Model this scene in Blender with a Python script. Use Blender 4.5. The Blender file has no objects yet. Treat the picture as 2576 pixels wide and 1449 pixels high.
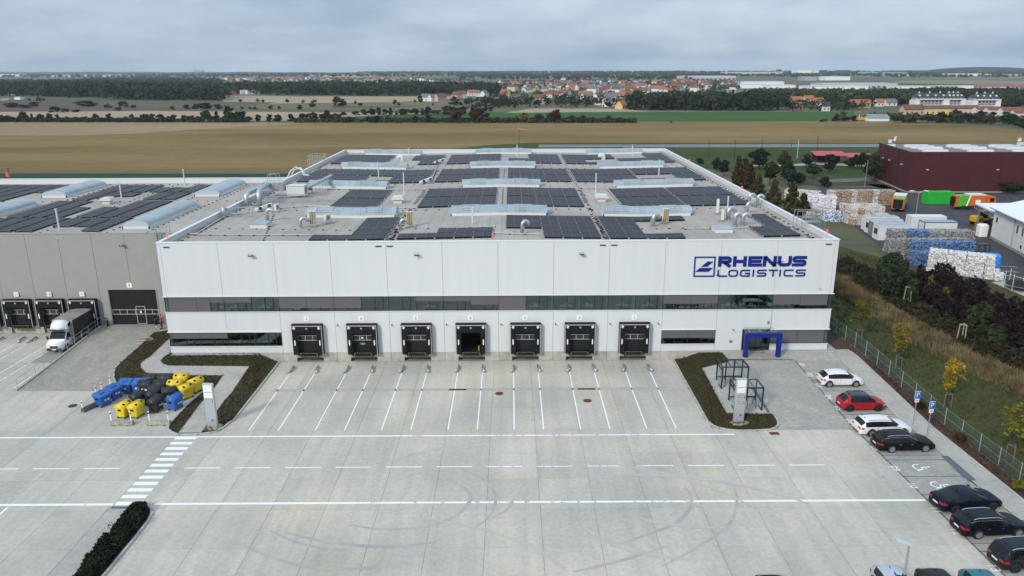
import bpy, bmesh, math, random
import numpy as np
from mathutils import Vector, Matrix, noise as mnoise
from mathutils.bvhtree import BVHTree

R = math.radians
scene = bpy.context.scene
col = scene.collection

# ------------------------------------------------------------------ camera
CAM_F, CAM_PITCH, CAM_YAW, CAM_ROLL = 1904.63, 0.2828, 0.0008, -0.0046     # focal length in pixels of a 2576 px wide picture
CAM_POS = Vector((37.93, -79.026, 30.329))
fw = Vector((math.sin(CAM_YAW)*math.cos(CAM_PITCH), math.cos(CAM_YAW)*math.cos(CAM_PITCH), -math.sin(CAM_PITCH)))
rt = Vector((math.cos(CAM_YAW), -math.sin(CAM_YAW), 0)); up = rt.cross(fw)
cr = rt*math.cos(CAM_ROLL)+up*math.sin(CAM_ROLL); cu = up*math.cos(CAM_ROLL)-rt*math.sin(CAM_ROLL)
cam_d = bpy.data.cameras.new("camera"); cam = bpy.data.objects.new("camera", cam_d); col.objects.link(cam)
m4 = Matrix((cr, cu, -fw)).transposed().to_4x4(); m4.translation = CAM_POS
cam.matrix_world = m4
cam_d.sensor_width = 36.0; cam_d.lens = 36.0*CAM_F/2576.0
cam_d.clip_start = 0.5; cam_d.clip_end = 30000
scene.camera = cam

# ------------------------------------------------------------------ light
SUN_EL, SUN_AZ = 32.0, 0.0
sun_dir = Vector((-0.75, -1.0, 0.78)).normalized()          # towards the sun: behind the camera, to its left
SUN_EL = math.asin(sun_dir.z); SUN_ROT = math.atan2(sun_dir.x, sun_dir.y)
world = bpy.data.worlds.new("World"); scene.world = world; world.use_nodes = True
nt = world.node_tree; nt.nodes.clear()
N = nt.nodes.new; L = nt.links.new
def wmath(op, a, b=None):
 n = N('ShaderNodeMath'); n.operation = op
 for i, v in enumerate((a, b)):
  if v is None: continue
  if isinstance(v, (int, float)): n.inputs[i].default_value = v
  else: L(v, n.inputs[i])
 return n.outputs[0]
out = N('ShaderNodeOutputWorld'); bg = N('ShaderNodeBackground')
sky = N('ShaderNodeTexSky'); sky.sky_type = 'NISHITA'; sky.sun_disc = False
sky.sun_elevation = SUN_EL; sky.sun_rotation = SUN_ROT; sky.air_density = 1.0; sky.dust_density = 2.0
tc = N('ShaderNodeTexCoord'); sep = N('ShaderNodeSeparateXYZ'); L(tc.outputs['Generated'], sep.inputs[0])
zc = wmath('MAXIMUM', sep.outputs['Z'], 0.0)
den = wmath('ADD', zc, 0.25)
comb = N('ShaderNodeCombineXYZ')
L(wmath('DIVIDE', sep.outputs['X'], den), comb.inputs[0]); L(wmath('DIVIDE', sep.outputs['Y'], den), comb.inputs[1])
def wnoise(scale, detail, rough, off):
 mp = N('ShaderNodeMapping'); mp.inputs['Location'].default_value = off
 L(comb.outputs[0], mp.inputs['Vector'])
 n = N('ShaderNodeTexNoise'); n.inputs['Scale'].default_value = scale
 n.inputs['Detail'].default_value = detail; n.inputs['Roughness'].default_value = rough
 L(mp.outputs[0], n.inputs['Vector']); return n.outputs['Fac']
n1 = wnoise(1.15, 6, 0.55, (3.4, 1.7, 0)); n2 = wnoise(3.4, 5, 0.6, (7.3, 2.2, 4))
cr1 = N('ShaderNodeValToRGB')                                # cloud deck: slate undersides to pale gaps
cr1.color_ramp.elements[0].position = 0.38; cr1.color_ramp.elements[0].color = (3.6, 4.9, 6.6, 1)
cr1.color_ramp.elements[1].position = 0.63; cr1.color_ramp.elements[1].color = (6.2, 7.3, 8.5, 1)
L(wmath('ADD', wmath('MULTIPLY', n1, 0.75), wmath('MULTIPLY', n2, 0.25)), cr1.inputs[0])
cr2 = N('ShaderNodeValToRGB')                                # small bright puffs
cr2.color_ramp.elements[0].position = 0.63; cr2.color_ramp.elements[0].color = (0, 0, 0, 1)
cr2.color_ramp.elements[1].position = 0.76; cr2.color_ramp.elements[1].color = (1, 1, 1, 1)
L(n2, cr2.inputs[0])
mixp = N('ShaderNodeMixRGB'); mixp.blend_type = 'MIX'
L(wmath('MULTIPLY', cr2.outputs[0], 0.35), mixp.inputs[0]); L(cr1.outputs[0], mixp.inputs[1]); mixp.inputs[2].default_value = (8.4, 9.0, 9.6, 1)
grad = wmath('ADD', wmath('MULTIPLY', zc, 0.95), 0.98)       # an overcast sky is brighter overhead than at the horizon
mulg = N('ShaderNodeMixRGB'); mulg.blend_type = 'MULTIPLY'; mulg.inputs[0].default_value = 1.0
L(mixp.outputs[0], mulg.inputs[1]); L(grad, mulg.inputs[2])
mixs = N('ShaderNodeMixRGB'); mixs.inputs[0].default_value = 0.86
L(sky.outputs[0], mixs.inputs[1]); L(mulg.outputs[0], mixs.inputs[2])
bg.inputs['Strength'].default_value = 0.088
L(mixs.outputs[0], bg.inputs[0]); L(bg.outputs[0], out.inputs[0])

sun_l = bpy.data.lights.new("sun", 'SUN'); sun_l.energy = 2.3; sun_l.angle = R(9); sun_l.color = (1.0, 0.935, 0.85)
sun = bpy.data.objects.new("sun", sun_l); col.objects.link(sun)
sun.rotation_euler = (-sun_dir).to_track_quat('-Z', 'Y').to_euler(); sun.location = (0, -60, 120)

scene.view_settings.view_transform = 'Standard'; scene.view_settings.look = 'None'
scene.view_settings.exposure = 0.13; scene.view_settings.gamma = 1.0; scene.view_settings.use_curve_mapping = False
scene.cycles.use_denoising = True
scene.cycles.max_bounces = 6; scene.cycles.diffuse_bounces = 2; scene.cycles.glossy_bounces = 3; scene.cycles.transmission_bounces = 4
scene.cycles.transparent_max_bounces = 8; scene.cycles.volume_bounces = 1
scene.cycles.caustics_reflective = False; scene.cycles.caustics_refractive = False
scene.cycles.sample_clamp_indirect = 4.0

# ------------------------------------------------------------------ the lie of the land
ZY = -1.05                                                   # level of the truck yard; floors of the halls are at 0
def clamp(v, a=0.0, b=1.0): return a if v < a else b if v > b else v
def gz(x, y):
 """height of the ground round the halls"""
 if x <= 12:
  ramp = ZY*clamp((9.0-y)/16.0)
  bank = ZY*max(clamp((-1.6-y)/7.0), clamp((x-9.6)/2.3)*clamp((0.6-y)/0.6))
  t = clamp((x+7.5)/6.0); t = t*t*(3-2*t)
  return ramp*(1-t)+bank*t
 if x < 56: return ZY
 plaza = ZY*clamp((-2.6-y)/14.2)
 bank = ZY*clamp((58.6-x)/2.6)*clamp((0.6-y)/0.6)
 z = min(plaza, bank) if x < 62 else plaza
 if x > 78: z *= 1-clamp((x-78)/12.0)
 return z
def ray(px, py):
 return fw+cr*((px-1288)/CAM_F)-cu*((py-724.5)/CAM_F)
def G(px, py, z=None):
 """ground point seen at a pixel of the 2576 x 1449 photograph"""
 d = ray(px, py)
 zz = 0.0 if z is None else z
 for _ in range(12):
  p = CAM_POS+d*((zz-CAM_POS.z)/d.z)
  if z is not None: return p
  zz = gz(p.x, p.y)
 return p

# ------------------------------------------------------------------ mesh and object helpers
class MB:
 def __init__(s): s.v = []; s.f = []; s.m = []
 def add(s, verts, faces, mat=0):
  b = len(s.v); s.v.extend([tuple(p) for p in verts]); s.f.extend([tuple(b+i for i in f) for f in faces]); s.m.extend([mat]*len(faces)); return s
 def box(s, x0, x1, y0, y1, z0, z1, mat=0):
  return s.add([(x0,y0,z0),(x1,y0,z0),(x1,y1,z0),(x0,y1,z0),(x0,y0,z1),(x1,y0,z1),(x1,y1,z1),(x0,y1,z1)],
                     [(3,2,1,0),(4,5,6,7),(0,1,5,4),(1,2,6,5),(2,3,7,6),(3,0,4,7)], mat)
 def bbox(s, x0, x1, y0, y1, z0, z1, b=0.03, mat=0):
  """box with chamfered vertical edges and top"""
  q = lambda x0,x1,y0,y1,z: [(x0+b,y0,z),(x1-b,y0,z),(x1,y0+b,z),(x1,y1-b,z),(x1-b,y1,z),(x0+b,y1,z),(x0,y1-b,z),(x0,y0+b,z)]
  v = q(x0,x1,y0,y1,z0)+q(x0,x1,y0,y1,z1-b)+q(x0+b,x1-b,y0+b,y1-b,z1)
  f = [tuple(range(7,-1,-1)), tuple(range(16,24))]
  for k in (0,8):
   for i in range(8): j=(i+1)%8; f.append((k+i,k+j,k+8+j,k+8+i))
  return s.add(v, f, mat)
 def cyl(s, p0, p1, r0, r1=None, n=8, mat=0, caps=True):
  r1 = r0 if r1 is None else r1
  p0 = Vector(p0); p1 = Vector(p1); d = (p1-p0).normalized()
  a = d.orthogonal().normalized(); b = d.cross(a)
  v = []
  for p, r in ((p0,r0),(p1,r1)):
   for i in range(n):
    t = 2*math.pi*i/n; v.append(p+a*(r*math.cos(t))+b*(r*math.sin(t)))
  f = [(i,(i+1)%n,n+(i+1)%n,n+i) for i in range(n)]
  if caps: f += [tuple(range(n-1,-1,-1)), tuple(range(n,2*n))]
  return s.add(v, f, mat)
 def tube(s, pts, r, n=6, mat=0):
  pts = [Vector(p) for p in pts]
  v = []; f = []
  ref = None
  for k, p in enumerate(pts):
   d = (pts[min(k+1,len(pts)-1)]-pts[max(k-1,0)]).normalized()
   if ref is None: ref = d.orthogonal().normalized()
   a = (ref-d*ref.dot(d)).normalized(); ref = a; b = d.cross(a)
   rr = r[k] if isinstance(r, (list, tuple)) else r
   for i in range(n):
    t = 2*math.pi*i/n; v.append(p+a*(rr*math.cos(t))+b*(rr*math.sin(t)))
  for k in range(len(pts)-1):
   for i in range(n): j=(i+1)%n; f.append((k*n+i,k*n+j,(k+1)*n+j,(k+1)*n+i))
  f += [tuple(range(n-1,-1,-1)), tuple(range((len(pts)-1)*n, len(pts)*n))]
  return s.add(v, f, mat)
 def bar(s, p0, p1, w, h=None, mat=0):
  """square bar between two points"""
  h = w if h is None else h
  p0 = Vector(p0); p1 = Vector(p1); d = (p1-p0).normalized()
  z = Vector((0,0,1)) if abs(d.z) < 0.9 else Vector((0,1,0))
  a = d.cross(z).normalized()*(w/2); b = a.cross(d).normalized()*(h/2)
  v = [p0-a-b,p0+a-b,p0+a+b,p0-a+b,p1-a-b,p1+a-b,p1+a+b,p1-a+b]
  return s.add(v, [(0,1,2,3),(7,6,5,4),(0,4,5,1),(1,5,6,2),(2,6,7,3),(3,7,4,0)], mat)
 def prism(s, poly, z0, z1, mat=0):
  """vertical prism over an (x, y) polygon"""
  n = len(poly)
  v = [(x,y,z0) for x,y in poly]+[(x,y,z1) for x,y in poly]
  f = [tuple(range(n-1,-1,-1)), tuple(range(n,2*n))]+[(i,(i+1)%n,n+(i+1)%n,n+i) for i in range(n)]
  return s.add(v, f, mat)
 def slab(s, poly, y0, y1, mat=0):
  """prism over an (x, z) polygon, deep along y (y0 is the near face)"""
  n = len(poly)
  v = [(x,y0,z) for x,z in poly]+[(x,y1,z) for x,z in poly]
  f = [tuple(range(n)), tuple(range(2*n-1,n-1,-1))]+[((i+1)%n,i,n+i,n+(i+1)%n) for i in range(n)]
  return s.add(v, f, mat)
 def mesh(s, name, mats, smooth=False):
  me = bpy.data.meshes.new(name); me.from_pydata(s.v, [], s.f)
  if not isinstance(mats, (list, tuple)): mats = [mats]
  for m in mats: me.materials.append(m)
  if len(mats) > 1: me.polygons.foreach_set('material_index', s.m)
  if smooth: me.polygons.foreach_set('use_smooth', [True]*len(me.polygons))
  me.update(); return me
 def build(s, name, mats, parent=None, smooth=False, loc=None, rz=0.0):
  return link(name, s.mesh(name, mats, smooth), parent, loc, rz)
def link(name, me, parent=None, loc=None, rz=0.0):
 o = bpy.data.objects.new(name, me); col.objects.link(o)
 if parent is not None: o.parent = parent
 if loc is not None: o.location = loc
 if rz: o.rotation_euler = (0,0,rz)
 return o
def tag(o, label=None, cat=None, group=None, kind=None):
 if label: o['label'] = label
 if cat: o['category'] = cat
 if group: o['group'] = group
 if kind: o['kind'] = kind
 return o
def thing(name, label, cat, loc=(0,0,0), rz=0.0, group=None):
 o = bpy.data.objects.new(name, None); col.objects.link(o); o.location = loc; o.rotation_euler = (0,0,rz); o.empty_display_size = 0.3
 return tag(o, label, cat, group)
def copy_tree(o, loc=None, rz=None, label=None, parent=None, kids=None):
 if kids is None:
  kids = {}
  for c in bpy.data.objects:
   if c.parent: kids.setdefault(c.parent, []).append(c)
 c = o.copy(); col.objects.link(c); c.parent = parent
 for ch in kids.get(o, []): copy_tree(ch, parent=c, kids=kids)
 if loc is not None: c.location = loc
 if rz is not None: c.rotation_euler = (0,0,rz)
 if label: c['label'] = label
 return c
def structure(o): o['kind'] = 'structure'; return o

# ------------------------------------------------------------------ materials
def mat(name, color, rough=0.6, metal=0.0, var=0.0, scale=2.0, detail=4, color2=None, bump=0.0, bscale=30.0, stretch=(1,1,1), world_co=True, obj_var=0.0, spec=0.4, lo=0.35, hi=0.65):
 m = bpy.data.materials.new(name); m.use_nodes = True
 t = m.node_tree; b = t.nodes['Principled BSDF']
 b.inputs['Roughness'].default_value = rough; b.inputs['Metallic'].default_value = metal
 b.inputs['Specular IOR Level'].default_value = spec
 c = (*color, 1.0)
 b.inputs['Base Color'].default_value = c
 src = None
 if var or color2 or bump:
  if world_co:
   g = t.nodes.new('ShaderNodeNewGeometry'); pos = g.outputs['Position']
  else:
   g = t.nodes.new('ShaderNodeTexCoord'); pos = g.outputs['Object']
  mp = t.nodes.new('ShaderNodeMapping'); mp.inputs['Scale'].default_value = stretch; t.links.new(pos, mp.inputs['Vector'])
 if var or color2:
  n = t.nodes.new('ShaderNodeTexNoise'); n.inputs['Scale'].default_value = scale; n.inputs['Detail'].default_value = detail; n.inputs['Roughness'].default_value = 0.6
  t.links.new(mp.outputs[0], n.inputs['Vector'])
  r = t.nodes.new('ShaderNodeValToRGB')
  r.color_ramp.elements[0].position = lo; r.color_ramp.elements[1].position = hi
  if color2: c0, c1 = color, color2
  else: c0 = tuple(x*(1-var) for x in color); c1 = tuple(min(1, x*(1+var)) for x in color)
  r.color_ramp.elements[0].color = (*c0,1); r.color_ramp.elements[1].color = (*c1,1)
  t.links.new(n.outputs['Fac'], r.inputs[0]); src = r.outputs[0]
 if obj_var:
  oi = t.nodes.new('ShaderNodeObjectInfo')
  ma = t.nodes.new('ShaderNodeMapRange'); ma.inputs['To Min'].default_value = 1-obj_var; ma.inputs['To Max'].default_value = 1+obj_var
  t.links.new(oi.outputs['Random'], ma.inputs['Value'])
  mx = t.nodes.new('ShaderNodeMixRGB'); mx.blend_type = 'MULTIPLY'; mx.inputs[0].default_value = 1
  if src is not None: t.links.new(src, mx.inputs[1])
  else: mx.inputs[1].default_value = c
  t.links.new(ma.outputs[0], mx.inputs[2]); src = mx.outputs[0]
 if src is not None: t.links.new(src, b.inputs['Base Color'])
 if bump:
  n2 = t.nodes.new('ShaderNodeTexNoise'); n2.inputs['Scale'].default_value = bscale; n2.inputs['Detail'].default_value = 3
  t.links.new(mp.outputs[0], n2.inputs['Vector'])
  bp = t.nodes.new('ShaderNodeBump'); bp.inputs['Strength'].default_value = bump; bp.inputs['Distance'].default_value = 0.05
  t.links.new(n2.outputs['Fac'], bp.inputs['Height']); t.links.new(bp.outputs[0], b.inputs['Normal'])
 return m
def leafmat(name, c0, c1, c2=None, scale=0.6, obj_var=0.25, sub=0.0):
 """foliage: colour drifts over the plant and from plant to plant"""
 m = bpy.data.materials.new(name); m.use_nodes = True
 t = m.node_tree; b = t.nodes['Principled BSDF']; b.inputs['Roughness'].default_value = 0.75; b.inputs['Specular IOR Level'].default_value = 0.15
 g = t.nodes.new('ShaderNodeNewGeometry'); n = t.nodes.new('ShaderNodeTexNoise'); n.inputs['Scale'].default_value = scale; n.inputs['Detail'].default_value = 5
 n.inputs['Roughness'].default_value = 0.7
 t.links.new(g.outputs['Position'], n.inputs['Vector'])
 r = t.nodes.new('ShaderNodeValToRGB'); e = r.color_ramp.elements
 e[0].position = 0.36; e[0].color = (*c0,1); e[1].position = 0.64; e[1].color = (*c1,1)
 if c2: k = e.new(0.74); k.color = (*c2,1)
 t.links.new(n.outputs['Fac'], r.inputs[0])
 oi = t.nodes.new('ShaderNodeObjectInfo'); ma = t.nodes.new('ShaderNodeMapRange'); ma.inputs['To Min'].default_value = 1-obj_var; ma.inputs['To Max'].default_value = 1+obj_var
 t.links.new(oi.outputs['Random'], ma.inputs['Value'])
 mx = t.nodes.new('ShaderNodeMixRGB'); mx.blend_type = 'MULTIPLY'; mx.inputs[0].default_value = 1
 t.links.new(r.outputs[0], mx.inputs[1]); t.links.new(ma.outputs[0], mx.inputs[2])
 t.links.new(mx.outputs[0], b.inputs['Base Color'])
 return m
def glassmat(name, tint, reflect=0.25, rough=0.03, through=0.7):
 m = bpy.data.materials.new(name); m.use_nodes = True
 t = m.node_tree; t.nodes.clear()
 o = t.nodes.new('ShaderNodeOutputMaterial'); tr = t.nodes.new('ShaderNodeBsdfTransparent'); tr.inputs[0].default_value = (*[c*through for c in tint],1)
 gl = t.nodes.new('ShaderNodeBsdfGlossy'); gl.inputs['Roughness'].default_value = rough; gl.inputs[0].default_value = (0.9,0.95,1,1)
 lw = t.nodes.new('ShaderNodeLayerWeight'); lw.inputs['Blend'].default_value = 0.5
 pw = t.nodes.new('ShaderNodeMath'); pw.operation = 'POWER'; t.links.new(lw.outputs['Facing'], pw.inputs[0]); pw.inputs[1].default_value = 3.5
 ml = t.nodes.new('ShaderNodeMath'); ml.operation = 'MULTIPLY_ADD'; t.links.new(pw.outputs[0], ml.inputs[0]); ml.inputs[1].default_value = 0.7*min(1,reflect/0.3); ml.inputs[2].default_value = reflect*0.25
 mx = t.nodes.new('ShaderNodeMixShader'); t.links.new(ml.outputs[0], mx.inputs[0]); t.links.new(tr.outputs[0], mx.inputs[1]); t.links.new(gl.outputs[0], mx.inputs[2])
 t.links.new(mx.outputs[0], o.inputs[0]); return m

WHITE = mat('white_cladding', (0.635,0.655,0.66), 0.5, var=0.018, scale=0.9, stretch=(1.6,1.6,0.10))
WHITE_TRIM = mat('white_trim', (0.68,0.69,0.69), 0.45)
GREY_CLAD = mat('grey_cladding', (0.315,0.315,0.29), 0.55, var=0.03, scale=0.7)
BLACK = mat('black_rubber', (0.009,0.009,0.010), 0.7, var=0.4, scale=3, spec=0.2)
FRAME = mat('dark_window_frame', (0.018,0.022,0.024), 0.4)
BLIND = mat('grey_blind', (0.115,0.110,0.118), 0.7, var=0.05, scale=6)
STEEL = mat('galvanised_steel', (0.50,0.53,0.54), 0.38, 0.75, var=0.15, scale=4)
STEEL_MATT = mat('matt_grey_steel', (0.36,0.38,0.39), 0.5, 0.3, var=0.1, scale=4)
DARK_STEEL = mat('dark_painted_steel', (0.02,0.022,0.024), 0.45)
MARK = mat('road_marking', (0.80,0.80,0.78), 0.6, var=0.1, scale=3, lo=0.25, hi=0.6)
REFLECT_WHITE = mat('white_reflector', (0.85,0.85,0.85), 0.35)
BLUE_SIGN = mat('signal_blue', (0.009,0.020,0.185), 0.5, spec=0.2)
RED = mat('red_paint', (0.45,0.03,0.03), 0.4)
YELLOW = mat('yellow_plastic', (0.72,0.52,0.025), 0.4, var=0.08, scale=2, obj_var=0.08)
BLUE_BIN = mat('blue_plastic', (0.020,0.12,0.40), 0.45, var=0.1, scale=2, obj_var=0.12)
BLACK_BIN = mat('dark_plastic', (0.022,0.023,0.026), 0.5, var=0.2, scale=2, obj_var=0.2)
PLASTIC_WHITE = mat('white_plastic', (0.78,0.78,0.76), 0.4)
CONC_WALL = mat('precast_concrete', (0.40,0.385,0.34), 0.8, var=0.16, scale=1.3, obj_var=0.12)
CONC_OLD = mat('stained_concrete', (0.36,0.34,0.28), 0.85, color2=(0.20,0.19,0.15), scale=2.2)
KERB = mat('kerb_stone', (0.40,0.39,0.35), 0.8, var=0.15, scale=1.5)
TYRE = mat('tyre_rubber', (0.015,0.015,0.016), 0.7)
RIM = mat('alloy_rim', (0.55,0.56,0.57), 0.3, 0.8)
RIM_DARK = mat('dark_alloy_rim', (0.05,0.05,0.055), 0.35, 0.6)
GLASS_WIN = glassmat('window_glass', (0.60,0.80,0.78), 0.45, 0.02, 0.8)
GLASS_CLEAR = glassmat('clear_roof_glass', (0.94,0.98,0.975), 0.12, 0.03, 0.97)
CARGLASS = mat('car_glass', (0.006,0.007,0.008), 0.06, spec=0.4)
# ================================================================== the setting: ground, yard, paving, banks, fields
rnd = random.Random(7)
def proj(p):
 d = Vector(p)-CAM_POS; z = d.dot(fw)
 if z < 1: return None
 return 1288+CAM_F*d.dot(cr)/z, 724.5-CAM_F*d.dot(cu)/z
def in_frame(p, m=60):
 q = proj(p); return q is not None and -m < q[0] < 2576+m and -m < q[1] < 1449+m

def tex_mat(name, builder, rough=0.85, spec=0.25):
 m = bpy.data.materials.new(name); m.use_nodes = True
 t = m.node_tree; b = t.nodes['Principled BSDF']; b.inputs['Roughness'].default_value = rough; b.inputs['Specular IOR Level'].default_value = spec
 c = builder(t)
 t.links.new(c, b.inputs['Base Color']); return m
def nd(t, kind, **kw):
 n = t.nodes.new(kind)
 for k, v in kw.items(): setattr(n, k, v)
 return n
def t_noise(t, scale, detail=4, rough=0.6, stretch=(1,1,1), off=(0,0,0), rot=0.0):
 g = nd(t, 'ShaderNodeNewGeometry'); mp = nd(t, 'ShaderNodeMapping')
 mp.inputs['Scale'].default_value = stretch; mp.inputs['Location'].default_value = off; mp.inputs['Rotation'].default_value = (0,0,rot)
 t.links.new(g.outputs['Position'], mp.inputs['Vector'])
 n = nd(t, 'ShaderNodeTexNoise'); n.inputs['Scale'].default_value = scale; n.inputs['Detail'].default_value = detail; n.inputs['Roughness'].default_value = rough
 t.links.new(mp.outputs[0], n.inputs['Vector']); return n.outputs['Fac']
def t_ramp(t, f, stops):
 r = nd(t, 'ShaderNodeValToRGB'); e = r.color_ramp.elements
 for i, (p, c) in enumerate(stops):
  k = e[i] if i < 2 else e.new(p)
  k.position = p; k.color = (*c, 1)
 t.links.new(f, r.inputs[0]); return r.outputs[0]
def t_mix(t, a, b, f, mode='MIX'):
 m = nd(t, 'ShaderNodeMixRGB', blend_type=mode)
 for s, v in ((0, f), (1, a), (2, b)):
  if isinstance(v, (int, float)): m.inputs[s].default_value = v
  elif isinstance(v, tuple): m.inputs[s].default_value = (*v, 1)
  else: t.links.new(v, m.inputs[s])
 return m.outputs[0]

def concrete(t):
 base = t_ramp(t, t_noise(t, 0.09, 4, 0.55), [(0.36, (0.420,0.408,0.360)), (0.66, (0.555,0.510,0.425))])
 streak = t_ramp(t, t_noise(t, 1.1, 4, 0.6, (1.0, 0.06, 1)), [(0.32, (0.90,0.90,0.90)), (0.7, (1.06,1.055,1.04))])
 fine = t_ramp(t, t_noise(t, 3.0, 6, 0.7), [(0.3, (0.86,0.86,0.86)), (0.7, (1.08,1.08,1.08))])
 dark = t_ramp(t, t_noise(t, 0.22, 5, 0.65, (1,1,1), (40,13,0)), [(0.60, (1,1,1)), (0.78, (0.86,0.87,0.88))])
 dirt = t_ramp(t, t_noise(t, 0.16, 4, 0.6, (0.5,1.4,1), (9,71,0)), [(0.55, (1,1,1)), (0.75, (1.0,0.93,0.82))])
 c = t_mix(t, base, streak, 1.0, 'MULTIPLY'); c = t_mix(t, c, fine, 1.0, 'MULTIPLY'); c = t_mix(t, c, dark, 0.9, 'MULTIPLY'); c = t_mix(t, c, dirt, 0.7, 'MULTIPLY')
 spots = t_ramp(t, t_noise(t, 1.6, 3, 0.5, (1,1,1), (17,5,0)), [(0.70, (1,1,1)), (0.78, (0.80,0.80,0.80))]); c = t_mix(t, c, spots, 0.8, 'MULTIPLY')
 pale = t_ramp(t, t_noise(t, 0.35, 5, 0.7, (1,0.5,1), (2,31,0)), [(0.58, (1,1,1)), (0.72, (1.07,1.06,1.04))]); c = t_mix(t, c, pale, 1.0, 'MULTIPLY')
 oi = nd(t, 'ShaderNodeObjectInfo'); ma = nd(t, 'ShaderNodeMapRange'); ma.inputs['To Min'].default_value = 0.94; ma.inputs['To Max'].default_value = 1.04
 t.links.new(oi.outputs['Random'], ma.inputs['Value'])
 return t_mix(t, c, ma.outputs[0], 1.0, 'MULTIPLY')
CONCRETE = tex_mat('yard_concrete', concrete, 0.8)
JOINT = mat('joint_filler', (0.27,0.26,0.235), 0.9)
def pavers(dark, light, bw=0.2, bh=0.1):
 def b(t):
  g = nd(t, 'ShaderNodeNewGeometry'); br = nd(t, 'ShaderNodeTexBrick')
  br.inputs['Scale'].default_value = 1.0; br.inputs['Brick Width'].default_value = bw; br.inputs['Row Height'].default_value = bh
  br.inputs['Mortar Size'].default_value = 0.006; br.inputs['Bias'].default_value = 0.0
  br.inputs['Color1'].default_value = (*dark,1); br.inputs['Color2'].default_value = (*light,1); br.inputs['Mortar'].default_value = (*[c*0.55 for c in dark],1)
  t.links.new(g.outputs['Position'], br.inputs['Vector'])
  f = t_ramp(t, t_noise(t, 0.45, 5, 0.65), [(0.33, (0.84,0.85,0.87)), (0.68, (1.1,1.08,1.03))])
  f2 = t_ramp(t, t_noise(t, 2.2, 5, 0.7), [(0.3, (0.88,0.88,0.88)), (0.7, (1.08,1.08,1.08))])
  c = t_mix(t, br.outputs['Color'], f, 1.0, 'MULTIPLY')
  return t_mix(t, c, f2, 1.0, 'MULTIPLY')
 return b
PAVER = tex_mat('grey_pavers', pavers((0.33,0.322,0.295), (0.41,0.395,0.355)), 0.85)
PAVER_LIGHT = tex_mat('pale_pavers', pavers((0.40,0.385,0.345), (0.46,0.445,0.405)), 0.85)
PAVER_DARK = mat('dark_pavers', (0.12,0.125,0.13), 0.85, var=0.25, scale=3)
PAVER_RAMP = tex_mat('ramp_pavers', pavers((0.30,0.288,0.25), (0.38,0.36,0.31)), 0.85)
TACTILE = mat('tactile_paving', (0.10,0.115,0.14), 0.8, var=0.2, scale=4)
ASPHALT = mat('asphalt', (0.045,0.046,0.05), 0.9, var=0.3, scale=0.4, detail=7)
ROADGREY = mat('road_grey', (0.17,0.175,0.18), 0.9, var=0.12, scale=0.3)
GRAVEL = mat('gravel_stones', (0.22,0.215,0.21), 0.9, color2=(0.45,0.44,0.42), scale=9, detail=6)
def soilgrass(t):
 c = t_ramp(t, t_noise(t, 0.4, 7, 0.72), [(0.38, (0.062,0.043,0.027)), (0.50, (0.050,0.046,0.022)), (0.64, (0.048,0.060,0.022))])
 f = t_ramp(t, t_noise(t, 7, 5, 0.7), [(0.3, (0.65,0.65,0.65)), (0.7, (1.3,1.25,1.2))])
 return t_mix(t, c, f, 1.0, 'MULTIPLY')
BANKGRASS = tex_mat('bank_grass', soilgrass, 0.95)
LAWN = tex_mat('rough_lawn', lambda t: t_mix(t, t_ramp(t, t_noise(t, 0.16, 7, 0.68), [(0.36, (0.062,0.046,0.020)), (0.5, (0.046,0.050,0.014)), (0.66, (0.056,0.068,0.015))]),
               t_ramp(t, t_noise(t, 3.0, 6, 0.7), [(0.3, (0.7,0.7,0.7)), (0.7, (1.25,1.22,1.2))]), 1.0, 'MULTIPLY'), 0.95)
MULCH = mat('bark_mulch', (0.030,0.018,0.012), 0.95, color2=(0.095,0.055,0.036), scale=4.5, detail=7)
SOIL = mat('dark_soil', (0.028,0.020,0.014), 0.95, var=0.4, scale=2)

# ---- ground sheet: close to the halls it follows the yard, then flat to the horizon
def sheet(name, poly, material, off=0.0, step=3.0, zfun=gz, parent=None, kind='structure'):
 """a paved or planted surface that follows the ground; poly is a list of (x, y)"""
 bm = bmesh.new()
 vs = [bm.verts.new((x, y, 0)) for x, y in poly]
 bm.faces.new(vs)
 xs = [p[0] for p in poly]; ys = [p[1] for p in poly]
 for axis, lo, hi in ((0, min(xs), max(xs)), (1, min(ys), max(ys))):
  n = int((hi-lo)/step)
  for i in range(1, n+1):
   co = [0,0,0]; no = [0,0,0]; co[axis] = lo+(hi-lo)*i/(n+1); no[axis] = 1
   bmesh.ops.bisect_plane(bm, geom=bm.verts[:]+bm.edges[:]+bm.faces[:], plane_co=co, plane_no=no)
 bmesh.ops.triangulate(bm, faces=bm.faces[:])
 for v in bm.verts: v.co.z = zfun(v.co.x, v.co.y)+off
 bm.normal_update()
 if sum(f.normal.z for f in bm.faces) < 0: bmesh.ops.reverse_faces(bm, faces=bm.faces[:])
 me = bpy.data.meshes.new(name); bm.to_mesh(me); bm.free(); me.materials.append(material)
 o = link(name, me, parent)
 if kind and parent is None: o['kind'] = kind
 return o
def Gp(pts, fx=lambda x, y: (x, y), z=None):
 return [tuple(G(*fx(*p), z=z).xy) for p in pts]

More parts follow.
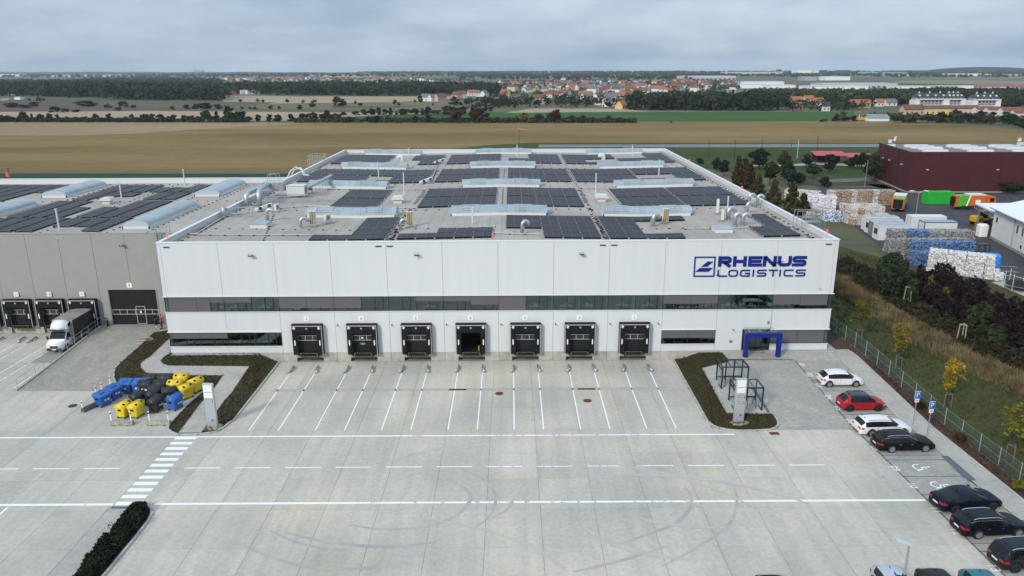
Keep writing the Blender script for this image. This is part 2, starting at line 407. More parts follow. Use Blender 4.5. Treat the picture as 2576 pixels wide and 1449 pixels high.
mb = MB()
xs = list(range(-140, 241, 2)); ys = list(range(-90, 17, 2))
hz = {}
for x in xs:
 for y in ys:
  if x < -12.7: h = ZY
  else: h = min(gz(x+dx, y+dy) for dx in (-2.1, 0, 2.1) for dy in (-2.1, 0, 2.1))
  if x < -8 and y < 10: h = ZY
  edge = x in (xs[0], xs[-1]) or y == ys[0] or y >= 14
  hz[x, y] = 0.0 if edge else h-0.2
idx = {}
for x in xs:
 for y in ys: idx[x, y] = len(mb.v); mb.v.append((x, y, hz[x, y]))
for i in range(len(xs)-1):
 for j in range(len(ys)-1):
  mb.f.append((idx[xs[i],ys[j]], idx[xs[i+1],ys[j]], idx[xs[i+1],ys[j+1]], idx[xs[i],ys[j+1]])); mb.m.append(0)
# flat land beyond; its rim is the skyline
FAR = 9000
x0, x1, y0, y1 = xs[0], xs[-1], ys[0], ys[-1]
mb.add([(x0,y1,0),(x1,y1,0),(x1,5200,0),(x0,5700,0)], [(0,1,2,3)]); mb.add([(-FAR,y1,0),(x0,y1,0),(x0,5700,0),(-FAR,7600,0)], [(0,1,2,3)]); mb.add([(x1,y1,0),(4600,y1,0),(4600,2700,0),(2300,3250,0),(x1,5200,0)], [(0,1,2,3,4)])
for a in ((-FAR, -900, x0, y1), (x1, -900, 4600, y1), (x0, -900, x1, y0)): mb.add([(a[0],a[1],0),(a[2],a[1],0),(a[2],a[3],0),(a[0],a[3],0)], [(0,1,2,3)])
LAND = tex_mat('open_land', lambda t: t_mix(t, t_ramp(t, t_noise(t, 0.006, 5, 0.6, (0.35,1,1)), [(0.36, (0.060,0.070,0.038)), (0.52, (0.115,0.105,0.062)), (0.66, (0.165,0.135,0.085))]),
               t_ramp(t, t_noise(t, 0.09, 6, 0.7), [(0.3, (0.8,0.8,0.8)), (0.7, (1.2,1.2,1.2))]), 1.0, 'MULTIPLY'), 0.95)
structure(mb.build('ground', LAND))

# ---- concrete truck yard: a dark joint bed carrying one slab per bay
def xpark(y): return 68.35+(-y-3)*0.031                      # boundary between yard and parking bays
base = MB(); zb = ZY-0.03
base.add([(-70,-60,zb),(71,-60,zb),(69.0,-18.2,zb),(56.1,-16.9,zb),(56.0,1.2,zb),(12.0,1.2,zb),(12.0,-7.7,zb),(-12.7,-7.7,zb),(-12.7,10.0,zb),(-70,10.0,zb)], [tuple(range(10))])
yard = structure(base.build('yard', JOINT))
yedges = [-50.8,-46.8,-42.7,-38.55,-34.4,-29.7,-25.4,-21.3,-16.8,-12.3,-7.65,-3.9,0.0,5.0,10.0]
xedges = [36+4*k for k in range(-23, 9)]
for i in range(len(xedges)-1):
 for j in range(len(yedges)-1):
  a, b, c, d = xedges[i], xedges[i+1], yedges[j], yedges[j+1]
  if c >= 0 and a >= -16.5: continue
  if c >= -7.7:
   if -13 < a < 11.5 or a > 54: continue
  if c >= -17 and a >= 55: continue
  if c >= -17 and c < -7.7 and a >= 56: continue
  q = 0.012
  bx = b
  if b > 67.9 and c < -16: bx = xpark((c+d)/2)-0.03
  if a >= 68: continue
  if bx-a < 0.3: continue
  slant = bx != b
  if a == -16 and c >= -8: bx = -12.75
  dd = d-(0.12 if d == 0.0 else 0)
  if not any(in_frame((X, Y, ZY)) for X in (a, bx) for Y in (c, d)): continue
  if slant: s = MB().prism([(a+q,c+q),(xpark(c)-0.02,c+q),(xpark(dd)-0.02,dd-q),(a+q,dd-q)], ZY-0.12, ZY)
  else: s = MB().box(a+q, bx-q, c+q, dd-q, ZY-0.12, ZY)
  s.build('concrete_slab', CONCRETE, yard)

# ---- road markings: thin painted sheets 4 mm up
marks = MB(); Zm = ZY+0.005
def stripe(x0, x1, y0, y1, z=Zm): marks.add([(x0,y0,z),(x1,y0,z),(x1,y1,z),(x0,y1,z)], [(0,1,2,3)])
def paint_worn(name, rough_wear):
 """worn paint: flakes let the concrete show"""
 def b(t):
  f = t_ramp(t, t_noise(t, 2.6, 5, 0.75, (1.0, 0.35, 1), (3,5,0), 0.5), [(0.60-rough_wear, (0.80,0.80,0.78)), (0.64-rough_wear*0.6, (0.40,0.40,0.385))])
  return f
 return tex_mat(name, b, 0.6)
PAINT_OK = paint_worn('road_paint', -0.04); PAINT_WORN = paint_worn('worn_road_paint', 0.06)
def marking(name, rects, m, z=Zm):
 k = MB()
 for x0, x1, y0, y1 in rects: k.add([(x0,y0,z),(x1,y0,z),(x1,y1,z),(x0,y1,z)], [(0,1,2,3)])
 return structure(k.build(name, m))
marking('road_line', [(-45, 29, -18.12, -17.9)], PAINT_OK); marking('road_line', [(29.0, 52, -18.12, -17.92)], PAINT_WORN); marking('road_line', [(52, 57.7, -18.12, -17.92)], PAINT_OK)
marking('road_line', [(-45, 7.9, -28.98, -28.7)], PAINT_OK); marking('road_line', [(11.0, 26, -28.95, -28.68)], PAINT_OK); marking('road_line', [(26.0, 50, -28.93, -28.68)], PAINT_WORN); marking('road_line', [(50.0, 69.0, -28.93, -28.68)], PAINT_OK)
for k in range(-9, 11):
 x0 = 19.3+4.13*k
 if 5.5 < x0 < 9.5: continue
 marking('lane_dash', [(x0, x0+2.95, -23.55, -23.42)], PAINT_WORN if 5 > k-3 > 0 else PAINT_OK)
for k in range(12):
 y0 = -18.45-0.953*k
 marking('crosswalk_stripe', [(8.03, 9.94, y0-0.03, y0+0.45)], PAINT_OK, Zm+0.004)
DOCK_X = [51.45-6*k for k in range(7)]                        # centre lines of docks 1 to 7
for xc in DOCK_X:
 for s in (-1.33, 1.33): marking('bay_line', [(xc+s-0.06, xc+s+0.06, -16.85, -3.6)], PAINT_OK)
LDOCK_X = [-14.6-4.02*k for k in range(4)]                    # docks 9 to 12 of the grey hall
for xc in LDOCK_X:
 for s in (-1.3, 1.3):
  for y0 in (-6.5, -3.2, 0.1, 3.4): marking('bay_line', [(xc+s-0.055, xc+s+0.055, y0-0.5, y0+2.5)], PAINT_OK)
marking('bay_line', [(0.1, 0.28, -42, -29.2)], PAINT_OK); marking('bay_line', [(-3.7, -3.52, -42, -29.2)], PAINT_OK)
# slot drain with its gullies
dr = MB(); dr.add([(13.6,-8.18,Zm),(53.6,-8.18,Zm),(53.6,-7.78,Zm),(13.6,-7.78,Zm)], [(0,1,2,3)])
DRAIN_CONC = mat('drain_channel', (0.40,0.395,0.37), 0.8, var=0.1, scale=2)
drain = structure(dr.build('drain_channel', DRAIN_CONC))
e = MB()
for y in (-8.2, -7.76): e.box(13.6, 53.6, y-0.012, y+0.012, Zm+0.001, Zm+0.008)
for x in range(14, 54, 5): e.box(x-0.02, x+0.02, -8.18, -7.78, Zm+0.001, Zm+0.0085)
e.build('channel_edge', JOINT, drain)
for x in (32.4, 45.5):
 g = MB()
 for i in range(6): g.box(x-0.9, x+0.9, -8.13+0.052*i, -8.10+0.052*i, Zm+0.002, Zm+0.012)
 g.build('gully_grate', DARK_STEEL, drain)
RUST = mat('rusty_iron', (0.14,0.055,0.035), 0.75, 0.2, var=0.25, scale=6)
def manhole(x, y, z, label, RUST=RUST):
 o = thing('manhole_cover', label, 'manhole cover', (x, y, z+0.004), group='rusty iron manhole covers')
 MB().cyl((0,0,0), (0,0,0.012), 0.42, n=24).build('ring', RUST, o)
 k = MB().cyl((0,0,0.012), (0,0,0.02), 0.33, n=24)
 for i in range(-2, 3): k.box(-0.25, 0.25, i*0.1-0.015, i*0.1+0.015, 0.02, 0.026)
 k.build('lid', RUST, o)
manhole(36.66, -8.99, ZY, 'round rusty manhole cover in front of dock 4, close to the drain channel')
manhole(45.34, -10.79, ZY, 'round rusty manhole cover between the bay lines of dock 2')
p = G(183, 1021, ZY); manhole(p.x, p.y, ZY, 'round iron manhole cover left of the waste bins', DARK_STEEL)
# tyre marks: faint dark arcs left by turning lorries
SKID = mat('rubber_streak', (0.31,0.305,0.285), 0.8, color2=(0.43,0.415,0.375), scale=0.6, lo=0.25, hi=0.7)
SKZ = 0.0
FAINT = mat('faint_rubber', (0.40,0.39,0.355), 0.8, color2=(0.47,0.452,0.40), scale=0.7, lo=0.3, hi=0.65)
def skid(pts, w, m=SKID):
 global SKZ
 SKZ += 0.0004; zs_ = ZY+0.006+SKZ; k = MB(); n = 22
 P = [G(x, y, Zm).xy for x, y in pts]
 def cr_(t):
  f = t*(len(P)-1); i = min(int(f), len(P)-2); u = f-i
  p0, p1, p2, p3 = P[max(i-1,0)], P[i], P[i+1], P[min(i+2,len(P)-1)]
  return 0.5*((2*p1)+(p2-p0)*u+(2*p0-5*p1+4*p2-p3)*u*u+(3*p1-p0-3*p2+p3)*u**3)
 C = [cr_(i/n) for i in range(n+1)]; v = []
 for i, c in enumerate(C):
  d = (C[min(i+1,n)]-C[max(i-1,0)]).normalized(); s = Vector((-d.y, d.x))*(w/2)*math.sin(math.pi*(i+0.4)/(n+0.8))**0.5
  v += [(c.x+s.x, c.y+s.y, zs_), (c.x-s.x, c.y-s.y, zs_)]
 k.add(v, [(2*i+1, 2*i+3, 2*i+2, 2*i) for i in range(n)])
 structure(k.build('tyre_mark', m))
z7 = lambda x, y: ((900+x/1.0733)*0.67083, (1600+y/1.0733)*0.67083)
for pts, w in (([(800,205),(870,228),(920,262),(925,300),(880,350),(800,390),(690,410),(560,412),(440,395)], 0.33),
               ([(880,165),(960,200),(1015,250),(1030,290),(1005,360),(940,408)], 0.26),
               ([(180,425),(330,460),(500,480),(660,480),(800,460)], 0.34), ([(120,418),(200,455),(290,482),(420,497)], 0.22),
               ([(20,480),(110,520),(240,558),(400,572),(560,566),(700,545)], 0.3), ([(1790,240),(1815,280),(1810,330),(1750,390),(1650,430),(1500,480)], 0.3),
               ([(1985,230),(2000,300),(1970,390),(1850,480),(1700,560)], 0.25), ([(1340,585),(1450,560),(1600,520),(1720,480)], 0.26), ([(1100,290),(1080,330),(1010,370)], 0.2)):
 skid([z7(*q) for q in pts], w)
for i in range(13):
 cx, cy, r_, a0, sp_, w_ = rnd.uniform(15,60), rnd.uniform(-45,-22), rnd.uniform(6,17), rnd.uniform(0,6.28), rnd.uniform(0.5,1.5), rnd.uniform(0.2,0.5)
 P_ = [proj((cx+r_*math.cos(a0+sp_*j/7), cy+0.8*r_*math.sin(a0+sp_*j/7), ZY)) for j in range(8)]
 if all(q and q[1] > 1010 for q in P_) and all(13 < cx+r_*math.cos(a0+sp_*j/7) < 67 for j in range(8)): skid(P_, w_, FAINT)

# ---- plaza, parking bays, pavement along the fence
def strip(name, xa, xb, ys, material, off=0.0, parent=None):
 k = MB(); n = len(ys)
 for y in ys:
  for x in (xa(y), (xa(y)+xb(y))/2, xb(y)): k.v.append((x, y, gz(x, y)+off))
 for i in range(n-1):
  for j in range(2): a = i*3+j; k.f.append((a, a+1, a+4, a+3) if ys[1] > ys[0] else (a+3, a+4, a+1, a)); k.m.append(0)
 return k.build(name, material, parent)
yy = [-60+0.75*i for i in range(81)]
xkerb = lambda y: 73.35+(-y-3)*0.028; xwalk = lambda y: 75.5+(-y-3)*0.03; xfence = lambda y: 76.42+(-y)*0.046
y_pk = [y for y in yy if y <= -2.9];
structure(strip('parking_bays', xpark, xkerb, y_pk, PAVER, 0.0))
structure(strip('pavement', xkerb, xwalk, [y for y in yy if y <= -0.2]+[-0.1], PAVER_LIGHT, 0.10))
structure(sheet('plaza', [(56.5,-18.05),(68.95,-18.05),(68.4,-2.9),(68.3,-0.75),(61.2,-0.75),(61.2,-3.2),(57.5,-3.2)], PAVER, -0.008, 1.5))
structure(sheet('pavement', [(61.2,-2.7),(61.2,-0.7),(75.4,-0.7),(75.4,-2.9),(73.4,-2.9)], PAVER_LIGHT, 0.055, 1.5))
structure(sheet('pavement', [(63.3,-2.75),(66.9,-2.75),(66.9,-0.05),(63.3,-0.05)], PAVER, 0.062, 1.5))
structure(sheet('gravel_strip', [(57.4,-0.7),(63.3,-0.7),(63.3,-0.05),(57.4,-0.05)], GRAVEL, 0.05, 1.0))
structure(sheet('gravel_strip', [(66.9,-0.7),(74.0,-0.7),(74.0,2.5),(73.05,2.5),(73.05,-0.05),(66.9,-0.05)], GRAVEL, 0.07, 1.0))
MAT_DOOR = mat('door_mat', (0.10,0.10,0.10), 0.95)
tag(MB().box(64.3, 65.9, -0.85, -0.2, 0.064, 0.08).build('door_mat', MAT_DOOR), 'dark grey door mat outside the glass entrance', 'door mat')
# dark paver lines between the bays (from the photo's lines), white numbers and wheelchair signs
zp = lambda x, y: (2012.5+x*0.24070, 858.7+y*0.24070)          # lower right enlargement
zq = lambda x, y: (2146.7+x*0.21296, 1140.4+y*0.21296)        # bottom right enlargement
lines_y = [G(*zp(250,300)).y, G(*zp(310,405)).y, G(*zp(450,517)).y, G(*zp(420,637)).y, G(*zp(690,764)).y, G(*zp(560,902)).y, G(*zp(700,1044)).y,
           G(*zp(1100,1190)).y, G(*zp(1150,1240)).y, G(*zp(1330,1412)).y, G(*zq(820,486)).y, G(*zq(840,551)).y, G(*zq(1070,788)).y, G(*zq(1450,1063)).y, G(*zq(1500,1160)).y]
for y in lines_y:
 k = MB(); n = 8
 for i in range(n+1):
  x = xpark(y)+(xkerb(y)-xpark(y))*i/n
  for dy in (-0.05, 0.05): k.v.append((x, y+dy, gz(x, y+dy)+0.006))
 for i in range(n): k.f.append((2*i, 2*i+2, 2*i+3, 2*i+1)); k.m.append(0)
 structure(k.build('bay_edge_line', PAVER_DARK))
k = MB()
for i in range(len(y_pk)-1):
 a, b = y_pk[i], y_pk[i+1]
 k.add([(xpark(a)-0.05,a,gz(xpark(a),a)+0.006),(xpark(a)+0.09,a,gz(xpark(a),a)+0.006),(xpark(b)+0.09,b,gz(xpark(b),b)+0.006),(xpark(b)-0.05,b,gz(xpark(b),b)+0.006)], [(0,1,2,3)])
structure(k.build('bay_edge_line', PAVER_DARK))

def text_mesh(body, size, extrude=0.0):
 cu_ = bpy.data.curves.new('text', 'FONT'); cu_.body = body; cu_.size = size; cu_.align_x = 'CENTER'; cu_.align_y = 'CENTER'; cu_.extrude = extrude; cu_.resolution_u = 3
 o = bpy.data.objects.new('text', cu_); col.objects.link(o)
 me = bpy.data.meshes.new_from_object(o.evaluated_get(bpy.context.evaluated_depsgraph_get()))
 bpy.data.objects.remove(o); bpy.data.curves.remove(cu_); return me
def ground_text(body, px, py, size, rz):
 p = G(px, py); me = text_mesh(body, size); me.materials.append(MARK)
 o = link('bay_number', me, None, (p.x, p.y, p.z+0.012), rz)
 o.rotation_euler = (math.atan((gz(p.x,p.y+0.5)-gz(p.x,p.y-0.5)))*0, 0, rz)
 sl = gz(p.x, p.y+0.5)-gz(p.x, p.y-0.5)
 o.matrix_world = Matrix.Translation((p.x, p.y, p.z+0.014)) @ Matrix.Rotation(math.atan(sl), 4, 'X') @ Matrix.Rotation(rz, 4, 'Z')
 return structure(o)
for body, px, py in [('01', *zp(20,247)), ('02', *zp(98,352)), ('03', *zp(195,462)), ('04', *zp(298,583)), ('05', *zp(400,700)), ('06', *zp(522,835)), ('07', *zp(635,975)), ('08', *zp(780,1120)),
                     ('09', *zp(992,1328)), ('10', *zq(695,380)), ('11', *zq(975,668)), ('12', *zq(1205,925)), ('13', *zq(1655,1355))]:
 ground_text(body, px, py, 0.85, -math.pi/2-0.03)
def wheelchair(px, py):
 c = G(px, py); k = MB()
 def arc(cx, cy, r, a0, a1, w, n=14):
  for i in range(n):
   t0 = a0+(a1-a0)*i/n; t1 = a0+(a1-a0)*(i+1)/n
   k.add([(cx+(r-w)*math.cos(t0), cy+(r-w)*math.sin(t0),0),(cx+r*math.cos(t0), cy+r*math.sin(t0),0),(cx+r*math.cos(t1), cy+r*math.sin(t1),0),(cx+(r-w)*math.cos(t1), cy+(r-w)*math.sin(t1),0)], [(0,1,2,3)])
 def seg(a, b, w):
  d = (Vector(b)-Vector(a)).normalized(); s = Vector((-d.y, d.x))*w/2
  k.add([(a[0]+s.x,a[1]+s.y,0.001),(a[0]-s.x,a[1]-s.y,0.001),(b[0]-s.x,b[1]-s.y,0.001),(b[0]+s.x,b[1]+s.y,0.001)], [(0,1,2,3)])
 arc(0, 0, 0.45, R(150), R(380), 0.1); arc(-0.03, 0.85, 0.1, 0, 2*math.pi, 0.1)
 seg((0.0,0.72), (0.05,0.2), 0.11); seg((0.05,0.22), (0.42,0.22), 0.1); seg((0.40,0.25), (0.55,-0.3), 0.1); seg((0.02,0.5), (0.35,0.5), 0.08); seg((0.5,-0.32), (0.68,-0.25), 0.08)
 o = k.build('wheelchair_marking', MARK); sl = gz(c.x, c.y+0.5)-gz(c.x, c.y-0.5)
 o.matrix_world = Matrix.Translation((c.x, c.y, c.z+0.016)) @ Matrix.Rotation(math.atan(sl), 4, 'X') @ Matrix.Rotation(-math.pi/2-0.03, 4, 'Z')
 structure(o)
wheelchair(*zp(1235,1315)); wheelchair(*zq(980,372))

# ---- kerbs: one stone profile swept along a line
def kerb(pts, h=0.12, w=0.16, zfun=gz, close=False, dz=0.0, name='kerb'):
 P = [Vector((x, y, 0)) for x, y in pts]; k = MB(); Q = []
 for i in range(len(P)-1):
  n = max(1, int((P[i+1]-P[i]).length/0.9))
  for j in range(n): Q.append(P[i].lerp(P[i+1], j/n))
 Q.append(P[-1]); n = len(Q); v = []
 for i, q in enumerate(Q):
  d = (Q[min(i+1,n-1)]-Q[max(i-1,0)]).normalized(); s = Vector((-d.y, d.x, 0))*w/2
  z = (zfun(q.x, q.y) if callable(zfun) else zfun)+dz
  a = q+s; b = q-s
  v += [(a.x,a.y,z-0.15),(a.x,a.y,z+h),(b.x,b.y,z+h),(b.x,b.y,z-0.15)]
 f = []
 for i in range(n-1):
  for j in range(3): f.append((4*i+j, 4*i+4+j, 4*i+5+j, 4*i+1+j))
 f += [(0,1,2,3), (4*n-1,4*n-2,4*n-3,4*n-4)]
 k.add(v, f)
 return structure(k.build(name, KERB))
kerb([(68.2,-2.95),(73.3,-2.95)]+[(xkerb(y),y) for y in (-3.4,-10,-17,-24.5)], 0.10, 0.15)
kerb([(xkerb(y),y) for y in (-27,-31.8)], 0.10, 0.15); kerb([(xkerb(y),y) for y in (-34.5,-58)], 0.10, 0.15)
kerb([(61.2,-0.72),(75.45,-0.72)]+[(xwalk(y),y) for y in (-3,-10,-17,-30,-58)], 0.13, 0.10)
structure(sheet('tactile_strip', [(73.75,-22.3),(74.35,-22.3),(74.4,-26.2),(73.8,-26.2)], TACTILE, 0.112, 2))
structure(sheet('tactile_strip', [(74.0,-31.6),(74.6,-31.6),(74.7,-34.4),(74.1,-34.4)], TACTILE, 0.112, 2))

# ---- planted banks
zl = lambda x, y: (201.25+x*0.20833, 831.8+y*0.20833)         # left bank enlargement
zr = lambda x, y: (1677.1+x*0.20833, 858.7+y*0.20833)         # right bank enlargement
lb = Gp([(880,30),(700,200),(560,325),(470,400),(425,450),(408,510),(410,580),(440,640),(1200,700),(1480,740),(1350,850),(1200,1000),(1075,1140),(1060,1190),(1100,1230),(1190,1262),(1450,1255),(1640,1228),(1740,1175),(1810,1110)], zl)
lb = [(x, y) for x, y in lb]+[(12.0,-15.0),(11.98,-8.0),(11.98,-0.3),(9.7,-0.25),(0.4,-0.75),(-0.1,0.3),(-0.6,9.5)]
left_bank = sheet('bank', lb, BANKGRASS, 0.03, 1.1)
kerb(lb[:8], 0.06, 0.14); kerb(lb[9:13]+lb[13:20]+[(12.05,-15.0),(12.05,-8.0),(12.03,-0.35)], 0.12, 0.16, zfun=lambda x, y: gz(min(x,11.9), y) if x < 11.5 else max(ZY, gz(11.9,y)))
pl = Gp([(1085,100),(850,325),(770,375),(738,410),(745,455),(800,505),(900,530),(1050,538),(1740,540),(1470,880),(1190,1250),(1450,1252),(1740,850),(2037,440),(1500,436),(1060,432),(990,405),(972,370),(985,345),(1090,270)], zl)
structure(sheet('footpath', pl, PAVER_LIGHT, 0.07, 1.0)); kerb(pl[:11], 0.09, 0.07); kerb(pl[11:], 0.09, 0.07)
tp = Gp([(1195,1240),(1195,1258),(1440,1256),(1452,1236)], zl); structure(sheet('tactile_strip', tp, TACTILE, 0.08, 2))
structure(sheet('gravel_strip', [(0.3,-0.72),(10.0,-0.72),(9.6,-0.02),(0.3,-0.02)], GRAVEL, 0.06, 1.0)); kerb([(0.3,-0.76),(10.0,-0.76)], 0.10, 0.07)
rb = [(56.0,-0.25)]+[(55.95,-5.0),(55.95,-10.0),(55.95,-15.6)]+Gp([(520,985),(560,1020),(620,1048),(720,1070),(850,1085),(1060,1083),(1250,1072),(1320,1045),(1348,1005),(1335,955),(1285,880)], zr)
pad = Gp([(725,870),(640,715),(430,330)], zr);
rb2 = rb+pad+[(61.2,-3.25),(61.15,-0.78),(57.5,-0.74)]
structure(sheet('bank', rb2, BANKGRASS, 0.03, 0.9))
kerb(rb, 0.12, 0.16, zfun=lambda x, y: gz(max(x,56.1), y) if x > 57 else ZY)
kerb(list(reversed(pad))+[rb[-1]], 0.09, 0.07)
structure(sheet('shelter_pad', pad[::-1]+[rb[-1], (61.6,-9.0), (61.5,-3.3)][0:], PAVER_LIGHT, 0.055, 1.5))
ds = Gp([(1020,560),(1060,560),(1250,865),(1215,872)], zr); structure(sheet('tactile_strip', ds, TACTILE, 0.065, 2))

# brick-paved ramp up to the big door, edged by a concrete kerb wall
structure(sheet('ramp', [(-12.6,-7.8),(-2.5,-7.8),(1.8,-7.8),(1.8,10.0),(-12.6,10.0)], PAVER_RAMP, 0.0, 2.0))
kw = MB()
ysr = [-7.8+1.0*i for i in range(18)]
for y in ysr: kw.v += [(-12.72,y,ZY-0.1),(-12.72,y,gz(-12.5,y)+0.14),(-12.5,y,gz(-12.5,y)+0.14),(-12.5,y,gz(-12.5,y)-0.1)]
for i in range(len(ysr)-1):
 for j in range(3): kw.f.append((4*i+j+1,4*i+j+5,4*i+j+4,4*i+j)); kw.m.append(0)
kw.f += [(3,2,1,0)]; kw.m.append(0)
tag(kw.build('retaining_wall', CONC_WALL), 'low concrete retaining wall along the edge of the paved ramp', 'wall')
structure(MB().box(-4.5, 12.0, -7.86, -7.7, ZY-0.1, ZY+0.03).build('kerb', KERB))

# ---- bottom left: footpath and planting bed
zbq = lambda x, y: (x*0.25922, 1073.3+y*0.25922)
pth = Gp([(1065,782),(300,1620),(560,1640),(740,1440),(1100,1010),(1300,792)], zbq)
structure(sheet('footpath', pth, PAVER_LIGHT, 0.05, 1.5)); kerb(Gp([(1065,782),(300,1620)], zbq), 0.07, 0.09)
structure(sheet('tactile_strip', Gp([(1070,800),(1290,802),(1312,780),(1090,780)], zbq), TACTILE, 0.06, 2))
bed = Gp([(1300,792),(1345,768),(1400,765),(1440,775),(1470,810),(1475,850),(1440,920),(1300,1100),(1010,1449),(830,1660),(560,1640),(740,1440),(1100,1010)], zbq)
structure(sheet('planting_bed', bed, SOIL, 0.06, 1.0)); kerb(bed[0:10], 0.13, 0.16)

# ---- right: mulch strip, lawn, lorry yard of the recycling plant
structure(sheet('mulch_strip', [(xwalk(y)+0.08, y) for y in (-58,-40,-20,-3)]+[(75.6,-0.6),(74.2,0.2),(73.2,0.3),(73.2,6.0),(xfence(4)+0.3,6.0)]+[(xfence(y)+0.35, y) for y in (-5,-20,-40,-58)], MULCH, 0.03, 2.5))
structure(sheet('lawn', [(xfence(y)+0.35, y) for y in (-58,-40,-20,-3,6)]+[(73.1,6.2),(73.1,96.5),(75,110),(86,108),(90,80),(92,60),(98,45),(101,36),(112,30),(140,33),(140,10),(120,-20),(100,-58)], LAWN, 0.015, 4.0))
zs = lambda x, y: (2079.6+x*0.27779, 322+y*0.27779)
yardpoly = Gp([(2050,498),(2110,548),(2170,585),(2225,632),(2292,692),(2400,712),(2500,704),(2700,700),(2700,470),(2400,476),(2300,488),(2235,470),(2060,472)], z=0.0)
structure(sheet('lorry_yard', yardpoly, ASPHALT, 0.03, 8.0, zfun=lambda x, y: 0.0))
structure(sheet('footpath', Gp([(2493,710),(2530,708),(2560,716),(2620,712),(2640,745),(2576,745),(2535,728)], z=0.0), PAVER_LIGHT, 0.035, 6.0, zfun=lambda x, y: 0.0))
structure(sheet('rough_grass', Gp([(2062,470),(2240,466),(2282,490),(2200,455),(2190,420),(1900,420),(1750,420)], z=0.0), LAWN, 0.05, 20.0, zfun=lambda x, y: 0.0))

# ---- fields and meadows out to the skyline (each sheet stands on the land)
def field(name, pts, material, off):
 P = [tuple(G(x, y, 0.0).xy) for x, y in pts]
 k = MB(); v = [(x, y, off) for x, y in P]
 a = sum(P[i][0]*P[(i+1)%len(P)][1]-P[(i+1)%len(P)][0]*P[i][1] for i in range(len(P)))
 if a < 0: v.reverse()
 k.add(v, [tuple(range(len(v)))])
 me = k.mesh(name, material); bm = bmesh.new(); bm.from_mesh(me); bmesh.ops.triangulate(bm, faces=bm.faces[:]); bm.to_mesh(me); bm.free()
 return structure(link(name, me))
def fieldmat(name, a, b, c=None, row=None, sc=0.02):
 def f(t):
  stops = [(0.34, a), (0.66, b)]+([(0.8, c)] if c else [])
  base = t_ramp(t, t_noise(t, sc, 6, 0.62, (0.25, 1, 1)), stops)
  rows = t_ramp(t, t_noise(t, 0.5, 4, 0.65, (0.03, 1, 1)), [(0.3, (0.76,0.76,0.74)), (0.7, (1.2,1.2,1.2))])
  fine = t_ramp(t, t_noise(t, 0.35, 6, 0.75, (0.5,1,1)), [(0.3, (0.82,0.82,0.82)), (0.7, (1.16,1.16,1.16))])
  return t_mix(t, t_mix(t, base, rows, 1.0, 'MULTIPLY'), fine, 1.0, 'MULTIPLY')
 return tex_mat(name, f, 0.95, 0.1)
STUBBLE = fieldmat('stubble', (0.140,0.096,0.036), (0.250,0.176,0.075), (0.185,0.155,0.060))
STUBBLE_PALE = fieldmat('pale_stubble', (0.24,0.175,0.10), (0.30,0.225,0.135))
STUBBLE_BROWN = fieldmat('brown_stubble', (0.16,0.11,0.055), (0.20,0.14,0.07))
CROP_DARK = fieldmat('dark_crop', (0.020,0.050,0.026), (0.035,0.072,0.038))
MEADOW = fieldmat('meadow', (0.034,0.052,0.014), (0.062,0.082,0.022))
CROP_GREEN = fieldmat('green_crop', (0.030,0.085,0.020), (0.052,0.115,0.030))
GREYGREEN = fieldmat('grey_green_field', (0.075,0.082,0.052), (0.11,0.115,0.075))
PLOUGH = fieldmat('ploughed_soil', (0.085,0.062,0.048), (0.13,0.10,0.078))
TAN = fieldmat('pale_field', (0.30,0.235,0.16), (0.37,0.29,0.20))
REDSOIL = fieldmat('red_soil', (0.25,0.10,0.075), (0.29,0.13,0.10))
field('field', [(-900,307),(0,306.5),(1200,307.5),(2150,304),(2330,309),(2480,318),(2600,330),(3400,345),(3400,371),(2205,360),(1700,362),(1225,366),(1100,378),(700,437),(0,437),(-900,440)], STUBBLE, 0.04)
field('field', [(-900,308),(600,308.5),(800,310),(640,318),(480,327),(330,337),(200,341),(-900,341)], STUBBLE_PALE, 0.07)
field('field', [(-900,420),(300,428),(710,424),(690,437),(0,437),(-900,440)], STUBBLE_BROWN, 0.07)
field('crop_strip', [(-900,437),(740,437),(700,448),(0,450),(-900,452)], CROP_DARK, 0.05)
field('meadow', [(1225,365.5),(1340,359),(2205,360.5),(3400,371),(3400,378),(2207,364),(1355,365),(1355,380),(1090,380)], MEADOW, 0.08)
field('road', [(1355,364.6),(2206,362.8),(3400,373),(3400,383),(2206,370.8),(1355,371.5)], ROADGREY, 0.12)
field('meadow', [(1240,371),(2206,370.6),(3400,382),(3400,470),(2280,470),(2160,445),(1900,440),(1760,420),(1640,380)], MEADOW, 0.06)
field('path', [(1830,418),(1990,414),(2060,408),(2200,416),(2205,421),(2060,415),(1990,419)], mat('pale_path', (0.30,0.29,0.27), 0.9, var=0.1, scale=0.3), 0.1)
field('path', [(2025,440),(2090,452),(2200,446),(2240,440),(2240,446),(2190,456),(2090,460)], mat('grey_path', (0.12,0.12,0.115), 0.9, var=0.2, scale=0.3), 0.1)
field('field', [(-700,262),(120,262),(400,279),(1000,284),(1400,284),(1170,303),(0,305),(-700,305)], TAN, 0.05)
field('field', [(-700,256),(60,252),(330,263),(600,276),(300,280),(-700,285)], PLOUGH, 0.09)
field('field', [(130,251),(340,252),(700,258),(640,265),(480,272),(250,262)], GREYGREEN, 0.12)
field('field', [(560,240),(760,243),(1140,243),(1130,250),(1000,257),(700,262),(560,256)], TAN, 0.1)
field('field', [(640,262),(1000,257),(1180,268),(1000,276),(700,276),(600,270)], fieldmat('olive_field', (0.135,0.12,0.072), (0.17,0.145,0.09)), 0.1)
field('field', [(830,267),(1050,267),(1000,271),(840,273)], PLOUGH, 0.14)
field('crop_field', [(840,296),(1130,283),(1330,281),(1500,283),(2150,281),(2140,296),(2080,304),(860,307)], CROP_GREEN, 0.09)
field('field', [(1270,284),(1340,273),(1560,274),(1640,281),(1400,283)], TAN, 0.12)
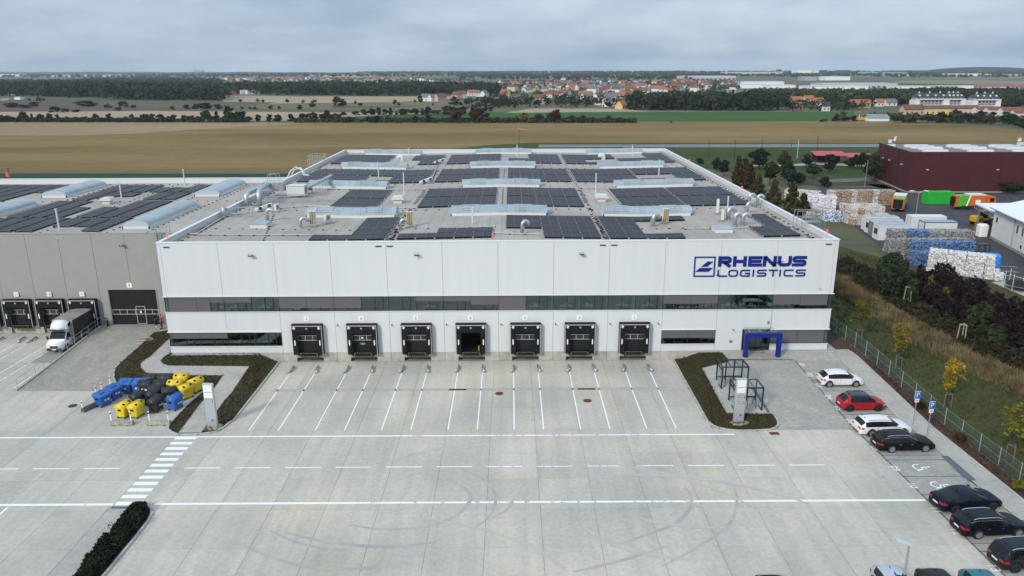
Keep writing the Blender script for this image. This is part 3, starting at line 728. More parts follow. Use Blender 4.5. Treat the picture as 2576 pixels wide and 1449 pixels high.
field('field', [(1800,232),(1850,229),(1915,232),(1890,240),(1800,242)], TAN, 0.1)
field('field', [(1990,248),(2090,246),(2290,250),(2285,262),(2150,266),(1990,262)], GREYGREEN, 0.1)
field('field', [(120,197),(190,196),(260,207),(220,212),(130,206)], fieldmat('far_green', (0.075,0.125,0.062), (0.10,0.15,0.075)), 0.3)
field('field', [(780,188),(880,189),(960,192),(880,196),(780,194)], TAN, 0.3)
field('field', [(2250,203),(2420,201),(2620,205),(2620,213),(2400,212),(2250,210)], fieldmat('dry_meadow', (0.20,0.165,0.115), (0.24,0.2,0.14)), 0.3)
field('field', [(2250,211),(2390,212),(2400,217),(2330,220),(2250,217)], CROP_GREEN, 0.3)
field('field', [(2450,212),(2640,213),(2640,224),(2540,220),(2455,219)], REDSOIL, 0.35)
field('field', [(2000,213),(2110,209),(2110,216),(2010,222)], PLOUGH, 0.3)
field('field', [(2380,194),(2640,194),(2640,199),(2380,200)], fieldmat('airfield_grass', (0.13,0.15,0.085), (0.17,0.18,0.11)), 0.3)
# ================================================================== the white warehouse
W, D, TOP = 73.0, 95.5, 12.62
def roofz(x):
 t = abs(((x-0.5) % 36.0)/18.0-1.0)                        # 1 at the ridges, 0 at the valleys
 return 11.66+0.34*t
ROOF = tex_mat('roof_membrane', lambda t: t_mix(t, t_mix(t, t_ramp(t, t_noise(t, 0.10, 5, 0.6), [(0.34, (0.32,0.292,0.258)), (0.66, (0.42,0.385,0.340))]),
               t_ramp(t, t_noise(t, 1.4, 6, 0.7, (1,0.35,1)), [(0.3, (0.88,0.88,0.88)), (0.7, (1.08,1.08,1.08))]), 1.0, 'MULTIPLY'),
               t_ramp(t, t_noise(t, 0.5, 4, 0.7, (0.12,1.6,1), (5,9,0)), [(0.60, (1,1,1)), (0.8, (0.72,0.66,0.62))]), 0.6, 'MULTIPLY'), 0.85)
SEAM = mat('roof_seam', (0.25,0.24,0.23), 0.9)
DARKROOM = mat('dim_interior', (0.10,0.115,0.12), 0.9)
PALE_JAMB = mat('pale_interior_pier', (0.33,0.40,0.38), 0.8)
OFFICE_WHITE = mat('office_furniture_white', (0.6,0.6,0.58), 0.6)

hall = thing('warehouse', 'large white logistics warehouse with a solar roof, ribbon windows and seven dock doors', 'warehouse')
def hpart(name, mb_, m, parent=hall, label=None, **k):
 o = mb_.build(name, m, parent, **k)
 if label: o['label'] = label
 return o
# shell: side and back walls, roof
k = MB(); k.box(0.0,0.3,0.12,D,-0.2,TOP-0.1); hpart('side_wall', k, WHITE)
k = MB(); k.box(W-0.3,W,0.12,D,-0.2,TOP-0.1); hpart('side_wall', k, WHITE)
k = MB(); k.box(0.3,W-0.3,D-0.3,D,-0.2,TOP-0.1); hpart('back_wall', k, WHITE)
k = MB(); k.box(0.3,W-0.3,0.13,0.33,TOP-1.6,TOP-0.1); hpart('front_parapet', k, WHITE)
k = MB(); xr = [0.3,0.5,9.5,18.5,27.5,36.5,45.5,54.5,63.5,72.5,72.7]
for x in xr: k.v += [(x,0.33,roofz(x)),(x,D-0.3,roofz(x))]
for i in range(len(xr)-1): k.f.append((2*i,2*i+2,2*i+3,2*i+1)); k.m.append(0)
roof = hpart('roof', k, ROOF)
k = MB()
for i in range(int(W/1.5)):
 x = 0.8+1.5*i
 if x > W-0.6: break
 z = roofz(x); k.add([(x-0.03,0.35,z+0.006),(x+0.03,0.35,z+0.006),(x+0.03,D-0.35,z+0.006),(x-0.03,D-0.35,z+0.006)], [(0,1,2,3)])
k.build('membrane_seam', SEAM, roof)['kind'] = 'stuff'
for nm, b in (('coping', (-0.06,W+0.06,-0.06,0.36)), ('coping', (-0.06,W+0.06,D-0.36,D+0.06)), ('coping', (-0.06,0.36,0.365,D-0.365)), ('coping', (W-0.36,W+0.06,0.365,D-0.365))):
 k = MB(); k.box(*b, TOP-0.1, TOP); hpart(nm, k, WHITE_TRIM)
# facade: one object per cladding panel, joints open between them
FY0, FY1 = -0.02, 0.12
edges = [0.0,0.38]+[6.5+6*i for i in range(11)]+[72.62,73.0]
g = 0.014
for a, b in zip(edges[:-1], edges[1:]):
 k = MB(); k.box(a+g, b-g, FY0, FY1, 6.60, TOP-0.105); hpart('wall_panel', k, WHITE)
def wall_with_hole(x0, x1, z0, z1, hole=None):
 k = MB()
 if not hole: k.box(x0, x1, FY0, FY1, z0, z1)
 else:
  a, b, c, d = hole
  if a > x0: k.box(x0, a, FY0, FY1, z0, z1)
  if b < x1: k.box(b, x1, FY0, FY1, z0, z1)
  if d < z1: k.box(a, b, FY0, FY1, d, z1)
  if c > z0: k.box(a, b, FY0, FY1, z0, c)
 hpart('wall_panel', k, WHITE)
LZ = 4.76
wall_with_hole(0.0, 6.5-g, 2.48, LZ); wall_with_hole(6.5+g, 12.5-g, 2.48, LZ); wall_with_hole(0.0, 6.5-g, 0.0, 0.74); wall_with_hole(6.5+g, 12.5-g, 0.0, 0.74)
for xc in reversed(DOCK_X): wall_with_hole(xc-2.95+g, xc+3.05-g, 0.0, LZ, (xc-1.3, xc+1.3, 0.0, 2.7))
wall_with_hole(54.5+g, 60.5-g, 2.50, LZ); wall_with_hole(54.5+g, 60.5-g, 0.0, 0.78)
wall_with_hole(60.5+g, 66.5-g, 0.0, LZ, (63.45, 66.55, 0.0, 2.5)); wall_with_hole(66.5+g, W, 2.48, LZ); wall_with_hole(66.6, W, 0.0, 0.76)
for z, x0, x1, pr in ((6.54,-0.1,W+0.1,0.16), (4.76,-0.04,W+0.04,0.10), (2.44,-0.1,12.58,0.15), (0.74,-0.04,12.5,0.09), (2.47,54.4,60.58,0.14), (0.76,54.44,60.5,0.09), (2.44,66.55,W+0.1,0.15), (0.74,66.6,W+0.04,0.09)):
 k = MB(); k.box(x0, x1, -pr, 0.1, z, z+0.055); hpart('window_flashing', k, WHITE_TRIM)
# plinth blocks between the dock pits
bounds = [11.0]+[v for xc in reversed(DOCK_X) for v in (xc-2.95, xc+3.05)]+[57.2]
for xc in DOCK_X:
 for a, b in ((xc-2.94, xc-1.48), (xc+1.48, xc+3.04)):
  k = MB(); k.box(a+0.012, b, 0.0, 0.5, ZY-0.15, -0.006); hpart('plinth_block', k, CONC_WALL)
 k = MB(); k.box(xc-1.48, xc-0.98, 0.0, 0.5, -0.6, -0.006); k.box(xc+0.98, xc+1.48, 0.0, 0.5, -0.6, -0.006); hpart('plinth_block', k, CONC_WALL)
 k = MB(); k.box(xc-1.5, xc+1.5, 0.9, 1.0, ZY-0.15, -0.02); hpart('pit_back_wall', k, CONC_WALL)
for a, b in ((9.4, 12.49), (54.5, 57.6)):
 k = MB(); k.box(a, b, 0.0, 0.5, ZY-0.15, -0.006); hpart('plinth_block', k, CONC_WALL)
k = MB(); k.box(0.0, 9.38, 0.0, 0.5, -0.9, -0.006); hpart('plinth_block', k, CONC_WALL)
k = MB(); k.box(57.62, W, 0.0, 0.5, -0.4, -0.006); hpart('plinth_block', k, CONC_WALL)
# rooms behind the glass
k = MB()
def room(x0, x1, z0, z1, y1=4.5):
 k.add([(x0,0.3,z0),(x1,0.3,z0),(x1,y1,z0),(x0,y1,z0),(x0,0.3,z1),(x1,0.3,z1),(x1,y1,z1),(x0,y1,z1)], [(0,1,2,3),(7,6,5,4),(1,5,6,2)[::-1],(2,6,7,3)[::-1],(3,7,4,0)[::-1]])
room(0.3, W-0.3, 4.4, 6.9); room(0.3, 12.3, 0.1, 2.8); room(54.6, 60.4, 0.1, 2.8); room(63.4, W-0.3, 0.05, 2.8)
hpart('office_interior', k, DARKROOM)

def window(x0, x1, z0, z1, blind, sash=True, solid_side=None):
 """one ribbon-window bay: frame, fixed pane, opening sash, narrow pane, outside blind"""
 k = MB(); f = 0.045; y0, y1 = 0.05, 0.13
 k.box(x0, x0+f, y0, y1, z0, z1); k.box(x1-f, x1, y0, y1, z0, z1); k.box(x0+f, x1-f, y0, y1, z1-0.06, z1); k.box(x0+f, x1-f, y0, y1, z0, z0+0.06)
 w = x1-x0; cuts = [x0+f, x1-f]
 if sash and w > 2: cuts = [x0+f, x0+w*0.5, x0+w*0.79, x1-f]
 elif sash and w > 1.2: cuts = [x0+f, x0+w*0.55, x1-f]
 for i, c in enumerate(cuts[1:-1]): k.box(c-0.045, c+0.045, y0-0.01, y1, z0+0.06, z1-0.06)
 if len(cuts) == 4:
  a, b = cuts[1]+0.045, cuts[2]-0.045
  k.box(a, b, y0-0.008, y1, z0+0.06, z0+0.13); k.box(a, b, y0-0.008, y1, z1-0.13, z1-0.06)
 wo = k.build('window', FRAME, hall)
 for i in range(len(cuts)-1):
  a = cuts[i]+(0.045 if i else 0); b = cuts[i+1]-(0.045 if i < len(cuts)-2 else 0)
  MB().box(a, b, 0.085, 0.10, z0+0.06, z1-0.06).build('pane', GLASS_WIN, wo)
 if blind > 0:
  MB().box(x0+0.02, x1-0.02, 0.005, 0.022, z1-0.02-(z1-z0-0.06)*blind, z1-0.01).build('blind', BLIND, wo)
 else:
  MB().box(x1-0.16, x1-0.02, 0.18, 1.2, z0, z1).build('pier', PALE_JAMB, wo)
  MB().box(x0+0.02, x0+0.10, 0.18, 0.7, z0, z1).build('pier', PALE_JAMB, wo)
 if blind < 0.9 and w > 1.2 and rnd.random() < 0.8:
  q = MB(); a = x0+0.1+rnd.random()*(w-1.5 if w > 1.5 else 0); h = z0+0.22+rnd.random()*0.12
  q.box(a, a+1.3, 0.5, 1.1, h-0.03, h); q.box(a+0.5, a+0.9, 0.75, 0.8, h, h+0.28); q.box(a+0.02, a+0.06, 0.5, 1.1, z0-0.4, h-0.03)
  q.build('desk', OFFICE_WHITE, wo)
 return wo
UZ0, UZ1 = 4.815, 6.54
bl = [1.0,1.0,0.4,0.4,0,0.8,0.8,0.82,0,0,0.35,0.35,0.62,1.0,0,0,0,0,0,0.62,0.62,0,0,0.72,0.78]
ub = [0.45,3.5,5.0,6.5]+[9.5+3*i for i in range(22)]
for i, b in enumerate(bl):
 x1 = ub[i+1] if i+1 < len(ub) else 72.5
 window(ub[i], min(x1,72.5), UZ0, UZ1, b)
window(0.02, 0.45, UZ0, UZ1, 0, False); window(72.5, 72.98, UZ0, UZ1, 0, False)
for a, b, c in ((0.35,3.4,0.45), (3.4,6.5,0.45), (6.5,9.5,0), (9.5,12.46,0)): window(a, b, 0.795, 2.44, c)
window(0.02, 0.35, 0.795, 2.44, 0, False)
for a, b in ((54.47,57.45), (57.45,60.47)): window(a, b, 0.815, 2.47, 0.6)
for a, b in ((66.62,69.55), (69.55,72.55)): window(a, b, 0.795, 2.44, 0.97)
window(72.55, 72.98, 0.795, 2.44, 0, False)
VEST = mat('hi_vis_yellow', (0.55,0.75,0.03), 0.7)
# entrance: glass front with sliding leaves, glass canopy
k = MB()
for x in (63.45,63.62,64.42,65.0,65.62,66.50): k.box(x, x+0.06, 0.04, 0.12, 0.06, 2.5)
k.box(63.45,66.56,0.035,0.115,2.44,2.5); k.box(63.45,66.56,0.035,0.115,0.0,0.06)
ent = hpart('entrance_door', k, FRAME)
for a, b in ((63.68,64.42),(64.48,65.0),(65.06,65.62),(65.68,66.5)): MB().box(a, b, 0.07, 0.085, 0.06, 2.44).build('pane', GLASS_WIN, ent)
k = MB(); k.add([(63.45,-0.02,2.74),(66.75,-0.02,2.74),(66.85,-1.35,2.62),(63.35,-1.35,2.62),(63.45,-0.02,2.76),(66.75,-0.02,2.76),(66.85,-1.35,2.64),(63.35,-1.35,2.64)], [(3,2,1,0),(4,5,6,7),(0,1,5,4),(1,2,6,5),(2,3,7,6),(3,0,4,7)])
can = hpart('glass_canopy', k, GLASS_CLEAR)
k = MB()
for x in (63.9,65.1,66.3): k.bar((x,-0.02,2.66),(x,-1.2,2.6),0.05)
k.bar((63.35,-1.36,2.63),(66.85,-1.36,2.63),0.03); k.build('canopy_bracket', STEEL, can)
GRILLE = mat('grey_grille', (0.22,0.22,0.22), 0.6)
for x0, x1, z0, z1 in ((62.07,62.42,0.94,1.23), (66.12,66.37,3.11,3.42)):
 k = MB(); k.box(x0, x1, -0.05, -0.02, z0, z1)
 for i in range(5): zz_ = z0+0.03+i*(z1-z0-0.05)/5; k.box(x0+0.02, x1-0.02, -0.07, -0.05, zz_, zz_+0.02)
 hpart('wall_grille', k, GRILLE)
# roof overflow slots, floodlights, small cameras
for x0, x1 in ((0.75,1.37),(23.42,24.04),(24.64,25.26),(47.43,48.04),(48.66,49.27),(71.6,72.21)):
 k = MB(); k.box(x0-0.03, x1+0.03, -0.06, -0.02, 12.0, 12.03); k.box(x0-0.03, x1+0.03, -0.06, -0.02, 12.14, 12.17); k.box(x0-0.03, x0, -0.06, -0.02, 12.03, 12.14); k.box(x1, x1+0.03, -0.06, -0.02, 12.03, 12.14)
 o = hpart('overflow_spout', k, STEEL_MATT); MB().box(x0, x1, -0.026, -0.021, 12.03, 12.14).build('opening', BLACK, o)
def floodlight(parent, x, y, z):
 k = MB(); k.box(x-0.03, x+0.03, y-0.30, y, z+0.10, z+0.14)
 o = k.build('floodlight', DARK_STEEL, parent)
 q = MB(); q.add([(x-0.22,y-0.2,z+0.1),(x+0.22,y-0.2,z+0.1),(x+0.22,y-0.5,z+0.02),(x-0.22,y-0.5,z+0.02),(x-0.22,y-0.2,z+0.22),(x+0.22,y-0.2,z+0.22),(x+0.22,y-0.5,z+0.12),(x-0.22,y-0.5,z+0.12)], [(3,2,1,0),(4,5,6,7),(0,1,5,4),(1,2,6,5),(2,3,7,6),(3,0,4,7)])
 q.build('lamp_housing', DARK_STEEL, o)
 q = MB(); q.add([(x-0.18,y-0.22,z+0.224),(x-0.18,y-0.48,z+0.132),(x+0.18,y-0.48,z+0.132),(x+0.18,y-0.22,z+0.224)], [(0,1,2,3)]); q.build('cover', STEEL, o)
for x, z in ((10.06,11.1),(27.8,11.1),(45.45,11.1)): floodlight(hall, x, -0.02, z)
def bullet(parent, x, y, z, m=DARK_STEEL):
 k = MB(); k.cyl((x,y,z+0.03),(x,y-0.1,z+0.03),0.04,n=6); k.cyl((x+0.02,y-0.1,z+0.02),(x+0.02,y-0.28,z-0.03),0.055,n=8)
 k.build('wall_camera', m, parent)
for xc in DOCK_X: bullet(hall, xc+3.3-(0.7 if xc > 51 else 0), -0.02, 3.25)
bullet(hall, 62.35, -0.02, 2.5); bullet(hall, 71.4, -0.02, 7.2, STEEL)

# ---- dock shelters
HAZARD = mat('hazard_yellow', (0.50,0.42,0.16), 0.7, var=0.3, scale=8)
DOORPANEL = mat('dark_sectional_door', (0.013,0.014,0.015), 0.6, var=0.15, scale=2, spec=0.25)
SILVER = mat('silver_trim', (0.62,0.63,0.63), 0.35, 0.4)
STRIPGLASS = mat('door_glazing', (0.03,0.032,0.036), 0.1, spec=0.6)
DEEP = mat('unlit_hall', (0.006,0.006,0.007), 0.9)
CARDBOARD = mat('cardboard', (0.38,0.26,0.12), 0.8)
def number_sign(parent, text, x, y, z, s=0.58):
 o = MB().box(x-s/2, x+s/2, y-0.03, y, z-s/2, z+s/2).build('number_sign', REFLECT_WHITE, parent)
 me = text_mesh(text, 0.46); me.materials.append(BLACK)
 d = link('digit', me, o); d.matrix_world = Matrix.Translation((x, y-0.034, z-0.01)) @ Matrix.Rotation(math.pi/2, 4, 'X')
def dock(parent, xc, y, num, opened=False, sign_z=3.97, extra=None, yshift=0.0):
 dp = 0.62; yf = y-dp
 k = MB(); k.box(xc-1.68, xc+1.68, yf+0.06, y, 3.34, 3.43); k.box(xc-1.68, xc-1.60, yf+0.06, y-0.0, -0.05, 3.34); k.box(xc+1.60, xc+1.68, yf+0.06, y, -0.05, 3.34)
 k.box(xc-1.62, xc+1.62, yf+0.02, yf+0.06, 2.42, 3.34); k.box(xc-1.62, xc-1.06, yf+0.02, yf+0.06, -0.05, 2.42); k.box(xc+1.06, xc+1.62, yf+0.02, yf+0.06, -0.05, 2.42)
 s = k.build('dock_shelter', BLACK, parent)
 k = MB(); k.box(xc-1.66, xc+1.66, yf-0.03, yf+0.02, 3.27, 3.34); k.box(xc-1.66, xc-1.61, yf-0.03, yf+0.02, -0.05, 3.27); k.box(xc+1.61, xc+1.66, yf-0.03, yf+0.02, -0.05, 3.27)
 k.build('edge_trim', SILVER, s)
 k = MB(); k.slab([(xc-1.5,2.45),(xc+1.5,2.45),(xc+1.57,3.2),(xc-1.57,3.2)], yf-0.008, yf+0.018); k.build('head_curtain', BLACK, s)
 for sg in (-1, 1):
  k = MB(); xa, xb = sorted((xc+sg*1.09, xc+sg*1.55)); k.box(xa, xb, yf-0.004, yf+0.019, 0.0, 2.44); k.build('side_curtain', BLACK, s)
  k = MB(); xm = xc+sg*1.37
  pts = [(xm-0.06,1.1),(xm-0.035,1.05),(xm+0.035,1.05),(xm+0.06,1.1),(xm+0.06,1.62),(xm+0.035,1.67),(xm-0.035,1.67),(xm-0.06,1.62)]
  k.slab(pts, yf-0.03, yf-0.006); k.build('guide_mark', REFLECT_WHITE, s)
  k = MB()
  for d in (0.0, 0.13):
   cx, cz = xc+sg*(1.40-d*0.55), 3.02+d
   for q in (1,):
    dx, dz = 0.1*sg, 0.09; nx, nz = -0.035*sg, 0.035
    poly = [(cx-dx-nx,cz-dz-nz),(cx+dx-nx,cz+dz-nz),(cx+dx+nx,cz+dz+nz),(cx-dx+nx,cz-dz+nz)]
    if sg < 0: poly.reverse()
    k.slab(poly, yf-0.034, yf-0.009)
  k.build('corner_mark', REFLECT_WHITE, s)
 k = MB(); k.box(xc-0.09,xc-0.03,yf-0.03,yf-0.008,2.96,3.10); k.box(xc-0.01,xc+0.09,yf-0.03,yf-0.008,3.05,3.10); k.box(xc-0.01,xc+0.09,yf-0.03,yf-0.008,2.96,3.02); k.box(xc-0.08,xc+0.08,yf-0.03,yf-0.008,2.91,2.935)
 k.build('emblem', SILVER, s)
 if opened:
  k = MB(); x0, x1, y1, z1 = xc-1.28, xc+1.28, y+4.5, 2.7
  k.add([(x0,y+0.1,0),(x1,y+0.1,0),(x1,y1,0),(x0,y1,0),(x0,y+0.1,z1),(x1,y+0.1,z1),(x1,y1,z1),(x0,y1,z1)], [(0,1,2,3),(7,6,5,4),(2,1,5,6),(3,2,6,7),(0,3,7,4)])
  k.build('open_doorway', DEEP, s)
  MB().box(xc+0.78, xc+0.86, y-0.08, y+0.05, 0.0, 0.75).build('handrail', HAZARD, s)
 else:
  k = MB()
  for i in range(4): k.box(xc-1.28, xc+1.28, y+0.03, y+0.08, 0.02+0.66*i, 0.02+0.66*i+0.645)
  k.build('sectional_door', DOORPANEL, s)
  k = MB(); k.box(xc-1.2, xc+1.2, y+0.0, y+0.03, 1.96, 2.01); k.box(xc-1.2, xc+1.2, y, y+0.03, 1.41, 1.46)
  for x in (-1.2,-0.4,0.4,1.15): k.box(xc+x, xc+x+0.05, y, y+0.03, 1.46, 1.96)
  k.build('window_strip', SILVER, s)
  for x in (-1.15,-0.35,0.45): MB().box(xc+x, xc+x+0.74, y+0.012, y+0.03, 1.46, 1.96).build('door_pane', STRIPGLASS, s)
 k = MB(); k.box(xc-0.97, xc+0.97, y-0.42, y-0.0, -0.33, 0.10); k.box(xc-1.2, xc-0.99, y-0.30, y+0.1, -0.3, 0.0); k.box(xc+0.99, xc+1.2, y-0.30, y+0.1, -0.3, 0.0)
 k.build('dock_leveller', BLACK, s)
 k = MB()
 for i in range(8):
  x = xc-0.9+i*0.235
  k.box(x, x+0.10, y-0.45, y-0.42, 0.065, 0.10); k.box(x+0.07, x+0.17, y-0.45, y-0.42, -0.33, -0.295)
 for z in (-0.2,-0.05): k.box(xc-0.965, xc-0.915, y-0.45, y-0.42, z, z+0.08); k.box(xc+0.915, xc+0.965, y-0.45, y-0.42, z, z+0.08)
 k.build('hazard_edging', HAZARD, s)
 if extra: extra(s, xc, y)
 if num: number_sign(parent, num, xc-0.05, y-0.02, sign_z)
def six(s, xc, y):
 MB().box(xc-0.28, xc+0.22, y-0.03, y+0.005, 0.92, 1.12).build('cardboard_patch', CARDBOARD, s)
 MB().box(xc-0.2, xc+0.05, y-0.02, y+0.01, 1.62, 1.8).build('notice', REFLECT_WHITE, s)
for i, xc in enumerate(DOCK_X): dock(hall, xc, FY0, str(i+1), opened=(i == 3), extra=six if i == 5 else None)

# ---- the blue portal in front of the entrance
portal = thing('entrance_portal', 'bright blue square portal frame standing before the glass entrance', 'portal', (65.08,-2.1,0.05))
MB().box(-2.0,2.0,-0.22,0.22,2.28,2.74).build('crossbeam', BLUE_SIGN, portal)
for sx in (-1, 1): MB().box(min(sx*2.0,sx*1.55), max(sx*2.0,sx*1.55), -0.219, 0.219, -0.15, 2.279).build('post', BLUE_SIGN, portal)

# ---- company sign on the facade: strokes cut from sheet, 6 cm deep
def stroke(k, pts, w, y0=-0.09, y1=-0.025):
 """a band of width w along a polyline in the facade plane"""
 P = [Vector(p) for p in pts]; n = len(P); Lp = []; Rp = []
 closed = (P[0]-P[-1]).length < 1e-6
 if closed: P = P[:-1]; n -= 1
 for i in range(n):
  a = P[i-1] if (i > 0 or closed) else None; b = P[(i+1) % n] if (i < n-1 or closed) else None
  d0 = (P[i]-a).normalized() if a is not None else None; d1 = (b-P[i]).normalized() if b is not None else None
  if d0 is None: d0 = d1
  if d1 is None: d1 = d0
  n0 = Vector((-d0.y, d0.x)); n1 = Vector((-d1.y, d1.x)); m_ = (n0+n1)
  m_ = m_/max(0.35, m_.dot(n0)) if m_.length > 1e-6 else n0
  Lp.append(P[i]+m_*w/2); Rp.append(P[i]-m_*w/2)
 rng = range(n if closed else n-1)
 v = []
 for i in range(n): v += [(Lp[i].x,y0,Lp[i].y),(Rp[i].x,y0,Rp[i].y),(Lp[i].x,y1,Lp[i].y),(Rp[i].x,y1,Rp[i].y)]
 f = []
 for i in rng:
  j = (i+1) % n; f += [(4*i,4*i+1,4*j+1,4*j),(4*i+2,4*j+2,4*j+3,4*i+3),(4*i,4*j,4*j+2,4*i+2),(4*i+1,4*i+3,4*j+3,4*j+1)]
 if not closed: f += [(0,2,3,1),(4*n-4,4*n-3,4*n-1,4*n-2)]
 k.add(v, f)
def rarc(cx, cz, r, a0, a1, n=5): return [(cx+r*math.cos(R(a0+(a1-a0)*i/n)), cz+r*math.sin(R(a0+(a1-a0)*i/n))) for i in range(n+1)]
def letter(ch, x0, x1, z0, z1, w):
 """block letters with wide proportions and rounded corners; strokes run on centre lines"""
 h = w/2; a, b, c, d = x0+h, x1-h, z0+h, z1-h; m_ = (c+d)/2; r = min(0.26*(z1-z0), (b-a)*0.3); S = []
 if ch == 'R': S = [[(a,z0),(a,d),(b-r,d)]+rarc(b-r*0.9,(d+m_-h*0.3)/2,(d-m_+h*0.3)/2,90,-90)+[(a+h,m_-h*0.3)], [((a+b)/2-h*0.6,m_-h*0.5),(b+h*0.1,z0)]]
 if ch == 'H': S = [[(a,z0),(a,z1)],[(b,z0),(b,z1)],[(a+h,m_),(b-h,m_)]]
 if ch == 'E': S = [[(x1,d),(a,d),(a,c),(x1,c)],[(a+h,m_),(x1-h*0.6,m_)]]
 if ch == 'N': S = [[(a,z0),(a,z1)],[(b,z0),(b,z1)],[(a+h*0.1,d+h*0.6),(b-h*0.1,c-h*0.6)]]
 if ch == 'U': S = [[(a,z1),(a,c+r)]+rarc(a+r,c+r,r,180,270)+rarc(b-r,c+r,r,270,360)+[(b,z1)]]
 if ch == 'S':
  q = (d-m_)/2
  S = [[(x1,d)]+rarc(a+q,d-q,q,90,270)+rarc(b-q,m_-q,q,90,-90)+[(x0,c)]]
 if ch == 'L': S = [[(a,z1),(a,c+r*0.6)]+rarc(a+r*0.6,c+r*0.6,r*0.6,180,270)+[(x1,c)]]
 if ch == 'O': p = rarc(a+r,d-r,r,90,180)+rarc(a+r,c+r,r,180,270)+rarc(b-r,c+r,r,270,360)+rarc(b-r,d-r,r,0,90); S = [p+[p[0]]]
 if ch == 'G': S = [[(x1,d)]+rarc(a+r,d-r,r,90,180)+rarc(a+r,c+r,r,180,270)+[(b,c),(b,m_-h*0.2),((a+b)/2,m_-h*0.2)]]
 if ch == 'I': S = [[((x0+x1)/2,z0),((x0+x1)/2,z1)]]
 if ch == 'T': S = [[(x0,d),(x1,d)],[((x0+x1)/2,z0),((x0+x1)/2,d-h)]]
 if ch == 'C': S = [[(x1,d)]+rarc(a+r,d-r,r,90,180)+rarc(a+r,c+r,r,180,270)+[(x1,c)]]
 k = MB()
 for s in S: stroke(k, s, w)
 return k
sign = thing('company_sign', 'large dark blue RHENUS LOGISTICS lettering with square emblem on the white facade', 'sign', (0,0,0))
k = MB(); e = 0.14
k.box(57.62,59.90,-0.085,-0.025,10.65,10.79); k.box(57.62,59.90,-0.085,-0.025,8.54,8.68); k.box(57.62,57.76,-0.085,-0.025,8.68,10.65); k.box(59.76,59.90,-0.085,-0.025,8.68,10.65); k.build('emblem_frame', BLUE_SIGN, sign)
MB().slab([(58.40,9.67),(59.06,9.67),(59.66,10.24),(59.06,10.24)], -0.085, -0.025).build('emblem_bar', BLUE_SIGN, sign)
MB().slab([(57.82,9.11),(59.22,9.11),(59.66,9.53),(58.27,9.53)], -0.085, -0.025).build('emblem_bar', BLUE_SIGN, sign)
for ch, x0, x1 in zip('RHENUS', (60.19,61.79,63.42,65.01,66.60,68.16), (61.74,63.30,64.98,66.53,68.15,69.76)):
 letter(ch, x0, x1-0.05, 9.66, 10.81, 0.33 if ch in 'ES' else 0.36).build('letter', BLUE_SIGN, sign)
for ch, x0, x1 in zip('LOGISTICS', (60.19,61.38,62.64,63.95,64.46,65.74,66.84,67.35,68.65), (61.27,62.42,63.71,64.21,65.51,66.71,67.10,68.40,69.73)):
 letter(ch, x0, x1, 8.53, 9.31, 0.155).build('letter', BLUE_SIGN, sign)

# ================================================================== the grey hall on the left
GX0, GY, GD, GTOP, GROOF = -72.0, 10.0, 57.0, 11.55, 10.75
grey = thing('grey_hall', 'lower grey warehouse hall on the left with dark shutter door and solar roof', 'warehouse')
jx = [-8.55-3.98*i for i in range(17)]
segs = list(zip([-0.05]+jx[:-1], jx))
for b, a in segs:
 holes = []
 k = MB(); x0, x1 = a+0.02, b-0.02
 hx0, hx1, hz1 = -11.55, -5.55, 4.5
 if x1 <= hx0 or x0 >= hx1: k.box(x0, x1, GY, GY+0.14, -0.1 if x0 > -12.6 else ZY+1.05, GTOP-0.06)
 else:
  k.box(x0, x1, GY, GY+0.14, hz1, GTOP-0.06)
  if x0 < hx0: k.box(x0, hx0, GY, GY+0.14, -0.1, hz1)
  if x1 > hx1: k.box(hx1, x1, GY, GY+0.14, -0.1, hz1)
 k.build('wall_panel', GREY_CLAD, grey)
MB().box(GX0, -0.05, GY+0.14, GY+0.3, 4.6, GTOP-0.06).build('front_parapet', GREY_CLAD, grey)
MB().box(GX0, -0.05, GD-0.3, GD, 0.0, 11.62).build('back_wall', WHITE, grey)
MB().box(GX0, -0.05, GY+0.3, GD-0.3, GROOF-0.2, GROOF).build('roof', ROOF, grey)
MB().box(GX0, -0.05, GY-0.05, GY+0.33, GTOP-0.06, GTOP).build('coping', GREY_CLAD, grey); MB().box(GX0, -0.05, GD-0.36, GD+0.04, 11.62, 11.68).build('coping', WHITE_TRIM, grey)
FRAME_GREY = mat('grey_door_frame', (0.27,0.275,0.27), 0.5)
k = MB(); k.box(-11.60,-11.45,GY-0.04,GY+0.3,0.0,4.55); k.box(-5.65,-5.50,GY-0.04,GY+0.3,0.0,4.55); k.box(-11.45,-5.65,GY-0.04,GY+0.3,4.47,4.55)
sd = k.build('shutter_door', FRAME_GREY, grey)
k = MB()
for i in range(9): k.box(-11.45,-5.65,GY+0.16,GY+0.22,0.02+0.495*i,0.02+0.495*i+0.483)
k.build('door_leaf', DOORPANEL, sd)
k = MB(); k.box(-11.4,-5.7,GY+0.12,GY+0.16,1.83,1.89); k.box(-11.4,-5.7,GY+0.12,GY+0.16,1.26,1.32)
for x in (-11.4,-10.5,-9.6,-8.6,-7.4,-6.5,-5.76): k.box(x,x+0.06,GY+0.12,GY+0.16,1.32,1.83)
k.build('window_strip', SILVER, sd)
k = MB(); k.box(-8.45,-8.39,GY+0.11,GY+0.15,0.03,2.3); k.box(-7.36,-7.30,GY+0.11,GY+0.15,0.03,2.3); k.box(-8.39,-7.36,GY+0.11,GY+0.15,2.24,2.3); k.box(-8.39,-7.36,GY+0.11,GY+0.15,0.03,0.09)
k.build('wicket_frame', SILVER, sd); MB().box(-7.98,-7.78,GY+0.105,GY+0.12,1.42,1.72).build('notice', REFLECT_WHITE, sd)
number_sign(grey, '8', -8.75, GY-0.01, 5.05, 0.62)
for i, xc in enumerate(LDOCK_X): dock(grey, xc, GY-0.10, str(9+i) if i < 3 else '12', sign_z=3.98)
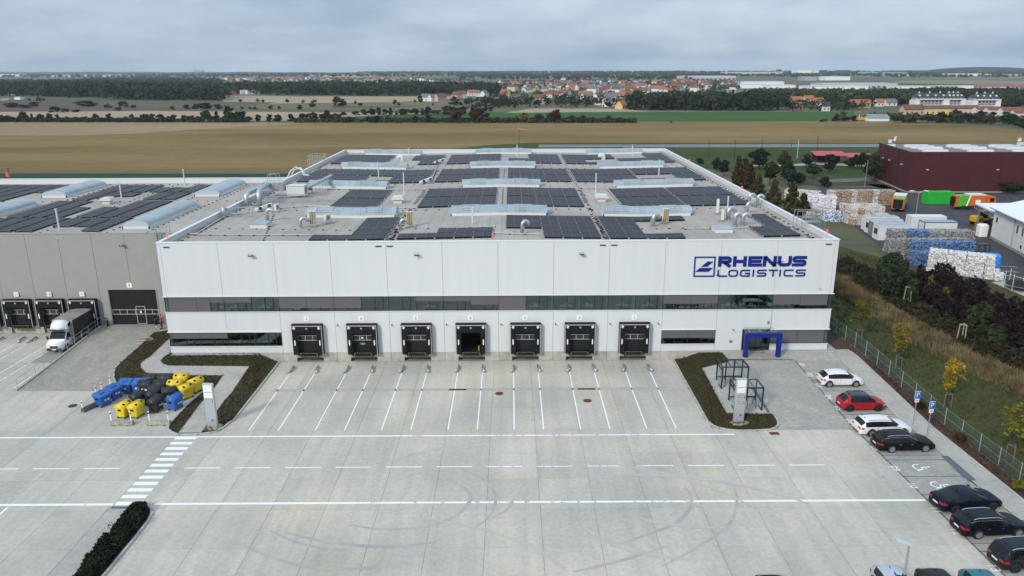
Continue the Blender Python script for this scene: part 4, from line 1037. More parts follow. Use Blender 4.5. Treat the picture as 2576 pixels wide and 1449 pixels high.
for xc in LDOCK_X:
 for a, b in ((xc-2.0, xc-1.48), (xc+1.48, xc+2.0)): MB().box(a+0.01, b-0.005, GY-0.06, GY+0.5, ZY-0.1, -0.01).build("plinth_block", CONC_WALL, grey)
 MB().box(xc-1.48, xc+1.48, GY+0.2, GY+0.5, ZY-0.1, -0.01).build('plinth_block', CONC_WALL, grey)
floodlight(grey, -8.8, GY-0.01, 10.0)
k = MB();
for a in ((-16.9,-15.85,10.86,10.9),(-16.9,-15.85,11.08,11.12),(-16.9,-16.86,10.9,11.08),(-15.89,-15.85,10.9,11.08)): k.box(a[0],a[1],GY-0.05,GY-0.005,a[2],a[3])
o = k.build('overflow_spout', SILVER, grey); MB().box(-16.86,-15.89,GY-0.012,GY-0.002,10.9,11.08).build('opening', STEEL_MATT, o)
# ================================================================== on the roofs: skylights, solar arrays, ducts, plant
def pv(t):
 g = nd(t, 'ShaderNodeTexCoord'); br = nd(t, 'ShaderNodeTexBrick'); br.offset = 0.0
 br.inputs['Scale'].default_value = 1.0; br.inputs['Brick Width'].default_value = 0.165; br.inputs['Row Height'].default_value = 0.185; br.inputs['Mortar Size'].default_value = 0.004
 br.inputs['Color1'].default_value = (0.016,0.015,0.019,1); br.inputs['Color2'].default_value = (0.021,0.019,0.024,1); br.inputs['Mortar'].default_value = (0.03,0.03,0.035,1)
 t.links.new(g.outputs['Object'], br.inputs['Vector'])
 oi = nd(t, 'ShaderNodeObjectInfo'); ma = nd(t, 'ShaderNodeMapRange'); ma.inputs['To Min'].default_value = 0.8; ma.inputs['To Max'].default_value = 1.3
 t.links.new(oi.outputs['Random'], ma.inputs['Value'])
 return t_mix(t, br.outputs['Color'], ma.outputs[0], 1.0, 'MULTIPLY')
PV = tex_mat('solar_cells', pv, 0.42, 0.20)
PVFRAME = mat('panel_frame', (0.10,0.10,0.105), 0.4, 0.5)
# one panel: dark laminate between thin side frames; tilted when placed
pm = MB(); pw, pd = 1.04, 2.12
pm.box(0.012, pw-0.012, 0.012, pd-0.012, 0.012, 0.036, 0)
for b in ((0,0.012,0,pd), (pw-0.012,pw,0,pd)): pm.box(*b, 0.0, 0.042, 1)
for b in ((0.012,pw-0.012,-0.02,0.012), (0.012,pw-0.012,pd-0.012,pd)): pm.box(*b, -0.13, 0.04, 2)  # black skirts: shade under the panel edges, painted in to part the rows
PANEL = pm.mesh('solar_panel', [PV, mat('panel_side_frame', (0.19,0.19,0.20), 0.5, 0.3), BLACK])
def solar_main(label, x0, y_rows, cells):
 """rows of panels; cells[i] = (first, last) pairs of a cell for row i; each cell holds two panels"""
 o = thing('solar_array', label, 'solar array', (x0, y_rows[0], 0), group='solar arrays on the warehouse roof')
 r = MB(); tilt = R(2.2)
 for (a, b), y in zip(cells, y_rows):
  for c in range(a, b+1):
   for h in (0, 1):
    x = x0+c*2.16+h*1.065+0.03; z = roofz(x+0.5)+0.16
    p = link('solar_panel', PANEL, o); sl = (roofz(x+1.0)-roofz(x))/1.0
    p.location = (x-x0, y-y_rows[0], z); p.rotation_euler = (tilt, -math.atan(sl), 0)
  for c in range(a, b+2):
   x = x0+c*2.16; z = roofz(x)
   r.bar((x-x0,y-y_rows[0]-0.12,z+0.10),(x-x0,y-y_rows[0]+2.35,z+0.10),0.07,0.05)
   r.box(x-x0-0.07,x-x0+0.07,y-y_rows[0]-0.16,y-y_rows[0]-0.03,z+0.01,z+0.22)
  xa, xb = x0+a*2.16, x0+(b+1)*2.16
  r.add([(xa-x0,y-y_rows[0]+2.14,roofz(xa)+0.08),(xb-x0,y-y_rows[0]+2.14,roofz(xb)+0.08),(xb-x0,y-y_rows[0]+2.12,roofz(xb)+0.18),(xa-x0,y-y_rows[0]+2.12,roofz(xa)+0.18)], [(0,1,2,3)])
 r.build('mounting_rail', STEEL_MATT, o); return o
YA = [4.35+2.58*i for i in range(5)]; YB = [24.6,27.2,29.8,32.85,35.45,38.05]; YC = [48.6,51.2,53.8,56.9,59.5,62.1]; YD = [73.6,76.2,78.8,81.7,84.3,86.9]
f5 = [(0,4)]*6
solar_main('L-shaped solar array near the front edge, left of the roof', 15.1, YA, [(0,3)]+[(2,3)]*4)
solar_main('small two-row solar array at the front edge above docks 5 and 4', 25.0, YA[:2], [(0,4),(2,4)])
solar_main('stepped five-row solar array at the front edge above docks 3 and 2', 37.3, YA, [(2,4),(2,4),(0,4),(0,4),(0,4)])
solar_main('U-shaped solar array at the front edge above dock 1, wrapped round two pipes', 49.0, YA, [(0,3),(0,1),(0,1),(0,1),(0,4)])
solar_main('staircase-shaped small solar array in the right front corner of the roof', 66.2, YA, [(0,1),(0,1),(1,1),(1,1),(1,1)])
solar_main('narrow six-row solar array behind the leftmost front skylight', 12.7, YB, [(0,2)]*6)
solar_main('full six-row solar array left of the roof centre behind the first skylights', 25.0, YB, f5)
solar_main('full six-row solar array right of the roof centre behind the first skylights', 37.3, YB, f5)
solar_main('six-row solar array beside the white vent hood on the right half', 53.4, YB, [(0,3)]*6)
solar_main('six-row solar array at the right parapet behind the first skylights', 62.3, YB, [(0,3)]*6)
solar_main('third-band solar array beside the left parapet', 1.8, YC, f5)
solar_main('third-band solar array gapped around a vent pipe on the left half', 12.75, YC, [(0,4),(2,4),(2,4),(0,4),(0,4),(0,4)])
solar_main('third-band solar array just left of the roof centre', 25.0, YC, f5)
solar_main('third-band solar array just right of the roof centre', 37.4, YC, f5)
solar_main('third-band solar array right of the cable valley, without a gap', 49.0, YC, f5)
solar_main('third-band solar array gapped around a vent pipe at the right parapet', 60.1, YC, [(0,4),(3,4),(3,4),(0,4),(0,4),(0,4)])
solar_main('rearmost solar array beside the left parapet', 1.8, YD, f5)
solar_main('rearmost solar array with short rows next to the curved vent, left half', 12.75, YD, [(3,4),(3,4),(3,4),(2,4),(2,4),(2,4)])
solar_main('rearmost full solar array left of the roof centre', 25.0, YD, f5)
solar_main('rearmost solar array right of the roof centre with shorter back rows', 37.4, YD, [(0,4),(0,4),(0,4),(2,4),(2,4),(2,4)])
solar_main('rearmost solar array right of the cable valley around a curved vent', 49.0, YD, [(0,4),(0,1),(0,1),(0,4),(0,4),(0,4)])
solar_main('rearmost solar array in the far right roof corner', 60.1, YD, [(0,4),(0,4),(0,4),(3,4),(3,4),(3,4)])
def solar_left(label, strips):
 x0, y0 = strips[0][0], strips[0][1]
 o = thing('solar_array', label, 'solar array', (x0, y0, GROOF), group='solar arrays on the grey hall roof')
 r = MB()
 for xr, ya, yb in strips:
  n = int(round((yb-ya)/1.085))
  for i in range(n):
   p = link('solar_panel', PANEL, o)
   # long side across, low edge on the right
   p.rotation_euler = (R(3), 0, R(90)); p.scale = (1, 0.93, 1); p.location = (xr-x0, ya+i*1.085-y0, 0.14)
  for x, z in ((xr-0.15,0.1),(xr-2.1,0.32)): r.bar((x-x0,ya-y0-0.1,z),(x-x0,yb-y0,z),0.06,0.06)
  for i in range(0, n+1, 2):
   r.box(xr-x0-0.05,xr-x0+0.15,ya-y0+i*1.085-0.1,ya-y0+i*1.085+0.1,0.01,0.16)
  r.add([(xr-x0-2.1,ya-y0,0.03),(xr-x0-2.1,yb-y0,0.03),(xr-x0-2.08,yb-y0,0.22),(xr-x0-2.08,ya-y0,0.22)], [(0,1,2,3)])
 r.build('mounting_rail', PVFRAME, o); return o
solar_left('long solar array at the front of the grey hall roof, near the white hood', [(-22.4,14.4,22.9),(-25.1,14.4,22.9),(-27.8,14.4,22.9),(-30.5,14.4,22.9),(-23.9,23.8,31.2),(-26.6,23.8,36.7),(-29.3,23.8,36.7)])
solar_left('solar array at the front edge of the grey hall roof beside the arched skylight', [(-13.9,14.4,22.8),(-16.6,17.4,22.8),(-19.3,17.4,22.8),(-14.3,23.7,36.6),(-17.0,23.7,36.6),(-19.7,23.7,31.2)])
solar_left('solar array behind the white hood of the grey hall, ending at the back parapet', [(-28.0,37.6,45.2),(-25.3,39.6,45.2),(-22.7,41.5,45.2),(-28.2,45.9,53.7),(-25.5,45.9,53.7),(-22.8,45.9,53.7)])
solar_left('solar array between two arched skylights at the back of the grey hall roof', [(-14.6,38.2,45.2),(-17.3,38.2,45.2),(-14.6,45.9,54.0),(-17.2,45.9,50.6),(-19.8,45.9,50.6)])
solar_left('leftmost solar array on the grey hall roof, cut by the picture edge', [(-38.6,45.8,53.6),(-41.2,37.7,53.6),(-43.8,37.7,53.6),(-46.4,37.7,53.6),(-49.0,37.7,53.6),(-51.6,37.7,53.6)])

# ---- barrel skylights: curb, polycarbonate bays, ribs, two hatches each
POLY = mat('polycarbonate_bay', (0.29,0.35,0.38), 0.3, spec=0.4, var=0.12, scale=0.6, obj_var=0.08)
SKYRIB = mat('skylight_rib', (0.45,0.50,0.53), 0.5)
CURB = mat('skylight_curb', (0.66,0.66,0.65), 0.55)
def skylight(parent, u0, u1, v0, v1, zf, along='x', hatches=True, bays=10):
 n = 8; rise = 0.74
 P = (lambda u, v, z: (u, v, z)) if along == 'x' else (lambda u, v, z: (v, u, z))
 k = MB(); us = [u0+(u1-u0)*i/bays for i in range(bays+1)]
 for i in range(bays):
  a, b = us[i], us[i+1]
  for v in (v0, v1-0.12):
   zA, zB = zf(a), zf(b)
   q = [P(a,v,zA-0.1),P(b,v,zB-0.1),P(b,v+0.12,zB-0.1),P(a,v+0.12,zA-0.1),P(a,v,zA+0.34),P(b,v,zB+0.34),P(b,v+0.12,zB+0.34),P(a,v+0.12,zA+0.34)]
   k.add(q, [(3,2,1,0),(4,5,6,7),(0,1,5,4),(1,2,6,5),(2,3,7,6),(3,0,4,7)])
 for u in (u0, u1-0.12):
  z = zf(u); q = [P(u,v0,z-0.1),P(u+0.12,v0,z-0.1),P(u+0.12,v1,z-0.1),P(u,v1,z-0.1),P(u,v0,z+0.338),P(u+0.12,v0,z+0.338),P(u+0.12,v1,z+0.338),P(u,v1,z+0.338)]
  k.add(q, [(3,2,1,0),(4,5,6,7),(0,1,5,4),(1,2,6,5),(2,3,7,6),(3,0,4,7)])
 s = k.build('skylight', CURB, parent)
 def arc(u, s_=1.0, e=0.0):
  z = zf(u)+0.34+e
  return [P(u, v0+0.04+(v1-v0-0.08)*(0.5-0.5*math.cos(math.pi*j/n)), z+rise*s_*math.sin(math.pi*j/n)**0.85) for j in range(n+1)]
 for i in range(bays):
  a = arc(us[i]+0.03); b = arc(us[i+1]-0.03); k = MB(); k.add(a+b, [(j, n+1+j, n+2+j, j+1) for j in range(n)])
  o = k.build('bay', POLY, s, smooth=True)
 k = MB()
 for u in us: k.tube(arc(u, 1.0, 0.02), 0.035, 4)
 for u in (u0, u1):
  a = arc(u); k.add(a, [tuple(range(n+1))])
 k.build('rib', SKYRIB, s)
 if hatches:
  for c in (0.2, 0.75):
   ua = u0+(u1-u0)*(c-0.09); ub = u0+(u1-u0)*(c+0.09); k = MB()
   A = arc(ua, 1.0, 0.09); B = arc(ub, 1.0, 0.09)
   k.tube(A[1:5], 0.045, 4); k.tube(B[1:5], 0.045, 4); k.tube([A[1],B[1]], 0.045, 4); k.tube([A[4],B[4]], 0.045, 4); k.tube([A[2],B[2]], 0.03, 4)
   k.build('vent_hatch', SKYRIB, s)
for u0, u1, v in ((11.3,22.9,18.0),(30.1,42.6,18.0),(49.9,61.4,18.0)): skylight(hall, u0, u1, v, v+3.2, roofz)
for v in (42.6, 67.2, 91.2):
 for u0, u1 in ((5.3,17.9),(30.05,42.65),(54.8,67.4)): skylight(hall, u0, u1, v, v+2.9, roofz)
for v0, v1, u0, u1 in ((-37.0,-33.0,41.2,53.6),(-37.2,-33.2,23.4,33.8),(-11.8,-8.35,16.2,32.0),(-12.8,-8.7,41.7,54.2)): skylight(grey, u0, u1, v0, v1, lambda u: GROOF, 'y', False, 11)

# ---- ventilation hoods, pipes, ducts
HOODW = mat('white_sheet_metal', (0.62,0.62,0.60), 0.5)
def RZ(x): return roofz(x)
def hood(x, y, z, label, sc=1.0):
 o = thing('roof_ventilator', label, 'roof ventilator', (x, y, z), group='white roof ventilator hoods')
 MB().box(-0.55*sc,0.55*sc,-0.55*sc,0.55*sc,-0.1,0.55*sc).build('curb', HOODW, o)
 k = MB(); k.slab([(-0.85*sc,0.55*sc),(0.85*sc,0.55*sc),(0.85*sc,0.70*sc),(0.62*sc,0.98*sc),(-0.62*sc,0.98*sc),(-0.85*sc,0.70*sc)], -0.8*sc, 0.8*sc); k.build('hood_cap', HOODW, o)
hood(21.7, 29.2, RZ(21.7), 'white roof ventilator beside the narrow array on the left half of the roof', 1.05); hood(51.0, 29.7, RZ(51), 'white roof ventilator between arrays on the right half of the roof', 1.05)
hood(-23.4, 35.3, GROOF, 'white roof ventilator between the arrays of the grey hall', 1.0)
def vent_pipe(x, y, z, h, label, r=0.09, m=HOODW):
 o = thing('vent_pipe', label, 'vent pipe', (x, y, z), group='thin vent pipes on the roofs')
 MB().cyl((0,0,-0.1),(0,0,h), r, n=8).build('pipe', m, o); MB().cyl((0,0,h),(0,0,h+0.12), r*1.5, n=8).build('rain_cap', m, o)
for x, y, h, lab in ((14.43,55.8,2.6,'white vent pipe in the gap of the third-band array, left half of the roof'), (21.6,36.3,3.3,'tall vent pipe behind the left roof ventilator'), (33.2,12.5,1.9,'vent pipe in front of the middle front skylight'),
                     (50.9,36.3,3.0,'tall vent pipe behind the right roof ventilator'), (64.2,55.6,2.7,'white vent pipe in the gap of the third-band array, right half of the roof'), (66.98,21.4,1.7,'white vent pipe between the air conditioners and the right-hand array'),
                     (64.4,87.4,2.3,'vent pipe in front of the rearmost right skylight'), (39.3,87.0,2.3,'vent pipe in front of the rearmost middle skylight'), (15.9,86.5,2.0,'vent pipe in front of the rearmost left skylight')):
 vent_pipe(x, y, RZ(x), h, lab)
for x, y, h, lab in ((-24.1,40.9,2.3,'vent pipe behind the white hood of the grey hall'), (-19.4,15.4,2.7,'vent pipe at the front edge of the grey hall roof'), (-18.4,51.7,3.0,'tall vent pipe at the back parapet of the grey hall')): vent_pipe(x, y, GROOF, h, lab, 0.1)
def gooseneck(x, y, z, label, r=0.24, h=1.1, ang=0.0, m=STEEL):
 o = thing('gooseneck_vent', label, 'gooseneck vent', (x, y, z), ang, group='galvanised gooseneck vents')
 pts = [(0,0,-0.1),(0,0,h)]+[(0.42-0.42*math.cos(R(t)),0,h+0.42*math.sin(R(t))) for t in (30,60,90,120,150)]+[(0.84,0,h-0.05)]
 MB().tube(pts, r, 10).build('duct_bend', m, o, smooth=True); MB().cyl((0,0,0),(0,0,0.12), r*1.25, n=10).build('collar', m, o)
for x, y, r, a, lab in ((7.1,15.4,0.28,0,'gooseneck vent left of the leftmost front skylight'), (12.4,11.4,0.22,R(20),'gooseneck vent beside the striped air conditioner on the left'), (24.7,10.1,0.2,R(10),'small gooseneck vent left of the middle air conditioner'),
      (39.2,6.6,0.24,R(20),'gooseneck vent in front of the stepped array'), (55.2,11.6,0.3,R(20),'gooseneck vent left of the striped air conditioner on the right'), (65.2,14.8,0.34,R(10),'large gooseneck vent behind a pair of bends, right of the roof'),
      (65.0,11.1,0.28,0,'left gooseneck vent of the pair beside the roof hatch'), (65.9,10.9,0.28,0,'right gooseneck vent of the pair beside the roof hatch'), (68.6,18.3,0.28,R(10),'gooseneck vent in front of the six-row array at the right parapet'),
      (70.9,25.0,0.25,0,'gooseneck vent by the right parapet, next to a taller one'), (71.75,24.0,0.25,0,'gooseneck vent closest to the right parapet')):
 gooseneck(x, y, RZ(x), lab, r*0.85, 1.05 if r > 0.22 else 0.8, a)
gooseneck(57.4, 81.1, RZ(57.4), 'large pale curved vent in the rear array on the right', 0.42, 0.6, R(180), HOODW); gooseneck(15.3, 80.3, RZ(15.3), 'large pale curved vent in the rear array on the left', 0.42, 0.6, R(180), HOODW)
# big duct run with the air handling unit at the left parapet
o = thing('air_duct', 'thick galvanised duct with two upright bends joining the white ventilation unit', 'air duct', (0,0,RZ(2)))
k = MB()
k.tube([(1.2,25.4,-0.1),(1.2,25.4,1.5),(1.35,25.9,1.85),(1.6,27.5,1.95),(1.9,31.0,1.95),(2.1,33.2,1.9)], 0.34, 10); k.build('round_duct', STEEL, o, smooth=True)
k = MB(); k.tube([(2.8,25.8,-0.1),(2.8,25.8,1.7),(2.75,26.4,2.1),(2.5,28.5,2.1),(2.1,31.5,2.0)], 0.34, 10); k.build('round_duct', STEEL, o, smooth=True)
MB().bbox(1.2,4.3,33.0,34.6,1.0,2.4,0.15).build('square_duct', STEEL, o)
k = MB(); k.tube([(7.2,34.4,1.2),(7.6,36.0,1.3),(8.4,44.5,1.5),(8.4,45.6,1.5)], 0.27, 10); k.build('round_duct', STEEL, o, smooth=True)
k = MB()
for x, y in ((0.9,30),(2.8,30),(7.7,38.0),(8.0,41.0),(8.4,44.5),(7.2,38),(7.6,41)): k.bar((x,y,-0.1),(x,y,1.2),0.06)
for y in (27.0,29.5): k.bar((0.5,y,1.3),(11.0,y+1.2,0.6),0.09) if y > 28 else None
k.build('support_stand', STEEL_MATT, o)
o = thing('ventilation_unit', 'white box-shaped ventilation unit joined to galvanised ducts near the left parapet', 'ventilation unit', (5.9,33.9,RZ(5.9)))
MB().bbox(-1.35,1.35,-0.8,0.9,0.35,1.75,0.04).build('casing', HOODW, o); MB().box(-1.42,1.42,-0.87,0.97,1.75,1.83).build('lid', HOODW, o)
k = MB();
for x in (-1.2,1.2):
 for y in (-0.7,0.75): k.bar((x,y,-0.1),(x,y,0.35),0.09)
k.build('leg', STEEL_MATT, o); MB().box(1.36,1.39,-0.5,0.5,0.6,1.5).build('louvre', GRILLE, o)
o = thing('pipe_rack', 'long low galvanised pipe rack on stands in front of the ventilation unit', 'pipe rack', (0,0,RZ(4)))
k = MB(); k.bar((-0.3,26.8,0.95),(6.0,28.2,0.95),0.14,0.1); k.bar((6.0,28.2,0.95),(11.2,30.4,0.95),0.14,0.1); k.bar((11.2,30.4,0.95),(11.4,31.6,0.95),0.1); k.build('tray', STEEL, o)
for x, y in ((-0.2,26.8),(0.2,27.6),(5.7,28.1),(9.8,29.8),(11.2,30.4)):
 k = MB(); k.bar((x,y,-0.05),(x,y,0.9),0.09); k.box(x-0.2,x+0.2,y-0.2,y+0.2,-0.12,0.0); k.build('stand', STEEL_MATT, o)
# tilted white maintenance units lying along the cable runs
DARKMETAL = mat('dark_sheet', (0.06,0.06,0.065), 0.5)
def inverter(x, y, rz, label, base=None):
 o = thing('inverter_rack', label, 'inverter rack', (x, y, RZ(x)), rz, group='tilted inverter racks')
 k = MB(); k.add([(-1.1,-0.35,0.15),(1.1,-0.35,0.55),(1.1,0.45,0.55),(-1.1,0.45,0.15),(-1.1,-0.2,0.45),(1.1,-0.2,1.0),(1.1,0.35,1.0),(-1.1,0.35,0.45)], [(3,2,1,0),(4,5,6,7),(0,1,5,4),(1,2,6,5),(2,3,7,6),(3,0,4,7)])
 k.build('roof_sheet', HOODW, o)
 for i in range(3):
  q = MB(); a = -0.8+0.62*i; z = 0.2+0.12*(i+1); q.box(a, a+0.45, -0.42, -0.36, z, z+0.38); q.build('inverter', HOODW if i == 1 else DARKMETAL, o)
 q = MB()
 for a in (-0.9,0,0.9): q.bar((a,-0.3,0),(a,-0.3,0.35),0.06); q.bar((a,0.4,0),(a,0.4,0.35),0.06); q.box(a-0.2,a+0.2,-0.45,-0.2,-0.02,0.05)
 q.build('leg', STEEL_MATT, o)
inverter(4.6, 22.0, R(35), 'tilted inverter rack beside the round ducts at the left parapet'); inverter(6.4, 37.0, R(20), 'tilted dark and white inverter rack behind the white ventilation unit')
inverter(23.7, 48.0, R(30), 'tilted inverter rack in the cable valley beside the third-band arrays'); inverter(23.4, 75.3, R(30), 'tilted inverter rack in the cable valley beside the rearmost arrays')
# air conditioners
FINS = mat('cooling_fins', (0.16,0.16,0.15), 0.6, color2=(0.26,0.25,0.22), scale=8); AMBER = mat('amber_strip', (0.55,0.38,0.06), 0.5); SLATE = mat('slate_blue_strip', (0.10,0.16,0.22), 0.5)
CASE = mat('air_conditioner_case', (0.62,0.61,0.57), 0.5)
def aircon(x, y, rz, label, w=0.95, h=1.7, stripes=False):
 o = thing('air_conditioner', label, 'air conditioner', (x, y, RZ(x)), rz, group='air conditioners on the white warehouse')
 d = 0.36; MB().bbox(-w/2,w/2,-d/2,d/2,0.25,0.25+h,0.03).build('casing', CASE, o)
 if stripes:
  for i, m in enumerate((FINS, AMBER, SLATE, AMBER, FINS)):
   a = -w/2+0.06+i*(w-0.12)/5; MB().box(a+0.01, a+(w-0.12)/5-0.01, -d/2-0.02, -d/2, 0.33, 0.17+h).build('fin_strip', m, o)
 else:
  n = max(1, int(round(h/0.85)))
  for i in range(n): MB().cyl((-0.05*w,-d/2,0.25+h*(i+0.5)/n),(-0.05*w,-d/2-0.03,0.25+h*(i+0.5)/n),0.3*w,n=14).build('fan_guard', FINS, o)
 k = MB()
 for sx in (-1,1): k.bar((sx*w*0.45,-0.5,0.22),(sx*w*0.45,0.55,0.22),0.06); k.box(sx*w*0.45-0.15,sx*w*0.45+0.15,-0.6,-0.3,-0.02,0.08); k.bar((sx*w*0.45,-0.45,0.05),(sx*w*0.45,-0.45,0.25),0.05); k.bar((sx*w*0.45,0.5,0.0),(sx*w*0.45,0.5,0.25),0.05)
 k.build('stand', STEEL_MATT, o)
aircon(13.7, 12.2, R(8), 'striped air conditioner in front of the leftmost front skylight', 0.8, 1.75, True); aircon(14.9, 14.6, R(60), 'small air conditioner behind the striped one on the left', 0.85, 0.9)
aircon(25.6, 11.5, R(8), 'striped air conditioner beside the small gooseneck, between two arrays', 0.75, 1.7, True); aircon(57.0, 13.2, R(8), 'striped air conditioner inside the U-shaped array', 0.75, 1.7, True)
aircon(64.9, 18.7, R(75), 'tall air conditioner behind the gooseneck vents on the right', 0.95, 1.7); aircon(64.3, 14.0, R(75), 'lower air conditioner in front of the tall one on the right', 0.9, 1.15); aircon(6.5, 21.6, R(70), 'small air conditioner beside the tilted rack at the left', 0.85, 0.85)
def hatch(x, y, label):
 o = thing('roof_hatch', label, 'roof hatch', (x, y, RZ(x)), group='flat roof hatches')
 MB().box(-1.0,1.0,-1.0,1.0,-0.1,0.42).build('curb', CURB, o); k = MB(); k.bbox(-1.05,1.05,-1.05,1.05,0.42,0.56,0.08); k.build('dome_light', POLY, o)
hatch(7.4, 11.9, 'flat white roof hatch near the left front corner'); hatch(62.7, 8.2, 'flat white roof hatch near the right front corner')
# cable conduits on little black feet, anchor points, debris in the valleys
CONDUIT = mat('pale_conduit', (0.42,0.43,0.43), 0.5)
def conduit(pts, label):
 o = thing('cable_conduit', label, 'cable conduit', (0,0,0), group='cable conduits across the roof')
 k = MB(); k.tube([(x,y,RZ(x)+0.16) for x, y in pts], 0.07, 5); k.build('pipe', CONDUIT, o)
 q = MB()
 for (a, b), (c, d) in zip(pts[:-1], pts[1:]):
  n = max(1, int(math.hypot(c-a, d-b)/1.6))
  for i in range(n): x = a+(c-a)*i/n; y = b+(d-b)*i/n; q.box(x-0.1,x+0.1,y-0.08,y+0.08,RZ(x),RZ(x)+0.12)
 q.build('foot', BLACK, o)
conduit([(0.6,6.9),(1.6,6.4),(14.9,6.9)], 'pale cable conduit along the front left edge of the roof'); conduit([(1.6,6.4),(1.0,17.5),(3.6,20.6)], 'pale cable conduit running to the tilted rack at the left parapet')
conduit([(36.0,6.3),(41.3,5.8)], 'pale cable conduit between the two-row array and the stepped array'); conduit([(58.7,9.5),(61.6,9.3),(66.0,9.3)], 'pale cable conduit beside the roof hatch on the right')
conduit([(4.8,22.9),(9.5,25.6),(18.5,25.0),(25.0,24.2)], 'pale cable conduit in front of the narrow six-row array'); conduit([(8.8,41.2),(19.2,41.2),(24.6,40.8)], 'pale cable conduit behind the narrow six-row array')
conduit([(24.4,48.0),(24.0,58),(23.6,66.6),(23.2,75)], 'pale cable conduit along the left roof valley'); conduit([(48.6,66),(48.6,49),(49.0,41.8)], 'pale cable conduit along the right roof valley'); conduit([(36.55,24.8),(36.55,40.8)], 'pale cable conduit in the aisle between the two central arrays')
conduit([(36.55,48.8),(36.55,64.8)], 'pale cable conduit in the aisle between the third-band arrays'); conduit([(49.2,41.3),(53.2,41.0),(53.5,25.2)], 'pale cable conduit round the ventilator on the right')
q = MB(); rr = random.Random(5)
for y in (10.2, 22.7, 41.6, 47.4, 66.4, 71.6):
 for i in range(44):
  x = 2.5+1.6*i+rr.uniform(-0.1,0.1)
  if x < 71: q.box(x-0.1,x+0.1,y-0.07,y+0.07,RZ(x),RZ(x)+0.09)
for i in range(60):
 y = 2+1.55*i
 if y < 94:
  for x in (1.3, 71.6): q.box(x-0.1,x+0.1,y-0.1,y+0.1,RZ(x),RZ(x)+0.1)
for xv in (24.3, 48.75):
 for i in range(70): x = xv+rr.uniform(-0.35,0.35); y = rr.uniform(1.5,24); q.box(x-0.09,x+0.09,y-0.09,y+0.09,RZ(x),RZ(x)+0.1)
for i in range(14):
 x = 10.4-0.28*i; y = 3.0+1.25*i; q.box(x-0.09,x+0.09,y-0.09,y+0.09,RZ(x),RZ(x)+0.1)
tag(q.build('lightning_conductor_feet', BLACK), 'small black feet dotted in lines over the white warehouse roof', kind='stuff')
q = MB()
for xv in (-31.5, -21.0, -12.6, -7.6):
 for i in range(26): y = 14+1.55*i; q.box(xv-0.1,xv+0.1,y-0.09,y+0.09,GROOF,GROOF+0.1)
for y in (37.2, 54.9):
 for i in range(36): x = -1.5-1.5*i; q.box(x-0.1,x+0.1,y-0.08,y+0.08,GROOF,GROOF+0.1)
tag(q.build('lightning_conductor_feet', BLACK), 'small black feet dotted in lines over the grey hall roof', kind='stuff')
MAT_PAD = mat('dark_walk_mat', (0.14,0.13,0.13), 0.95, var=0.3, scale=1.5)
DEBRIS = mat('brown_silt', (0.13,0.10,0.085), 0.95, var=0.35, scale=2)
q = MB()
for xv, y0, y1 in ((24.2,20.0,24.3),(24.3,28,40),(24.4,3,8),(48.8,3,16),(48.8,26,40),(48.7,50,66),(24.2,50,66)):
 y = y0
 while y < y1:
  w = rr.uniform(0.2,0.5); x = xv+rr.uniform(-0.15,0.15); l = rr.uniform(0.8,2.0); z = RZ(x)+0.012
  q.add([(x-w,y,z),(x+w*0.8,y-0.2,z),(x+w,y+l,z),(x-w*0.7,y+l+0.2,z)], [(0,1,2,3)]); y += l+rr.uniform(0.1,0.8)
tag(q.build('roof_valley_mats', MAT_PAD), kind='stuff')
q = MB()
for x0_ in (1.0, 71.2):
 for i in range(30):
  y = rr.uniform(1,90); l = rr.uniform(0.8,3.5); w = rr.uniform(0.1,0.3); x = x0_+rr.uniform(-0.3,0.3); z = RZ(x)+0.01
  q.add([(x-w,y,z),(x+w,y+0.2,z),(x+w*0.6,y+l,z),(x-w*0.5,y+l*0.9,z)], [(0,1,2,3)])
tag(q.build('roof_silt', DEBRIS), kind='stuff')
# red obstacle lamps on the parapets
LAMPRED = mat('red_obstacle_glass', (0.75,0.06,0.08), 0.3)
LAMPRED.node_tree.nodes['Principled BSDF'].inputs['Emission Color'].default_value = (1.0,0.06,0.08,1); LAMPRED.node_tree.nodes['Principled BSDF'].inputs['Emission Strength'].default_value = 1.2
def obstacle(x, y, z, label):
 o = thing('obstacle_lamp', label, 'obstacle lamp', (x, y, z), group='red obstacle lamps')
 MB().cyl((0,0,-0.02),(0,0,0.18),0.05,n=6).build('base', STEEL_MATT, o); MB().cyl((0,0,0.18),(0,0,0.42),0.12,0.08,n=8).build('lens', LAMPRED, o)
for x, y, z, lab in ((0.15,2.5,TOP,'red obstacle lamp on the left front corner of the white warehouse'), (0.15,41,TOP,'red obstacle lamp on the left parapet beside the ducts'), (0.15,73.3,TOP,'red obstacle lamp on the left parapet by the far stairs'), (W-0.15,3.0,TOP,'red obstacle lamp at the right front corner'),
                     (W-0.15,35,TOP,'red obstacle lamp halfway along the right parapet'), (W-0.15,70,TOP,'red obstacle lamp near the far end of the right parapet'), (35.85,5.0,RZ(35.85),'red lamp beside the small two-row array at the front edge')):
 obstacle(x, y, z, lab)
